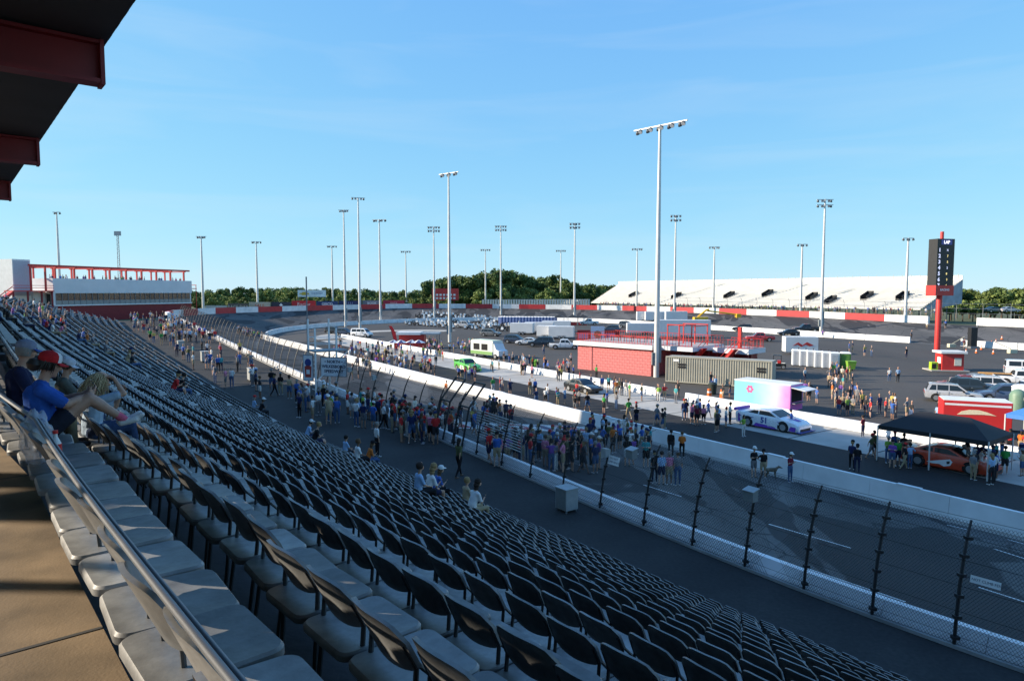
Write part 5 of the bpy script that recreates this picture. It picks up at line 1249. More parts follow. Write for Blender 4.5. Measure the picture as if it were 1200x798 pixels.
mb = MB(); mb.box(2.1, 2.55, -.10, -.013, 0, Hb - .04); mk('pilaster', mb, BRK, bb)
def bbx(name, x0, x1, y0, y1, z0, z1, m, **k): mb = MB(); mb.box(x0, x1, y0, y1, z0, z1); return mk(name, mb, m, bb, **k)
bbx('fascia', -.5, Lb + .35, -.45, Db + .4, Hb, Hb + .55, WHITE); DECK = mat('deck_pale', (.45, .40, .38), .8, var=.15)
bbx('deck', -.35, Lb + .2, -.3, Db + .25, Hb + .552, Hb + .58, DECK)
Ld = 12.5                                                 # the deck runs on over an open bay to the right
bbx('bay_fascia', Lb + .36, Lb + 5.2, 1.2, Db + .4, Hb - .05, Hb + .45, mat('fascia_shade', (.66, .68, .72), .5, var=.05)); bbx('bay_deck', Lb + .36, Lb + 5.2, 1.25, Db + .3, Hb + .452, Hb + .5, DECK)
bbx('bay_fascia', Lb + 5.8, Lb + 10.6, 5.2, Db + 1, Hb - .3, Hb + .3, mat('fascia_shade', (0, 0, 0))); bbx('bay_deck', Lb + 5.8, Lb + 10.6, 5.25, Db + .9, Hb + .302, Hb + .34, DECK)
bbx('rear_bay', Lb + .4, Lb + 10, 7.2, Db, 0, Hb - .4, DKRED)
for x in (Lb + 2.5, Lb + 5, Lb + 6.2, Lb + 8.3, Lb + 10.3): bbx('bay_post', x - .1, x + .1, 5.5, 5.7, 0, Hb - .3, DKRED)
def railing(x0, y0, x1, y1, z, h=1.05, step=.42):
    n = max(2, int(math.hypot(x1 - x0, y1 - y0) / step)); mb = MB(); mb.tube([(x0, y0, z + h), (x1, y1, z + h)], .035, 4); mk('top_rail', mb, RED, bb)
    mb = MB(); mb.tube([(x0, y0, z + .12), (x1, y1, z + .12)], .025, 4)
    for k in range(n + 1): f = k / n; mb.box(x0 + (x1 - x0) * f - .018, x0 + (x1 - x0) * f + .018, y0 + (y1 - y0) * f - .018, y0 + (y1 - y0) * f + .018, z, z + h)
    o = mk('balusters', mb, RED, bb); o['kind'] = 'stuff'
zd = Hb + .58
railing(-.2, -.15, Lb + .1, -.15, zd); railing(-.2, Db + .1, Lb + 5.2, Db + .1, zd); railing(-.2, -.15, -.2, Db + .1, zd); railing(Lb + 6, 5.4, Lb + 10.4, 5.4, Hb + .34); railing(Lb + 6, Db + .8, Lb + 10.4, Db + .8, Hb + .34); railing(Lb + 10.4, 5.4, Lb + 10.4, Db + .8, Hb + .34); railing(Lb + .4, 1.4, Lb + 5, 1.4, Hb + .5)
for x0, ya in ((Lb + 5.9, 1.5), (Lb + 9.4, 2.8)):                        # two red stairs
    mb = MB()
    mb.add([(x0 + dx, 1.0 + ya + dy, z) for dy in (0, 1.2) for dx, z in ((0, Hb + .3), (-.35, Hb + .3), (-3.6, 0), (-3.2, 0))], [(0, 1, 2, 3), (7, 6, 5, 4), (1, 5, 6, 2), (0, 3, 7, 4)]); mk('stair_flight', mb, RED, bb)
    for yy in (1.0 + ya, 2.2 + ya): mb = MB(); mb.tube([(x0, yy, Hb + 1.3), (x0 - 3.4, yy, 1.05)], .04, 4); mb.tube([(x0 - 3.4, yy, 1.05), (x0 - 3.4, yy, 0)], .035, 4); mk('stair_rail', mb, RED, bb)
for x in (Lb + .8, Lb + 2.5, Lb + 4.3):                  # red frame of the deck shelter
    for y in (2.5, 6.5): bbx('shelter_post', x - .06, x + .06, y - .06, y + .06, Hb + .502, Hb + 3.0, RED)
    bbx('shelter_beam', x - .05, x + .05, 2.4, 6.6, Hb + 3.002, Hb + 3.12, RED)
for y in (2.5, 6.5): bbx('shelter_purlin', Lb + .7, Lb + 4.4, y - .05, y + .05, Hb + 3.122, Hb + 3.24, RED)
bbx('stub_column', Lb + 8.8, Lb + 9.2, 5.9, 6.3, Hb + .342, Hb + 3.0, RED)
for x in np.linspace(.8, Lb - 1, 7):                      # picnic tables and benches as low dark rows on the deck
    pass
for k, x in enumerate(np.linspace(1.2, Lb - 2.2, 5)):
    q = bbx('deck_table', x, x + 1.4, 3.0, 3.8, zd + .70, zd + .76, RED)
    for dx, dy in ((.1, 3.1), (1.25, 3.1), (.1, 3.66), (1.25, 3.66)): mb = MB(); mb.box(x + dx, x + dx + .06, dy, dy + .06, zd, zd + .698); mk('table_leg', mb, BLACK, q)
# red board with square white panel behind the deck
p = hit(701, 402); t = thing('sponsor_backdrop', 'red backdrop with square pale blue panel behind the roof deck', 'backdrop', p, R(-6))
mb = MB(); mb.box(-4.2, 4.2, -.15, .15, .4, 2.6); mk('wall', mb, DKRED, t)
mb = MB(); mb.box(-1.5, 1.2, -.25, -.152, .3, 3.4); mk('panel', mb, mat('panel_blue', (.45, .55, .72), .5, var=.1), t)
mb = MB(); mb.lathe([(.75, 0), (.75, .02)], 20, axis='y'); mk('emblem_ring', mb, mat('emblem_olive', (.12, .14, .08), .5, var=.3, scale=4), t, loc=(-.15, -.275, 1.75))
for x in (-3.0, 2.4): mb = MB(); mb.box(x - 1.0, x + 1.0, -.19, -.152, .9, 2.0); mk('poster', mb, mat('poster_violet', (.28, .22, .40), .5, var=.3), t)
for x in (-4, 4): mb = MB(); mb.box(x - .1, x + .1, -.1, .1, 0, .398); mk('foot', mb, BLACK, t)

# ---------------------------------------------------------------- portable toilets
def toilet(p, rz, m, dm, label, group, name='portable_toilet'):
    t = thing(name, label, 'portable toilet', p, rz, group)
    mb = MB(); mb.box(-.58, .58, -.58, .58, .05, 2.1); mk('cabin', mb, m, t, bevel=.03)
    mb = MB(); mb.add([(x, y, 2.12) for y in (-.62, .62) for x in (-.62, .62)] + [(x, y, 2.32) for y in (-.4, .4) for x in (-.5, .5)], [(0, 1, 5, 4), (1, 3, 7, 5), (3, 2, 6, 7), (2, 0, 4, 6), (4, 5, 7, 6), (2, 3, 1, 0)]); mk('roof', mb, WHITE, t)
    mb = MB(); mb.box(-.40, .40, -.605, -.585, .12, 1.95); q = mk('door', mb, dm, t)
    mb = MB(); mb.box(-.66, .66, -.66, .66, 0, .048); mk('base', mb, BLACK, t)
    mb = MB(); mb.tube([(.35, .35, 2.2), (.35, .35, 2.6)], .05, 5); mk('vent_pipe', mb, BLACK, t)
    return t
TW, TD = mat('toilet_white', (.62, .64, .66), .5, var=.05), mat('toilet_door', (.40, .43, .47), .5, var=.1)
proto = None
a, b = hit(933, 428), hit(977, 432)
for k in range(6): toilet(a.lerp(b, k / 5), R(-12), TW, TD, 'white portable toilet in the row beside the green one', 'white portable toilets in a row')
TG = mat('toilet_green', (.12, .26, .05), .5, var=.1)
toilet(hit(990, 432), R(-12), TG, TG, 'green portable toilet closing the white row', None)
p = hit(997, 434); t = thing('dumpster', 'bright green wheeled bin beside the green portable toilet', 'bin', p, R(-10))
mb = MB(); mb.add([(x, y, .2) for y in (-.4, .4) for x in (-.4, .4)] + [(x, y, 1.2) for y in (-.55, .55) for x in (-.55, .55)], [(0, 1, 5, 4), (1, 3, 7, 5), (3, 2, 6, 7), (2, 0, 4, 6), (2, 3, 1, 0), (4, 5, 7, 6)]); mk('tub', mb, mat('bin_lime', (.22, .42, .05), .5, var=.1), t)
mb = MB(); mb.box(-.58, .58, -.58, .58, 1.202, 1.27); mk('lid', mb, mat('bin_lime', (0, 0, 0)), t); wheels(t, (-.25, .25), .40, .11, .08)
TB = mat('toilet_blue', (.06, .11, .28), .5, var=.1); TBD = mat('toilet_blue_door', (.10, .16, .36), .5, var=.1)
a, b = at(587, 378, 205), at(650, 376.5, 201)
for k in range(18):
    q = a.lerp(b, k / 17); q.z = ground_z(q.x, q.y); toilet(q, R(-25), TB, TBD, 'blue portable toilet with white roof in the long row by the inner wall', 'blue portable toilets in a long row')
for u, v in ((1194, 478),):
    t = toilet(hit(1196, 480), R(30), TW, TD, 'white portable toilet beside the parked cars', None)
p = hit(1192, 484); t = thing('green_booth', 'rounded green and white booth beside the parked cars', 'booth', p, R(20), scale=.85)
mb = MB(); mb.lathe([(.75, 0), (.78, 1.9), (.6, 2.3), (.25, 2.5), (.02, 2.55)], 14); mk('shell', mb, mat('booth_green', (.16, .26, .18), .5, var=.1), t, smooth=True); mb = MB(); mb.lathe([(.3, 0), (.3, .02)], 12, axis='y'); mk('emblem', mb, WHITE, t, loc=(0, -.80, 1.6))
# dark tents by the inner wall
for u in (655, 671, 683):
    p = hit(u, 381); t = thing('dark_tent', 'small black canopy tent with red goods by the inner wall', 'tent', p, R(-10), 'black tents by the inner wall')
    mb = MB(); mb.add([(-1.5, -1.5, 2.2), (1.5, -1.5, 2.2), (1.5, 1.5, 2.2), (-1.5, 1.5, 2.2), (0, 0, 3.1)], [(0, 1, 4), (1, 2, 4), (2, 3, 4), (3, 0, 4), (3, 2, 1, 0)]); mk('canopy', mb, mat('tent_black', (.02, .024, .028), .8, var=.1), t)
    for sx in (-1.45, 1.45):
        for sy in (-1.45, 1.45): mb = MB(); mb.box(sx - .03, sx + .03, sy - .03, sy + .03, 0, 2.2); mk('leg', mb, STEEL, t)
    mb = MB(); mb.box(-1.2, 1.2, -.8, .2, 0, .8); mk('counter', mb, RED, t)
# ---------------------------------------------------------------- canopies in the pit lane
def canopy_tent(p, rz, L, W, H, Hp, m, label, name='canopy_tent', ridge=.45):
    t = thing(name, label, 'canopy', p, rz); l, w = L / 2, W / 2; r = l * ridge
    mb = MB(); v = [(-l, -w, H), (l, -w, H), (l, w, H), (-l, w, H), (-r, 0, Hp), (r, 0, Hp)]
    v += [(x, y, H - .28) for x, y, _ in v[:4]]
    mb.add(v, [(0, 1, 5, 4), (1, 2, 5), (2, 3, 4, 5), (3, 0, 4), (0, 6, 7, 1), (1, 7, 8, 2), (2, 8, 9, 3), (3, 9, 6, 0)]); mk('cover', mb, m, t)
    for x in (-l, 0, l):
        for y in (-w, w): mb = MB(); mb.box(x - .035, x + .035, y - .035, y + .035, 0, H - .02); mk('leg', mb, POLE, t)
    return t
pc = hit(1104, 545); canopy_tent(pc, dirS + R(4), 6.3, 4.0, 2.35, 3.3, mat('canopy_black', (.012, .013, .016), .75, var=.12, scale=1.2), 'large black canopy over the orange stock car')
canopy_tent(hit(1232, 528), dirS, 4.5, 3.2, 2.4, 3.1, mat('canopy_blue', (.06, .22, .62), .7, var=.1), 'bright blue canopy beside the black one')
p = hit(491, 408); t = thing('merchandise_stand', 'red merchandise stand under a white and grey roof behind the crowd', 'stand', p, R(-4))
mb = MB(); mb.box(-3.6, 1.2, -1, 1, 0, 2.6); mk('wall', mb, RED, t); mb = MB(); mb.box(-4, .6, -1.6, 1.4, 2.602, 3.1); mk('awning', mb, WHITE, t); mb = MB(); mb.box(.62, 4, -1.6, 1.4, 2.7, 3.0); mk('awning_end', mb, mat('awning_grey', (.36, .42, .46), .6, var=.1), t)
for x in (3.7,):
    for y in (-1.4, 1.2): mb = MB(); mb.box(x - .05, x + .05, y - .05, y + .05, 0, 2.7); mk('post', mb, STEEL, t)
for u, v in ((462, 417), (470, 417), (483, 417), (491, 417)):
    p = hit(u, v); t = thing('parasol', 'small navy and white parasol by the merchandise stand', 'parasol', p, random.random(), 'parasols by the merchandise stand')
    for k in range(8):
        a0, a1 = k * math.pi / 4, (k + 1) * math.pi / 4; mb = MB(); mb.add([(0, 0, 2.75), (1.25 * math.cos(a0), 1.25 * math.sin(a0), 2.25), (1.25 * math.cos(a1), 1.25 * math.sin(a1), 2.25)], [(0, 1, 2)]); mk('canopy_panel', mb, mat('parasol_navy', (.03, .04, .14), .7, var=.1) if k % 2 else WHITE, t)
    mb = MB(); mb.tube([(0, 0, 0), (0, 0, 2.8)], .03, 5); mk('pole', mb, STEEL, t)
p = hit(461, 415); t = thing('feather_flag', 'tall red feather flag standing in the pit crowd', 'flag', p, scale=.8)
mb = MB(); mb.tube([(.4, 0, 0), (.15, 0, 3), (-.55, 0, 5.6), (-.95, 0, 6.2)], .04, 5); mk('pole', mb, BLACK, t)
mb = MB(); A = [(.38, 0, .8), (.17, 0, 2.8), (-.25, 0, 4.6), (-.92, 0, 6.15)]; Bf = [(1.0, .05, .9), (.85, -.04, 2.8), (.55, .05, 4.6), (-.25, 0, 6.1)]; mb.strip(A, Bf); mb.strip([(x, y + .012, z) for x, y, z in A], [(x, y + .012, z) for x, y, z in Bf]); mk('cloth', mb, mat('flag_red', (.75, .03, .03), .7, var=.1), t)
# red booth with white roof at the foot of the pylon
p = hit(1110, 434); t = thing('ticket_booth', 'small red booth with white roof and pale notices below the pylon', 'booth', p, R(-10))
mb = MB(); mb.box(-2.5, 2.1, -1.5, 1.5, 0, .14); mk('slab', mb, PITC, t); mb = MB(); mb.box(-1.1, 1.5, -1.1, 1.1, .142, 2.35); mk('wall', mb, RED, t)
mb = MB(); mb.box(-1.4, 1.8, -1.4, 1.4, 2.352, 2.62); mk('roof', mb, WHITE, t)
for x0, x1 in ((.35, 1.2),): mb = MB(); mb.box(x0, x1, -1.14, -1.102, .75, 1.75); mk('notice', mb, mat('notice_cream', (.70, .70, .58), .6, var=.1), t)
mb = MB(); mb.box(-1.14, -1.102, -.7, .3, .95, 1.8); mk('side_notice', mb, WHITE, t)
mb = MB(); mb.box(-2.3, -1.5, -.9, -.1, .142, 1.15); mk('lime_cabinet', mb, mat('lime_plastic', (.40, .60, .03), .5, var=.1), t); mb = MB(); mb.box(-2.25, -1.75, -.93, -.902, .3, .95); mk('cabinet_door', mb, BLACK, t)
# barricade arms, dark screen and cones right of the pylon
for u, v, f in ((1115, 407, 1), (1186, 414, -1)):
    p = hit(u, v); t = thing('barrier_arm', 'cream barrier block with raised pole on the infield', 'barrier', p, R(0), 'cream barrier blocks with poles')
    mb = MB(); mb.box(-.6, .6, -.4, .4, 0, .65); mk('block', mb, mat('cream_paint', (.62, .58, .42), .6, var=.1), t, bevel=.05); mb = MB(); mb.tube([(0, 0, .6), (f * 2.6, .5, 1.9)], .06, 5); mk('arm', mb, mat('cream_paint', (0, 0, 0)), t)
p = hit(1139, 408); t = thing('video_trailer', 'narrow black upright screen standing by traffic cones', 'screen', p); mb = MB(); mb.box(-.55, .55, -.5, .5, .35, 3.7); mk('screen', mb, BLACK, t); mb = MB(); mb.box(-.7, .9, -.7, .7, 0, .348); mk('base', mb, STEEL, t); mb = MB(); mb.tube([(.75, 0, .35), (.75, 0, 4.0)], .06, 5); mk('mast', mb, STEEL, t)
for u, v in ((1132, 414), (1144, 414), (1150, 410), (1164, 415), (1162, 404), (1167, 402), (1174, 398), (1160, 405)):
    p = hit(u, v); t = thing('traffic_cone', 'orange traffic cone with white band near the black screen', 'cone', p, 0, 'traffic cones near the black screen')
    mb = MB(); mb.lathe([(.2, .04), (.13, .35)], 10); mk('lower', mb, mat('cone_orange', (.8, .16, .02), .6, var=0), t); mb = MB(); mb.lathe([(.13, .352), (.09, .52)], 10); mk('band', mb, WHITE, t); mb = MB(); mb.lathe([(.09, .522), (.03, .75)], 10); mk('tip', mb, mat('cone_orange', (0, 0, 0)), t); mb = MB(); mb.box(-.24, .24, -.24, .24, 0, .038); mk('foot', mb, BLACK, t)
# white and red drinks van, ATV and bits behind the white toilets
p = hit(937, 415); t = box_trailer(937, 415, R(-6), 5.2, 2.2, 2.9, TRW, 'white van with red swirl lettering behind the white toilets', 1, 'delivery_van', p=p)
mb = MB(); mb.prism([(-1.8, .2), (-.9, .8), (-.2, .35), (.5, .85), (1.6, .3), (.9, .15), (.3, .4), (-.4, .05), (-1.0, .4)], 'y', 0, .02); mk('swirl', mb, RED, t, loc=(.3, -1.13, 1.25))
p = hit(911, 432); t = thing('utility_cart', 'small dark utility cart beside the container', 'cart', p, R(160))
mb = MB(); mb.box(-1.1, 1.1, -.6, .6, .35, .8); mk('chassis', mb, GLASS, t); mb = MB(); mb.box(-.5, .6, -.6, .6, 1.85, 1.92); mk('roof', mb, BLACK, t); wheels(t, (-.75, .75), .62, .3)
for sx in (-.45, .55):
    for sy in (-.55, .55): mb = MB(); mb.box(sx - .03, sx + .03, sy - .03, sy + .03, .8, 1.85); mk('post', mb, BLACK, t)
mb = MB(); mb.box(-.45, .0, -.5, .5, .8, 1.15); mk('seat', mb, RED, t)
# yellow lift at the inner wall
p = hit(822, 378); t = thing('boom_lift', 'yellow boom lift folded at the inner wall', 'boom lift', p, R(0)); YEL = mat('lift_yellow', (.72, .45, .03), .5, var=.1)
mb = MB(); mb.box(-2.2, 1.6, -1, 1, .6, 1.5); mk('chassis', mb, YEL, t, bevel=.1); mb = MB(); mb.tube([(-1.0, 0, 1.5), (1.2, 0, 3.4), (2.0, 0, 3.6)], .28, 6); mk('lower_boom', mb, YEL, t); mb = MB(); mb.tube([(1.6, .2, 3.2), (9.5, .2, 2.2)], .24, 6); mk('upper_boom', mb, YEL, t); mb = MB(); mb.box(9.4, 10.6, -.7, .9, 1.3, 2.4); mk('basket', mb, YEL, t); wheels(t, (-1.5, 1.0), 1.1, .5, .35)
# rows of white chairs with dark frames, far infield
def white_chair():
    mb = MB(); mb.box(-.30, .30, -.30, .28, .40, .46); mb.prism([(-.30, .46), (.30, .46), (.32, .85), (.20, 1.08), (-.20, 1.08), (-.32, .85)], 'y', .22, .32); n1 = len(mb.f)
    for sx in (-.26, .22):
        for sy in (-.26, .24): mb.box(sx, sx + .05, sy, sy + .05, 0, .4, 1)
    mb.box(-.34, .34, -.26, .22, .12, .34, 1)
    return mb.mesh('white_chair', [WHITE, BLACK])
WC = white_chair(); cnt = 0
def dark_bike():
    mb = MB(); mb.lathe([(.1, -.06), (.3, -.05), (.3, .05), (.1, .06)], 8, axis='y', c=(-.6, 0, .3)); mb.lathe([(.1, -.06), (.3, -.05), (.3, .05), (.1, .06)], 8, axis='y', c=(.6, 0, .3)); mb.tube([(-.6, 0, .3), (-.2, 0, .75), (.4, 0, .8), (.6, 0, .3)], .1, 5); mb.tube([(.4, -.35, 1.05), (.42, 0, .95), (.4, .35, 1.05)], .04, 4); mb.box(-.5, .15, -.14, .14, .75, .85); return mb.mesh('parked_motorbike', BLACK)
DB = dark_bike()
for r_ in range(7):
    n_ = 40
    for k in range(n_):
        f = k / (n_ - 1)
        ug = 467 + r_ * 5 + f * (168 - r_ * 6); vg = 380 + f * 12.5 - 3.4 * (f > .62) * (f - .62) / .38 - r_ * 2.1 - f * .2 * r_
        if abs(f - .42) < .03 or random.random() < .10: continue
        p = hit(ug + random.uniform(-.8, .8), vg + random.uniform(-.25, .25)); cnt += 1
        sc_ = random.uniform(.9, 1.25)
        if random.random() < .38:
            ob('parked_motorbike', DB, None, p, random.uniform(-.7, .7) + R(60), 'dark parked motorbike among the white chairs before the blue toilets', 'motorbike', 'dark motorbikes among the white chairs'); continue
        ob('white_chair', WC, None, p, random.uniform(-.7, .7) + R(20), 'white rounded chair in the crowded rows before the blue toilets', 'chair', 'white chairs in rows on the infield', scale=sc_)
# waste bins and barriers near the pit apron
for u, v, col, lab in ((628, 432, (.2, .45, .05), 'lime green bin among the people on the apron'), (835, 462, (.03, .04, .03), 'dark green bin beside the container')):
    p = hit(u, v); t = thing('waste_bin', lab, 'bin', p); mb = MB(); mb.lathe([(.36, 0), (.45, 1.05)], 12); mk('drum', mb, mat('bin_%d' % int(col[1] * 100), col, .5, var=.1), t, smooth=True); mb = MB(); mb.lathe([(.48, 1.052), (.48, 1.12), (.3, 1.3)], 12); mk('lid', mb, mat('bin_%d' % int(col[1] * 100), col), t, smooth=True)
for u, v in ((831, 466), (846, 467)):
    p = hit(u, v); t = thing('safety_barrel', 'small orange marker by the infield wall', 'barrel', p, group='orange markers by the infield wall'); mb = MB(); mb.lathe([(.25, 0), (.22, .5), (.22, .52)], 10); mk('lower', mb, mat('cone_orange', (0, 0, 0)), t); mb = MB(); mb.lathe([(.22, .522), (.2, .7)], 10); mk('band', mb, WHITE, t); mb = MB(); mb.lathe([(.2, .702), (.17, .95)], 10); mk('top', mb, mat('cone_orange', (0, 0, 0)), t)

# ---------------------------------------------------------------- trees
LEAF = leafmat('leaves_mid', (.06, .095, .025), (.23, .28, .08)); LEAFD = leafmat('leaves_dark', (.028, .06, .018), (.13, .18, .05)); BARK = mat('bark', (.09, .07, .05), .9, var=.2)
def tree_meshes(seed, H, Wd, nq, m, leaf=.55):
    r = np.random.default_rng(seed); lobes = []
    for k in range(int(9 + Wd)):
        a = r.uniform(0, 6.28); rr = r.uniform(.1, .75) * Wd / 2; z = H * r.uniform(.32, .88); q = 1 - .55 * abs(z / H - .55)
        lobes.append((rr * math.cos(a) * q, rr * math.sin(a) * q, z, Wd * r.uniform(.16, .28), H * r.uniform(.09, .15)))
    lobes.append((0, 0, H * .86, Wd * .2, H * .14)); L = np.array(lobes)
    idx = r.integers(0, len(L), nq); d = r.normal(size=(nq, 3)); d /= np.linalg.norm(d, axis=1)[:, None]; rad = r.uniform(.55, 1.08, nq)[:, None]
    c = L[idx, :3] + d * rad * L[idx][:, [3, 3, 4]]
    nrm = d * .8 + r.normal(size=(nq, 3)) * .6; nrm /= np.linalg.norm(nrm, axis=1)[:, None]
    a = np.cross(nrm, r.normal(size=(nq, 3))); a /= np.linalg.norm(a, axis=1)[:, None]; b = np.cross(nrm, a); sz = r.uniform(.5, 1.2, nq)[:, None] * leaf
    V = np.stack([c - a * sz, c + b * sz * .6, c + a * sz, c - b * sz * .6], 1).reshape(-1, 3)
    F = np.arange(nq * 4).reshape(-1, 4)
    me = bpy.data.meshes.new('crown'); me.from_pydata(V.tolist(), [], F.tolist()); me.materials.append(m); me.update()
    mb = MB(); mb.tube([(0, 0, -1), (0, 0, H * .3), (.1, .05, H * .55), (.1, .1, H * .8)], [.032 * H, .024 * H, .016 * H, .006 * H], 7)
    for k in range(6): l = L[k]; mb.tube([(0, 0, H * (.3 + .05 * k)), (l[0] * .6, l[1] * .6, l[2] - .05 * H), (l[0], l[1], l[2])], [.012 * H, .008 * H, .003 * H], 5)
    return me, mb.mesh('trunk', BARK, True)
PROTO = [tree_meshes(3, 13, 9, 2300, LEAF), tree_meshes(4, 15, 10, 2600, LEAFD), tree_meshes(5, 11, 8, 2000, LEAF), tree_meshes(6, 17, 11, 3000, LEAFD, .6), tree_meshes(8, 9, 8, 1700, LEAF, .5), tree_meshes(9, 13, 6, 1700, LEAFD)]
def tree(p, k, sc, label, group):
    cr, tr = PROTO[k]; t = thing('tree', label, 'tree', p, random.uniform(0, 6.28), group); t.scale = (sc * random.uniform(.9, 1.15), sc * random.uniform(.9, 1.15), sc)
    ob('crown', cr, t); ob('trunk', tr, t)
HT = [13 * 1.0, 15, 11, 17, 9, 13]
def wood(u0, u1, n, vt_fn, Y0, Y1, kinds, label, group, jitter=2.5):
    for i in range(n):
        u = u0 + (u1 - u0) * (i + random.random() * .9) / n; Y = random.uniform(Y0, Y1); k = random.choice(kinds); vt = vt_fn(u) + random.uniform(-1, jitter)
        top = at(u, vt, Y); base = 2.0 if Y > 320 else 3.0; sc = max((top.z - base) / (HT[k] * 1.0), .35)
        tree((top.x, Y, base), k, sc, label, group)
wood(150, 520, 62, lambda u: np.interp(u, [225, 260, 330, 400, 460, 515], [341, 337.5, 336, 338, 340.5, 340]), 300, 420, (0, 2, 4, 5), 'leafy green tree in the long line behind the turn', 'tree line behind the turn')
wood(225, 530, 40, lambda u: 348, 262, 290, (4, 2), 'low pale green tree before the tree line', 'low trees before the tree line', 2)
wood(498, 700, 30, lambda u: np.interp(u, [495, 505, 520, 548, 560, 585, 610, 630, 650, 670, 700], [334, 328, 326, 321, 322, 315, 319, 326, 322, 330, 336]), 300, 360, (1, 3, 5, 1), 'tall dark tree in the clump beyond the back turn', 'tall dark tree clump', 3)
wood(505, 700, 22, lambda u: 338, 292, 312, (4, 2, 0), 'small tree at the foot of the dark clump', 'small trees under the dark clump', 4)
wood(690, 725, 5, lambda u: 333, 330, 360, (0, 1), 'green tree at the low end of the white bleachers', 'trees at the low end of the bleachers')
wood(1105, 1260, 20, lambda u: np.interp(u, [1105, 1130, 1150, 1175, 1200, 1260], [343, 337, 339, 336, 337, 335]), 205, 260, (0, 1, 2), 'green tree beyond the fence right of the white bleachers', 'trees right of the white bleachers', 2)
wood(1110, 1260, 14, lambda u: 350, 196, 204, (4, 2), 'low tree beyond the fence right of the bleachers', 'low trees right of the white bleachers', 3)

# ---------------------------------------------------------------- people
SKIN = pmat('skin', 'skin', .6); SHIRT = pmat('shirt_cloth', 'shirt', .9, .15); TROU = pmat('trouser_cloth', 'trousers', .9, .15); SHOE = pmat('shoe', 'shoes', .7); HAIRM = pmat('hair', 'hair', .8); HATM = pmat('hat_cloth', 'hat', .85, .15)
BMATS = [SKIN, SHIRT, TROU, SHOE]
def capsule(bm, p0, r0, p1, r1, flat=None, n=10):
    """tapered rounded limb; flat=(axis, factor) squashes it along a direction"""
    p0, p1 = Vector(p0), Vector(p1); d = p1 - p0; L = max(d.length, 1e-5); z = d / L
    x = z.orthogonal().normalized(); 
    if flat: x = (flat[0] - z * flat[0].dot(z)).normalized() if abs(flat[0].normalized().dot(z)) < .99 else x
    y = z.cross(x); fx = flat[1] if flat else 1.
    rings = []
    for a in (-90, -55, -20): rings.append((p0 + z * r0 * math.sin(R(a)), r0 * math.cos(R(a))))
    for a in (20, 55, 90): rings.append((p1 + z * r1 * math.sin(R(a)), r1 * math.cos(R(a))))
    vs = []
    for c, r in rings:
        r = max(r, 1e-4); vs.append([bm.verts.new(c + (x * math.cos(2 * math.pi * j / n) * fx + y * math.sin(2 * math.pi * j / n)) * r) for j in range(n)])
    for a, b in zip(vs[:-1], vs[1:]):
        for j in range(n): bm.faces.new((a[j], a[(j + 1) % n], b[(j + 1) % n], b[j]))
    bm.faces.new(list(reversed(vs[0]))); bm.faces.new(vs[-1])
def body_mesh(name, prims, voxel, ratio, smooth_it=2, mats=BMATS):
    """prims: (p0, r0, p1, r1, slot, flat). Joined by a voxel remesh into one continuous surface; slots by nearest limb"""
    bm = bmesh.new()
    for p in prims: capsule(bm, *p[:4], flat=p[5] if len(p) > 5 else None)
    me = bpy.data.meshes.new('tmp'); bm.to_mesh(me); bm.free()
    o = bpy.data.objects.new('tmp', me); COL.objects.link(o)
    md = o.modifiers.new('r', 'REMESH'); md.mode = 'VOXEL'; md.voxel_size = voxel
    sm = o.modifiers.new('s', 'SMOOTH'); sm.factor = .5; sm.iterations = smooth_it
    if ratio < 1: dc = o.modifiers.new('d', 'DECIMATE'); dc.ratio = ratio
    dg = bpy.context.evaluated_depsgraph_get(); out = bpy.data.meshes.new_from_object(o.evaluated_get(dg)); out.name = name
    bpy.data.objects.remove(o); bpy.data.meshes.remove(me)
    out.materials.clear()
    for m in mats: out.materials.append(m)
    n = len(out.polygons); C = np.zeros(n * 3); out.polygons.foreach_get('center', C); C = C.reshape(-1, 3)
    best = np.full(n, 1e9); slot = np.zeros(n, int)
    for p in prims:
        a, b = np.array(p[0], float), np.array(p[2], float); d = b - a; L2 = max(d @ d, 1e-9); t = np.clip(((C - a) @ d) / L2, 0, 1)
        r = p[1] + (p[3] - p[1]) * t; q = C - (a + t[:, None] * d)
        if len(p) > 5 and p[5]:
            ax = np.array(p[5][0]) ; ax = ax / np.linalg.norm(ax); k = q @ ax; q = q - np.outer(k, ax) + np.outer(k / p[5][1], ax)
        dist = np.linalg.norm(q, axis=1) - r
        w = dist < best; best[w] = dist[w]; slot[w] = p[4]
    out.polygons.foreach_set('material_index', slot.tolist()); out.polygons.foreach_set('use_smooth', [True] * n); out.update()
    return out
LAT = Vector((0, 1, 0)); FWD = Vector((1, 0, 0))
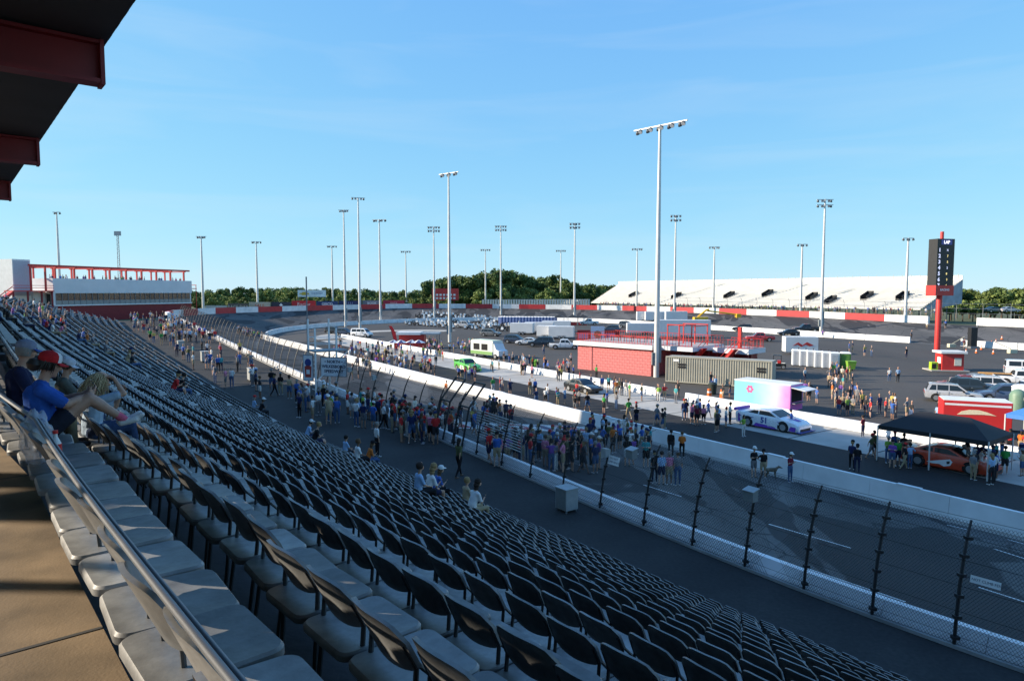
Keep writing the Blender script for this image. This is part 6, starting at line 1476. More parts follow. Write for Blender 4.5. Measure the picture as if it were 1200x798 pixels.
def standing(arms='down', stride=0., shorts=False, lean=0., female=False, sit=False, bend=0.):
    """local +x is forward, z up, 1.75 m tall; slots 0 skin 1 shirt 2 trousers 3 shoes"""
    P = []; hip = .92; sw = .155 if female else .175; hw = .10
    if sit: hip = .0
    ch = Vector((lean, 0, hip + .42)); pel = Vector((0, 0, hip)); nk = ch + Vector((lean * .3 + .01, 0, .16)); hd = nk + Vector((.03 + bend, 0, .15))
    P += [(pel, .125, pel + Vector((0, 0, .12)), .12, 2, (LAT, 1.25)), (pel + Vector((0, 0, .13)), .115 if female else .125, ch - Vector((0, 0, .02)), .125, 1, (LAT, 1.35)),
          (ch + Vector((-.01, -sw * .8, .04)), .065, ch + Vector((-.01, sw * .8, .04)), .065, 1), (ch + Vector((0, 0, .05)), .055, nk + Vector((.01, 0, .04)), .05, 0),
          (hd + Vector((-.01, 0, -.02)), .085, hd + Vector((-.005, 0, .055)), .088, 0, (LAT, .86)), (hd + Vector((.06, 0, -.075)), .035, hd + Vector((.055, 0, -.03)), .05, 0), (hd + Vector((.09, 0, -.015)), .014, hd + Vector((.10, 0, -.04)), .017, 0)]
    for sy in (-1, 1):
        sh = ch + Vector((-.01, sy * sw, .04))
        key = arms if isinstance(arms, str) else arms[0 if sy < 0 else 1]
        if key == 'down': el = sh + Vector((-.02, sy * .055, -.27)); wr = el + Vector((.06, sy * .0, -.24)); ha = wr + Vector((.025, -sy * .01, -.10))
        elif key == 'phone': el = sh + Vector((.06, sy * .05, -.26)); wr = el + Vector((.20, -sy * .10, .12)); ha = wr + Vector((.06, -sy * .03, .06))
        elif key == 'hip': el = sh + Vector((-.08, sy * .17, -.20)); wr = el + Vector((.08, -sy * .16, -.12)); ha = wr + Vector((.03, -sy * .05, -.04))
        elif key == 'fold': el = sh + Vector((.03, sy * .06, -.26)); wr = el + Vector((.18, -sy * .16, .06)); ha = wr + Vector((.02, -sy * .09, .02))
        elif key == 'up': el = sh + Vector((.14, sy * .10, -.10)); wr = el + Vector((.06, -sy * .10, .22)); ha = wr + Vector((.0, -sy * .06, .07))
        elif key == 'point': el = sh + Vector((.22, sy * .06, -.06)); wr = el + Vector((.22, 0, .05)); ha = wr + Vector((.10, 0, .02))
        elif key == 'swing': q = sy * .14 * (1 if stride >= 0 else -1); el = sh + Vector((q - .02, sy * .05, -.26)); wr = el + Vector((q * .7 + .07, 0, -.22)); ha = wr + Vector((.04, 0, -.08))
        else: el = sh + Vector((.10, sy * .05, -.24)); wr = el + Vector((.20, -sy * .03, -.06)); ha = wr + Vector((.09, -sy * .01, -.01))     # lap
        mid = sh.lerp(el, .72)
        P += [(sh, .06, mid, .055, 1), (mid, .043, el, .04, 0), (el, .04, wr, .028, 0), (wr, .03, ha, .032, 0, (LAT, .6)), (ha, .02, ha + (ha - wr) * .5 + Vector((0, -sy * .01, 0)), .013, 0), (ha.lerp(wr, .4) + Vector((.02, -sy * .015, 0)), .012, ha + Vector((.045, -sy * .03, .0)), .010, 0)]
        hp = pel + Vector((0, sy * hw, -.02)); d = sy * stride
        if sit: kn = hp + Vector((.44, sy * .05, .03)); an = kn + Vector((.02, 0, -.42)); 
        else: kn = hp + Vector((.5 * d + .01, sy * .015, -.42)); an = kn + Vector((.5 * d - (.10 if d < 0 else 0), 0, -.42 + (.03 if d < 0 else 0)))
        toe = an + Vector((.15, sy * .025, -.045))
        kk = hp.lerp(kn, .72)
        if shorts: P += [(hp, .105, kk, .09, 2), (kk, .07, kn, .058, 0), (kn, .056, kn.lerp(an, .35), .058, 0), (kn.lerp(an, .35), .056, an, .037, 0)]
        else: P += [(hp, .10, kn, .068, 2), (kn, .066, kn.lerp(an, .35), .064, 2), (kn.lerp(an, .35), .062, an + Vector((0, 0, .03)), .045, 2)]
        P += [(an + Vector((-.03, 0, -.03)), .042, toe, .036, 3)]
    return P, hd
def cap_me(brim=True):
    mb = MB(); mb.lathe([(.108, -.01), (.108, .05), (.088, .10), (.045, .125), (.005, .13)], 12)
    if brim: mb.add([(.08, -.075, .005), (.17, -.06, -.005), (.195, 0, -.005), (.17, .06, -.005), (.08, .075, .005), (.08, -.075, .018), (.17, -.06, .008), (.195, 0, .008), (.17, .06, .008), (.08, .075, .018)], [(0, 1, 2, 3, 4), (9, 8, 7, 6, 5), (0, 5, 6, 1), (1, 6, 7, 2), (2, 7, 8, 3), (3, 8, 9, 4)])
    return mb.mesh('cap', HATM, True)
def hair_me(long=False):
    mb = MB()
    if long:
        for c, r in (((-.015, 0, .05), .108), ((-.06, 0, -.05), .095), ((-.07, 0, -.14), .08), ((-.07, 0, -.22), .055)):
            mb.lathe([(.01, -r * .95), (r * .62, -r * .75), (r, 0), (r * .7, r * .68), (.01, r * .97)], 10, c=c)
    else:
        mb.lathe([(.088, -.06), (.105, -.01), (.108, .05), (.088, .10), (.045, .13), (.005, .137)], 12, c=(-.02, 0, .0))
    return mb.mesh('hair', HAIRM, True)
CAP, HAIRS, HAIRL = cap_me(), hair_me(), hair_me(True)
POSES = {}
for nm, kw in (('a', dict(arms='down')), ('b', dict(arms=('phone', 'phone'), bend=.03)), ('c', dict(arms=('hip', 'down'))), ('d', dict(arms='fold')), ('walk', dict(arms='swing', stride=.24)), ('walk2', dict(arms='swing', stride=-.22)),
               ('e', dict(arms=('down', 'point'))), ('f', dict(arms=('up', 'down'))), ('g', dict(arms=('phone', 'down'), female=True)), ('lean', dict(arms='fold', lean=.10, bend=.05))):
    for sh_ in (False, True):
        pr_, hd = standing(shorts=sh_, **kw); POSES[(nm, sh_)] = (body_mesh('person', pr_, .034, .55), hd)
for sh_ in (False, True):
    pr_, hd = standing(sit=True, arms='lap', lean=.03, shorts=sh_); POSES[('sit', sh_)] = (body_mesh('person', pr_, .034, .55), hd)
    pr_, hd = standing(sit=True, arms=('phone', 'lap'), lean=.12, shorts=sh_, bend=.04); POSES[('sit2', sh_)] = (body_mesh('person', pr_, .034, .55), hd)
COLS = {'white': (.70, .70, .68), 'black': (.015, .015, .017), 'navy': (.02, .03, .09), 'blue': (.05, .13, .42), 'light blue': (.30, .45, .65), 'red': (.50, .03, .03), 'grey': (.20, .20, .21), 'maroon': (.17, .02, .035), 'orange': (.55, .15, .03),
        'green': (.05, .28, .06), 'lime': (.22, .38, .06), 'pink': (.65, .22, .33), 'yellow': (.48, .38, .10), 'purple': (.18, .07, .32), 'tan': (.42, .32, .20), 'teal': (.05, .30, .32), 'charcoal': (.05, .05, .055), 'cream': (.62, .57, .46), 'olive': (.10, .11, .05)}
TCOL = {'black': (.015, .015, .017), 'navy': (.02, .025, .06), 'denim': (.06, .11, .22), 'khaki': (.34, .27, .17), 'grey': (.16, .16, .17), 'white': (.62, .62, .60), 'dark': (.03, .03, .035)}
SK = [(.55, .33, .23), (.48, .27, .18), (.60, .38, .28), (.20, .11, .07), (.42, .24, .16)]; HA = [(.03, .02, .015), (.10, .06, .03), (.30, .20, .09), (.015, .012, .01), (.25, .23, .21)]
HN_ = ['dark', 'brown', 'blond', 'black', 'grey']
SW = ['white'] * 6 + ['black'] * 7 + ['navy'] * 5 + ['blue'] * 4 + ['light blue'] * 3 + ['red'] * 4 + ['grey'] * 5 + ['maroon', 'orange', 'green', 'lime', 'pink', 'pink', 'yellow', 'purple', 'tan', 'teal', 'charcoal', 'charcoal', 'cream', 'olive']
TW_ = ['denim'] * 6 + ['black'] * 4 + ['khaki'] * 4 + ['navy'] * 3 + ['grey'] * 2 + ['dark'] * 3 + ['white']
QUEUE = []; NP = [0]
def person(p, face, place, **k): QUEUE.append((Vector(p), face, place, k))
def make_person(p, face, place, shirt=None, trou=None, shorts=None, hat='?', pose=None, hgt=None, group='spectators at the speedway', skin=None):
    shirt = shirt or random.choice(SW); trou = trou or random.choice(TW_); shorts = random.random() < .55 if shorts is None else shorts
    pose = pose or random.choice(['a', 'b', 'c', 'd', 'walk', 'walk2', 'e', 'f', 'g', 'a', 'c', 'd'])
    if hat == '?': hat = random.choice([None, None, 'black', 'white', 'red', 'navy', 'grey', None])
    me, hd = POSES[(pose, shorts)]; hgt = hgt or random.uniform(.93, 1.05)
    doing = {'walk': 'walking', 'walk2': 'walking', 'sit': 'sitting', 'sit2': 'sitting', 'b': 'looking at a phone', 'e': 'pointing', 'd': 'with folded arms', 'f': 'with raised hand'}.get(pose, 'standing')
    hi = random.randrange(5); lg = random.random() < .35
    head = 'in %s cap' % hat if hat else 'with %s %s' % (HN_[hi], 'long hair' if lg else 'hair')
    sh_w = '%s %s' % (trou, 'shorts' if shorts else 'trousers')
    for lab in ('person in %s shirt and %s %s, %s %s' % (shirt, sh_w, head, doing, place), 'person in %s shirt and %s, %s, %s' % (shirt, sh_w, head, place), 'person in %s shirt and %s, %s' % (shirt, sh_w, place), 'person in %s shirt %s' % (shirt, place)):
        if len(lab.replace('-', ' ').split()) <= 15: break
    o = ob('person', me, None, p, face, lab, 'person', group, scale=hgt)
    o['shirt'] = COLS[shirt]; o['trousers'] = TCOL[trou]; o['skin'] = skin or random.choice(SK); o['shoes'] = random.choice([(.6, .6, .6), (.03, .03, .03), (.2, .12, .08), (.5, .5, .52)])
    if hat:
        c = ob('cap', CAP, o, loc=(hd.x - .005, hd.y, hd.z + .045)); c['hat'] = COLS.get(hat, (.1, .1, .1))
    h = ob('hair', HAIRL if lg else HAIRS, o, loc=(hd.x - .012, hd.y, hd.z + (.0 if not hat else -.02)), scale=1. if not hat else .93); h['hair'] = HA[hi]
    NP[0] += 1; return o
FI = -HS                                                  # facing the infield (local +x along +T)
def clear_of_walls(p, place):
    s, t = st(p.x, p.y)
    if s < 150 and t < 80:
        if 34.9 < t < 38.2:
            t = 35.0 - random.random() * .3 if ('track' in place or 'start line' in place or t < 36) else 37.4 + random.random() * .5
        elif 51.2 < t < 53.0: t = 50.9 - random.random() * .4 if t < 52.2 else 53.2
        else:
            b, n = Binv(p.x, p.y)
            if NW - .5 < n < NW + .95 and 'walkway' in place: x, y = B(b, NW - .6); return Vector((x, y, zw(b)))
            return p
        x, y = xy(s, t); return Vector((x, y, ground_z(x, y)))
    return p
def crowd(n, u0, u1, v0, v1, place, face=None, spread=1.2, minsep=.55, slant=0., pose=None, group='spectators at the speedway', **kw):
    """people standing where those points of the photograph meet the ground"""
    pts = []; tries = 0
    while len(pts) < n and tries < n * 30:
        tries += 1; u = random.uniform(u0, u1); v = random.uniform(v0, v1) + slant * (u - u0); p = clear_of_walls(hit(u, v), place)
        if all((p - q).length > minsep for q in pts): pts.append(p)
    for p in pts: person(p, (FI if face is None else face) + random.gauss(0, spread), place, group=group, pose=pose, **kw)
# --- notable single people
def pp(u, v, face, place, **k): return person(clear_of_walls(hit(u, v), place), face, place, **k)
pp(538, 559, FI + .3, 'on the walkway by the gate', shirt='olive', trou='black', shorts=False, hat=None, pose='walk')
pp(442, 535, FI, 'above the last chair row', shirt='white', trou='black', shorts=False, hat=None, pose='a')
pp(942, 563, R(-60), 'on the track below the pit wall', shirt='maroon', trou='denim', shorts=False, hat='white', pose='b', skin=SK[0])
pp(883, 559, R(-70), 'with a dog by the pit wall', shirt='black', trou='grey', shorts=True, hat='white', pose='d', skin=SK[0]); pp(894, 560, R(-95), 'with a dog by the pit wall', shirt='black', trou='khaki', shorts=True, hat='black', pose='c', skin=SK[0])
pp(786, 535, R(60), 'beside the one in orange shirt', shirt='black', trou='dark', shorts=False, hat=None, pose='a'); pp(799, 536, R(80), 'by the pit wall', shirt='orange', trou='black', shorts=False, hat=None, pose='d')
pp(1042, 447, R(80), 'on the open infield', shirt='white', trou='khaki', shorts=True, hat=None, pose='walk'); pp(1052, 448, R(85), 'on the open infield', shirt='white', trou='khaki', shorts=True, hat='white', pose='walk2')
for u, v, s_ in ((1013, 417, 'white'), (1021, 418, 'pink'), (1062, 420, 'black'), (943, 447, 'white'), (957, 473, 'purple'), (975, 468, 'white'), (985, 468, 'white'), (637, 416, 'white'), (964, 396, 'black'), (1068, 397, 'white'), (1130, 408, 'white'), (1127, 406, 'navy'), (1086, 386, 'white'), (1108, 385, 'cream'), (995, 412, 'green'), (999, 412, 'red'), (669, 427, 'black'), (664, 434, 'white')): pp(u, v, random.uniform(0, 6), 'on the open infield', shirt=s_)
pp(847, 470, FI + 2.6, 'beside the infield wall', shirt='light blue'); pp(855, 466, FI + 2, 'beside the infield wall', shirt='black', hat='black')
pp(676, 465, R(40), 'in the pit lane', shirt='blue', trou='khaki'); pp(711, 478, R(-30), 'at the pit wall', shirt='blue', trou='grey', hat=None); pp(722, 480, R(30), 'at the pit wall', shirt='grey', trou='denim')
pp(621, 462, R(120), 'in the pit lane', shirt='black', trou='black', shorts=True, pose='walk'); pp(627, 462, R(115), 'in the pit lane', shirt='light blue', trou='black', shorts=True, pose='walk2')
pp(523, 466, R(40), 'on the track at the pit wall', shirt='black'); pp(434, 441, R(30), 'on the track at the pit wall', shirt='tan'); pp(413, 445, R(10), 'on the track beside the sign', shirt='navy', trou='dark', shorts=False); pp(420, 444, R(20), 'on the track beside the sign', shirt='grey', trou='dark', shorts=False)
pp(505, 438, R(-20), 'at the pit wall', shirt='green'); pp(927, 505, R(150), 'squatting beside the stock car', shirt='blue', hat='navy')
pp(1011, 512, R(120), 'on the pit apron by the wall', shirt='maroon', trou='navy', shorts=False, hat=None); pp(1004, 553, R(60), 'in the pit lane', shirt='black', trou='navy', shorts=False, hat='black'); pp(998, 550, R(40), 'in the pit lane', shirt='navy', trou='black', shorts=False, hat='black', pose='d')
pp(1066, 549, R(100), 'before the black canopy', shirt='light blue', trou='denim', shorts=False, hat=None)
for u, v, s_ in ((767, 560, 'black'), (775, 562, 'light blue'), (784, 562, 'pink'), (794, 563, 'grey')): pp(u, v + 6, R(100), 'in the small group on the track', shirt=s_, pose='a')
# --- crowds, nearest first
crowd(34, 470, 530, 505, 520, 'on the walkway at the gate', spread=.8)
crowd(38, 345, 478, 470, 492, 'on the walkway behind the fence', slant=.13)
crowd(8, 290, 345, 446, 464, 'on the walkway behind the fence', slant=.18)
crowd(38, 570, 662, 528, 548, 'on the track inside the fence', slant=.06)
crowd(9, 545, 600, 490, 505, 'on the start line')
crowd(22, 650, 702, 525, 555, 'on the track inside the fence', slant=.1)
crowd(24, 690, 765, 508, 528, 'on the track below the pit wall', slant=.15)
crowd(16, 430, 560, 474, 500, 'on the track inside the fence', slant=.2)
crowd(8, 735, 762, 530, 548, 'on the track below the pit wall')
crowd(6, 565, 590, 482, 496, 'on the track at the pit wall')
crowd(110, 392, 522, 404, 432, 'in the pit lane crowd', slant=.085, minsep=.5)
crowd(40, 500, 560, 403, 414, 'before the food truck', slant=.05)
crowd(40, 575, 700, 422, 436, 'on the pit apron', slant=.14, minsep=.5)
crowd(10, 535, 566, 437, 446, 'beside the green race truck', slant=.1)
crowd(16, 690, 795, 452, 462, 'at the infield wall', slant=.13)
crowd(16, 800, 880, 484, 500, 'sitting by the pit wall', slant=.17)
crowd(14, 560, 700, 452, 462, 'behind the pit wall', slant=.2); crowd(8, 700, 790, 482, 490, 'behind the pit wall', slant=.2)
crowd(22, 970, 1008, 436, 470, 'queueing near the white toilets', slant=.3, minsep=.7)
crowd(20, 978, 1050, 470, 488, 'queueing by the food trailer', slant=.12, minsep=.7)
crowd(8, 1020, 1060, 528, 545, 'by the black canopy', slant=.2); crowd(12, 1130, 1172, 545, 566, 'before the orange stock car', slant=.1); crowd(10, 1172, 1206, 530, 560, 'beside the black canopy'); crowd(5, 1060, 1120, 484, 498, 'behind the black canopy', slant=.1)
crowd(5, 825, 845, 450, 462, 'beside the container'); crowd(4, 934, 950, 462, 470, 'at the food trailer awning')
# --- people on chairs
def sitter(i, s, place, **k):
    n = rn(i, s) + .20; x, y = B(s, n); o = person((x, y, row_z(i, s) + .53), -heading(s) + random.gauss(0, .1), place, pose=random.choice(['sit', 'sit2']), **k); return o
def sit_at(u, v, **k):
    best = None
    for i in range(1, NROW):
        for s in np.arange(1, 140, .5):
            x, y = B(s, rn(i, s) + .2); pr = project((x, y, row_z(i, s) + .55))
            if pr and (best is None or (pr[0] - u) ** 2 + (pr[1] - v) ** 2 < best[0]): best = ((pr[0] - u) ** 2 + (pr[1] - v) ** 2, i, s)
    return sitter(best[1], best[2], 'on a chair of the stand', **k)
sit_at(491, 577, shirt='light blue', hat=None, shorts=False); sit_at(501, 578, shirt='white'); sit_at(508, 576, shirt='blue', hat='white'); sit_at(553, 596, shirt='white', hat=None); sit_at(547, 588, shirt='tan'); sit_at(360, 508, shirt='light blue', hat='white'); sit_at(367, 517, shirt='black')
for u, v, s_ in ((297, 478, 'light blue'), (308, 478, 'black'), (404, 530, 'light blue'), (418, 536, 'white'), (433, 538, 'orange'), (148, 424, 'tan'), (155, 428, 'charcoal'), (203, 456, 'red'), (212, 458, 'black')): sit_at(u, v, shirt=s_)
for u, v in ((60, 385), (70, 390), (78, 386), (52, 372), (48, 378), (40, 366)): sit_at(u, v)
# --- far crowd at the end of the stand: too small to tell apart
CP = [POSES[('a', False)][0], POSES[('c', True)][0], POSES[('sit', False)][0]]
VA, FA, CA = [], [], []; off = 0
def add_far(p, face, hgt=1.0, sit=False):
    global off
    me = CP[2] if sit else random.choice(CP[:2]); nv = len(me.vertices); V = np.zeros(nv * 3); me.vertices.foreach_get('co', V); V = V.reshape(-1, 3) * hgt; c, s_ = math.cos(face), math.sin(face)
    VA.append(np.stack([V[:, 0] * c - V[:, 1] * s_ + p[0], V[:, 0] * s_ + V[:, 1] * c + p[1], V[:, 2] + p[2]], 1))
    cols = [random.choice(SK), COLS[random.choice(SW)], TCOL[random.choice(TW_)], (.1, .1, .1)]
    for q in me.polygons: FA.append(tuple(i + off for i in q.vertices)); CA.append(cols[q.material_index])
    off += nv
for _ in range(90):
    s = random.uniform(98, 146); n = random.uniform(13.2, 18.4); x, y = B(s, n); add_far((x, y, zw(s)), random.uniform(0, 6))
for _ in range(26):
    s = random.uniform(60, 98); n = random.uniform(13.2, 18.3); x, y = B(s, n); add_far((x, y, zw(s)), random.uniform(0, 6))
for _ in range(60):
    i = random.randrange(0, 9); s = random.uniform(48, 135); x, y = B(s, rn(i, s) + .2); add_far((x, y, row_z(i, s) + .53), -heading(s), 1., True)
for _ in range(34):
    x = random.uniform(.5, L_ - 1); p = sb.matrix_basis @ Vector((x, random.uniform(.5, 3), 4.85)); add_far(p, random.uniform(0, 6), 1.0)
for _ in range(28):
    s = random.uniform(150, 162); x, y = xy(s, random.uniform(30, 35)); add_far((x, y, ground_z(x, y)), random.uniform(0, 6))
for _ in range(150):
    s = random.uniform(80, 205); x, y = xy(s, random.uniform(173.2, 175)); add_far((x, y, 5.6), random.uniform(0, 6), 1.0)
QUEUE.sort(key=lambda q: q[0].xy.length)
for q in QUEUE[:300]: make_person(*q[:3], **q[3])
for q in QUEUE[300:]: add_far(q[0], q[1], random.uniform(.93, 1.05))
me = bpy.data.meshes.new('far_crowd'); me.from_pydata(np.concatenate(VA).tolist(), [], FA); at_ = me.attributes.new('tone', 'FLOAT_COLOR', 'FACE'); at_.data.foreach_set('color', np.concatenate([np.array(CA), np.ones((len(CA), 1))], 1).ravel().tolist()); me.materials.append(vmat('crowd_cloth')); me.update()
ob('far_crowd', me, label='far-off spectators crowding the end of the stand and the far rails', cat='crowd', kind='stuff')
print('PEOPLE', NP[0])

# ---------------------------------------------------------------- the four spectators seated close by, in detail
def hand(P, wrist, tip_dir, palm_n, side, curl=.5, slot=0):
    """palm, four bent fingers of unequal length and a thumb; tip_dir: where the fingers point, palm_n: palm normal"""
    d = Vector(tip_dir).normalized(); n = Vector(palm_n); n = (n - d * n.dot(d)).normalized(); l = d.cross(n) * side; w = Vector(wrist)
    P.append((w, .026, w + d * .045, .034, slot, (l, 1.25))); P.append((w + d * .03 - l * .018, .016, w + d * .085 - l * .026, .014, slot)); P.append((w + d * .03 + l * .018, .016, w + d * .085 + l * .026, .014, slot))
    for k, (o, ln) in enumerate(((-.034, .062), (-.012, .075), (.011, .070), (.033, .054))):
        a = w + d * .085 + l * o; b = a + (d * (1 - curl * .5) + n * curl * .6).normalized() * ln * .55; c = b + (d * (1 - curl) + n * (curl * 1.2)).normalized() * ln * .5
        P.append((a, .0105, b, .010, slot)); P.append((b, .0095, c, .008, slot))
    a = w + d * .025 - l * .036; b = a + (d * .6 - l * .5 + n * .4).normalized() * .042; P.append((a, .013, b, .012, slot)); P.append((b, .0115, b + (d * .8 + n * .5).normalized() * .032, .009, slot))
def head_prims(P, c, yaw=0., pitch=0.):
    """skull, jaw, nose, brow, ears, neck is added by the caller; c is the head centre at eye height"""
    M = Matrix.Rotation(yaw, 3, 'Z') @ Matrix.Rotation(pitch, 3, 'Y'); q = lambda x, y, z: Vector(c) + M @ Vector((x, y, z)); lt = M @ LAT
    P += [(q(-.02, 0, .0), .092, q(-.015, 0, .045), .092, 0, (lt, .84)), (q(.045, 0, -.02), .052, q(.04, 0, -.075), .045, 0, (lt, .95)), (q(.055, 0, -.105), .028, q(.05, 0, -.095), .03, 0, (lt, 1.2)),
          (q(.083, 0, .0), .010, q(.104, 0, -.035), .0155, 0), (q(.072, -.03, .022), .014, q(.072, .03, .022), .014, 0), (q(.074, -.018, -.068), .010, q(.074, .018, -.068), .010, 0)]
    for sy in (-1, 1): P.append((q(-.012, sy * .078, .012), .014, q(-.016, sy * .08, -.028), .011, 0, (lt, .5))); P.append((q(.05, sy * .036, -.03), .022, q(.055, sy * .03, -.04), .022, 0))
    return M
def cap_detail(parent, c, M, crown, front, brim, name='cap'):
    mb = MB(); rings = []
    prof = [(.100, .012), (.1035, .05), (.096, .085), (.07, .112), (.03, .125), (.003, .127)]; n = 20
    for r, h in prof: rings.append([(-.012 + r * 1.04 * math.cos(2 * math.pi * j / n), r * .90 * math.sin(2 * math.pi * j / n), h) for j in range(n)])
    for i in range(len(rings) - 1):
        for j in range(n):
            a = 2 * math.pi * (j + .5) / n; fr = math.cos(a) > .55
            mb.add([rings[i][j], rings[i][(j + 1) % n], rings[i + 1][(j + 1) % n], rings[i + 1][j]], [(0, 1, 2, 3)], 1 if fr else 0)
    bm_ = bmesh.new(); me = mb.mesh(name, [crown, front], True, fix=False); bm_.from_mesh(me); bmesh.ops.remove_doubles(bm_, verts=bm_.verts, dist=.0005); bm_.to_mesh(me); bm_.free(); me.polygons.foreach_set('use_smooth', [True] * len(me.polygons))
    MM = Matrix.Translation(c) @ M.to_4x4(); o = ob(name, me, parent, M=MM)
    mb = MB(); top, bot = [], []
    for k in range(9):
        a = R(-62 + 124 * k / 8); top.append((-.012 + .100 * math.cos(a), .09 * math.sin(a), .018)); bot.append((-.012 + .100 * math.cos(a) + .078 * math.cos(a) ** .7 if math.cos(a) > 0 else 0, .098 * math.sin(a), .004 - .012 * abs(math.sin(a))))
    mb.strip(top, bot); mb.strip([(x, y, z - .006) for x, y, z in top], [(x, y, z - .006) for x, y, z in bot]); mb.strip(bot, [(x, y, z - .006) for x, y, z in bot]); mk('visor', mb, brim, o, smooth=True)
    mb = MB(); mb.lathe([(.008, .126), (.008, .131), (.002, .134)], 8, c=(-.012, 0, 0)); mk('button', mb, brim, o)
    return o
def strands(name, parent, c, M, m, n, length, spread, seed, r0=.085, wave=.02, back=True):
    """hair as many tapering locks hanging from the skull"""
    r = np.random.default_rng(seed); mb = MB()
    for k in range(n):
        a = r.uniform(R(55), R(305)) if back else r.uniform(0, 6.28); e = r.uniform(R(-10), R(82)); d = Vector((math.cos(a) * math.cos(e), .86 * math.sin(a) * math.cos(e), math.sin(e)))
        p = Vector((-.015, 0, .025)) + d * (r0 + r.uniform(-.004, .012)); L = length * r.uniform(.6, 1.1); pts = [p]; v = d * .5 + Vector((0, 0, .1))
        for q in range(5):
            v = v * .55 + Vector((r.normal() * wave * 8 - .12, r.normal() * wave * 8, -1)) * .55; p = p + v.normalized() * L / 5 + d * spread / 5; pts.append(p.copy())
        w = r.uniform(.004, .008); mb.tube(pts, [w * .7, w, w, w * .85, w * .6, w * .15], 4)
    mb.lathe([(.02, -.075), (.07, -.06), (r0 * 1.0, -.02), (r0 * 1.1, .03), (r0 * .9, .08), (r0 * .5, .108), (.004, .118)], 16, c=(-.028, 0, .0))
    return ob(name, mb.mesh(name, m, True, fix=False), parent, M=Matrix.Translation(c) @ M.to_4x4())
def near_person(label, s, i, dx, prims, mats, turn=0., dz=0.):
    x, y = B(s, rn(i, s) + dx); o = ob('person', body_mesh('person', prims, .0105, .6, 3, mats), None, (x, y, row_z(i, s) + .45 + dz), -heading(s) + turn, label, 'person', 'spectators seated close by', scale=.86)
    return o
def cloth(name, col, sc=14, b=.35): return mat(name, col, .9, var=.14, scale=sc, bump=b, bscale=26, spec=.15, detail=6)
def skinm(name, col): return mat(name, col, .5, var=.07, scale=20)
V3 = Vector
# 1: blue shirt, red and white cap, feet up on the chair in front
P = []; hc = V3((.07, 0, .74)); M1 = head_prims(P, hc, R(4), R(16))
P += [(V3((0, 0, .10)), .150, V3((-.03, 0, .20)), .150, 1, (LAT, 1.22)), (V3((-.03, 0, .2)), .150, V3((-.05, 0, .42)), .138, 1, (LAT, 1.28)), (V3((-.03, -.14, .50)), .066, V3((-.03, .14, .50)), .066, 1), (V3((-.04, 0, .46)), .10, V3((-.02, 0, .52)), .08, 1, (LAT, 1.3)), (V3((-.01, 0, .54)), .056, V3((.035, 0, .67)), .053, 0), (V3((.05, -.07, .40)), .075, V3((.05, .07, .40)), .075, 1)]
for sy in (-1, 1):
    sh = V3((-.02, sy * .17, .49)); el = V3((.17, sy * .19, .34)); wr = V3((.37, sy * .07, .40)); mid = sh.lerp(el, .8)
    P += [(sh, .072, mid, .066, 1), (mid, .052, el, .047, 0), (el, .047, el.lerp(wr, .5), .044, 0), (el.lerp(wr, .5), .043, wr, .028, 0)]; hand(P, wr, (.7, -sy * .25, .35), (-.3, -sy * .6, .6), sy, .75)
    hp = V3((.02, sy * .10, .09)); kn = V3((.38, sy * .10, .37)); an = V3((.70, sy * (.07 if sy < 0 else .02), .11)); k2 = hp.lerp(kn, .42)
    P += [(hp, .118, k2, .102, 2), (k2, .09, kn, .066, 0), (kn, .064, kn.lerp(an, .35), .062, 0), (kn.lerp(an, .35), .058, an.lerp(kn, .15), .042, 0), (an.lerp(kn, .22), .044, an, .043, 4), (an + V3((-.03, 0, -.035)), .040, an + V3((.10, sy * .02, -.01)), .040, 3), (an + V3((.06, 0, -.02)), .04, an + V3((.165, sy * .02, .035)), .032, 3)]
w1 = near_person('person in blue shirt and red white cap with feet up on the next row', 7.2, 0, .20, P, [skinm('skin_a', (.42, .24, .17)), cloth('royal_blue_cotton', (.03, .10, .40)), cloth('dark_shorts', (.02, .024, .04)), mat('white_trainer', (.60, .60, .60), .6, var=.1), cloth('pink_sock', (.60, .12, .20))])
cap_detail(w1, hc + V3((0, 0, .012)), M1, cloth('cap_red', (.45, .02, .025)), cloth('cap_white', (.68, .66, .66)), cloth('cap_red', (0, 0, 0)))
DARKH = mat('dark_hair', (.018, .013, .010), .55, var=.2, scale=30); strands('hair', w1, hc, M1, DARKH, 260, .13, .0, 3, .080, .012)
mb = MB(); mb.lathe([(.01, -.07), (.05, -.05), (.07, 0), (.05, .05), (.01, .07)], 12, c=(-.135, 0, -.03)); ob('hair_bun', mb.mesh('hair_bun', DARKH, True), w1, M=Matrix.Translation(hc) @ M1.to_4x4())
mb = MB(); mb.box(-.004, .004, -.037, .037, -.075, .075); ob('phone', mb.mesh('mobile_phone', mat('phone_black', (.015, .015, .017), .2, var=0), bevel=.003), None, w1.location + Matrix.Rotation(-heading(7.2), 3, 'Z') @ V3((.39, 0, .41)), 0, 'black mobile phone held by the person in the blue shirt', 'phone', M=Matrix.Translation(w1.location + Matrix.Rotation(-heading(7.2), 3, 'Z') @ V3((.39, 0, .41))) @ Matrix.Rotation(-heading(7.2), 4, 'Z') @ Matrix.Rotation(R(-28), 4, 'Y')).name = 'mobile_phone'
mb = MB()
for sy in (-1, 1): mb.tube([(.093, sy * .018, .006), (.095, sy * .035, .010), (.085, sy * .058, .008), (.01, sy * .078, .012)], .006, 5); mb.add([(.096, sy * .012, .018), (.092, sy * .05, .016), (.092, sy * .048, -.012), (.098, sy * .014, -.014)], [(0, 1, 2, 3)])
ob('sunglasses', mb.mesh('sunglasses', mat('lens_black', (.01, .01, .012), .15, var=0), fix=False), w1, M=Matrix.Translation(hc) @ M1.to_4x4())
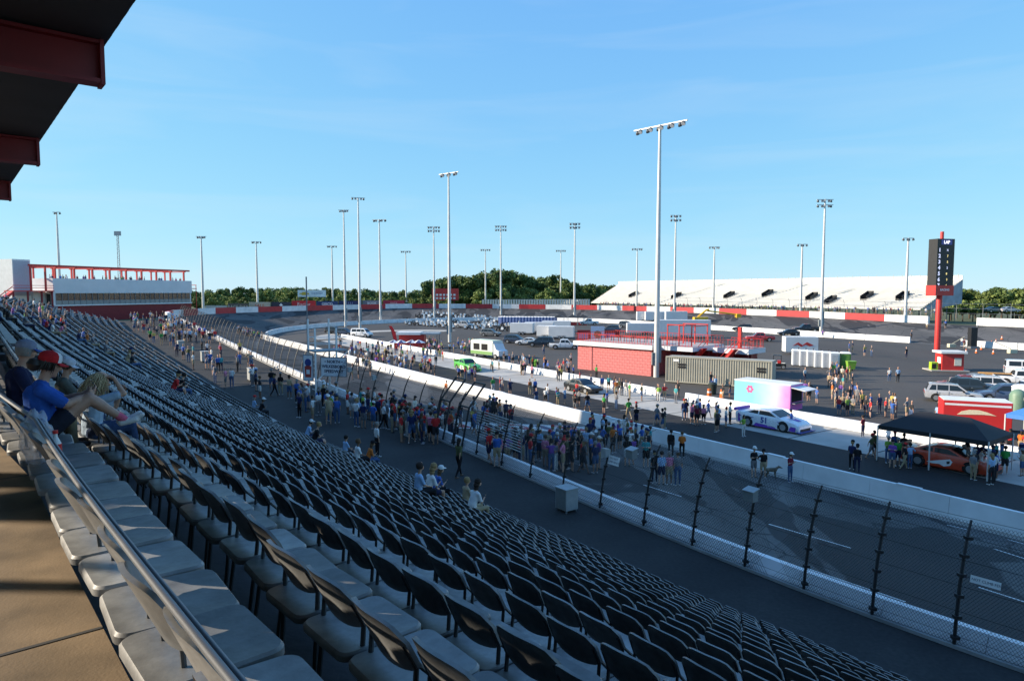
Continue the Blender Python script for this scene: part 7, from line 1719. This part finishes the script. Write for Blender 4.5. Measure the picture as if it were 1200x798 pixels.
# 2: long blond hair, pale blue shirt, hand shading the eyes
P = []; hc = V3((.13, 0, .74)); M2 = head_prims(P, hc, R(-6), R(10))
P += [(V3((0, 0, .10)), .14, V3((.0, 0, .20)), .135, 1, (LAT, 1.2)), (V3((0, 0, .2)), .135, V3((.04, 0, .44)), .125, 1, (LAT, 1.28)), (V3((.05, -.13, .51)), .060, V3((.05, .13, .51)), .060, 1), (V3((.06, 0, .55)), .05, V3((.10, 0, .67)), .048, 0)]
for sy in (-1, 1):
    sh = V3((.06, sy * .16, .50)); el = V3((.36, sy * .20, .58)); wr = V3((.27, sy * .07, .78)); mid = sh.lerp(el, .75)
    if sy > 0: el = V3((.30, .18, .36)); wr = V3((.36, .05, .56)); mid = sh.lerp(el, .75)
    P += [(sh, .068, mid, .062, 1), (mid, .047, el, .042, 0), (el, .042, wr, .026, 0)]; hand(P, wr, (-.35, -sy * .55, .25) if sy < 0 else (.2, -.4, .6), (-.4, 0, -.7), sy, .35)
    hp = V3((.02, sy * .10, .08)); kn = V3((.44, sy * .11, .12)); an = V3((.50, sy * .11, -.24))
    P += [(hp, .115, kn, .078, 2), (kn, .076, kn.lerp(an, .4), .070, 2), (kn.lerp(an, .4), .068, an, .055, 2), (an + V3((-.03, 0, -.05)), .042, an + V3((.13, sy * .02, -.06)), .036, 3)]
w2 = near_person('person with long blond hair in pale blue shirt shading their eyes', 9.2, 1, .02, P, [skinm('skin_b', (.50, .29, .20)), cloth('pale_blue_shirt', (.34, .44, .55)), cloth('blue_denim', (.035, .06, .13), 20), mat('dark_shoe', (.03, .03, .03), .6, var=.1)])
strands('hair', w2, hc, M2, mat('blond_hair', (.42, .31, .17), .6, var=.25, scale=25), 520, .30, .05, 5, .092, .03)
# 3: navy shirt and grey cap, farther along the first row
P = []; hc = V3((.06, 0, .78)); M3 = head_prims(P, hc, R(20), R(8))
P += [(V3((0, 0, .10)), .15, V3((-.02, 0, .2)), .15, 1, (LAT, 1.25)), (V3((-.02, 0, .2)), .15, V3((-.03, 0, .45)), .15, 1, (LAT, 1.3)), (V3((-.02, -.16, .54)), .07, V3((-.02, .16, .54)), .07, 1), (V3((0, 0, .58)), .058, V3((.035, 0, .71)), .056, 0)]
for sy in (-1, 1):
    sh = V3((-.02, sy * .19, .53)); el = V3((.08, sy * .24, .28)); wr = V3((.30, sy * .12, .24)); mid = sh.lerp(el, .8)
    P += [(sh, .075, mid, .068, 1), (mid, .052, el, .047, 0), (el, .046, wr, .030, 0)]; hand(P, wr, (.8, -sy * .4, -.1), (0, 0, -1), sy, .5)
    hp = V3((.02, sy * .10, .09)); kn = V3((.45, sy * .13, .10)); an = V3((.47, sy * .13, -.32))
    P += [(hp, .118, kn, .08, 2), (kn, .078, an, .058, 2), (an + V3((-.03, 0, -.05)), .045, an + V3((.15, 0, -.06)), .038, 3)]
w3 = near_person('person in navy shirt and grey blue cap beside the one in royal blue', 8.5, 0, .22, P, [skinm('skin_a', (0, 0, 0)), cloth('navy_cotton', (.018, .022, .06)), cloth('khaki_shorts', (.20, .16, .10)), mat('dark_shoe', (0, 0, 0))])
cap_detail(w3, hc + V3((0, 0, .012)), M3, cloth('cap_greyblue', (.20, .22, .30)), cloth('cap_greyblue', (0, 0, 0)), cloth('cap_blue', (.04, .08, .28))); strands('hair', w3, hc, M3, mat('grey_hair', (.20, .19, .18), .6, var=.2, scale=25), 160, .05, .0, 8, .084, .01)
# 4: white cap, one row further down
P = []; hc = V3((.05, 0, .77)); M4 = head_prims(P, hc, R(-10), R(20))
P += [(V3((0, 0, .10)), .14, V3((0, 0, .2)), .14, 1, (LAT, 1.25)), (V3((0, 0, .2)), .14, V3((-.02, 0, .44)), .135, 1, (LAT, 1.3)), (V3((-.02, -.15, .53)), .066, V3((-.02, .15, .53)), .066, 1), (V3((0, 0, .57)), .055, V3((.03, 0, .70)), .053, 0)]
for sy in (-1, 1):
    sh = V3((-.02, sy * .18, .52)); el = V3((.14, sy * .21, .30)); wr = V3((.34, sy * .08, .36)); mid = sh.lerp(el, .8)
    P += [(sh, .07, mid, .062, 1), (mid, .048, el, .043, 0), (el, .043, wr, .028, 0)]; hand(P, wr, (.7, -sy * .3, .4), (-.3, 0, .6), sy, .7)
    hp = V3((.02, sy * .10, .09)); kn = V3((.45, sy * .12, .10)); an = V3((.48, sy * .12, -.32)); P += [(hp, .112, kn, .076, 2), (kn, .074, an, .056, 2), (an + V3((-.03, 0, -.05)), .045, an + V3((.15, 0, -.06)), .038, 3)]
w4 = near_person('person in olive grey shirt and white cap behind the blond person', 11.2, 1, .06, P, [skinm('skin_a', (0, 0, 0)), cloth('grey_olive_shirt', (.09, .10, .09)), cloth('blue_denim', (0, 0, 0)), mat('dark_shoe', (0, 0, 0))])
cap_detail(w4, hc + V3((0, 0, .012)), M4, cloth('cap_pale', (.50, .53, .60)), cloth('cap_pale', (0, 0, 0)), cloth('cap_pale', (0, 0, 0))); strands('hair', w4, hc, M4, mat('brown_hair', (.05, .03, .02), .6, var=.2, scale=25), 160, .07, .0, 9, .084, .01)
# clear bag with a red-labelled bottle on the first row
x, y = B(6.2, ROW0 - .02); h_ = heading(6.2); t = thing('plastic_bag', 'crumpled clear plastic bag with red labelled bottle hanging on the handrail', 'bag', (x, y, row_z(0, 6.2) + .45), -h_)
m_, nt, b_ = _principled('clear_film'); b_.inputs['Base Color'].default_value = (.55, .60, .68, 1); b_.inputs['Roughness'].default_value = .45; b_.inputs['Alpha'].default_value = .4
bm = bmesh.new(); bmesh.ops.create_icosphere(bm, subdivisions=4, radius=1)
r = np.random.default_rng(2)
from mathutils import noise as mnoise
for v in bm.verts:
    q = v.co.copy(); k = 1 + .30 * mnoise.noise(q * 2.3) + .12 * mnoise.noise(q * 6.1); v.co = Vector((q.x * .10 * k, q.y * .20 * k, .17 + q.z * .20 * k))
me = bpy.data.meshes.new('film'); bm.to_mesh(me); bm.free(); me.materials.append(m_); me.polygons.foreach_set('use_smooth', [True] * len(me.polygons)); ob('film', me, t)
mb = MB(); mb.lathe([(.034, 0), (.036, .02), (.036, .15), (.02, .19), (.014, .20), (.014, .225)], 14); mk('bottle', mb, mat('bottle_white', (.7, .7, .7), .3, var=0), t, loc=(.10, -.22, .004), smooth=True)
mb = MB(); mb.lathe([(.038, .06), (.038, .15)], 14); mk('label', mb, mat('label_red', (.6, .02, .02), .4, var=0), t, loc=(.10, -.22, .004)); mb = MB(); mb.lathe([(.018, .226), (.018, .25)], 12); mk('bottle_cap', mb, mat('label_red', (0, 0, 0)), t, loc=(.10, -.22, .004))
# the dog on the track
P = [(V3((-.22, 0, .40)), .10, V3((.18, 0, .42)), .12, 0, (LAT, .85)), (V3((.18, 0, .44)), .09, V3((.34, 0, .55)), .06, 0), (V3((.36, 0, .56)), .065, V3((.42, 0, .55)), .058, 0), (V3((.44, 0, .53)), .035, V3((.54, 0, .51)), .026, 0), (V3((-.30, 0, .44)), .022, V3((-.46, 0, .36)), .012, 0)]
for sy in (-1, 1):
    P += [(V3((.19, sy * .06, .36)), .045, V3((.18, sy * .065, .20)), .030, 0), (V3((.18, sy * .065, .20)), .028, V3((.20, sy * .065, .05)), .022, 0), (V3((.20, sy * .065, .03)), .025, V3((.24, sy * .065, .025)), .022, 0)]
    P += [(V3((-.22, sy * .06, .38)), .07, V3((-.16, sy * .07, .24)), .042, 0), (V3((-.16, sy * .07, .24)), .036, V3((-.27, sy * .07, .15)), .024, 0), (V3((-.27, sy * .07, .15)), .022, V3((-.25, sy * .07, .04)), .02, 0), (V3((-.25, sy * .07, .03)), .025, V3((-.21, sy * .07, .025)), .02, 0), (V3((.36, sy * .045, .61)), .018, V3((.345, sy * .06, .66)), .008, 0)]
p = clear_of_walls(hit(910, 559), 'track'); ob('dog', body_mesh('dog', P, .016, .7, 2, [mat('dog_fur', (.17, .14, .10), .9, var=.35, scale=9)]), None, p, R(-5), 'grey brown dog walking on the track below the pit wall', 'dog', scale=1.15)
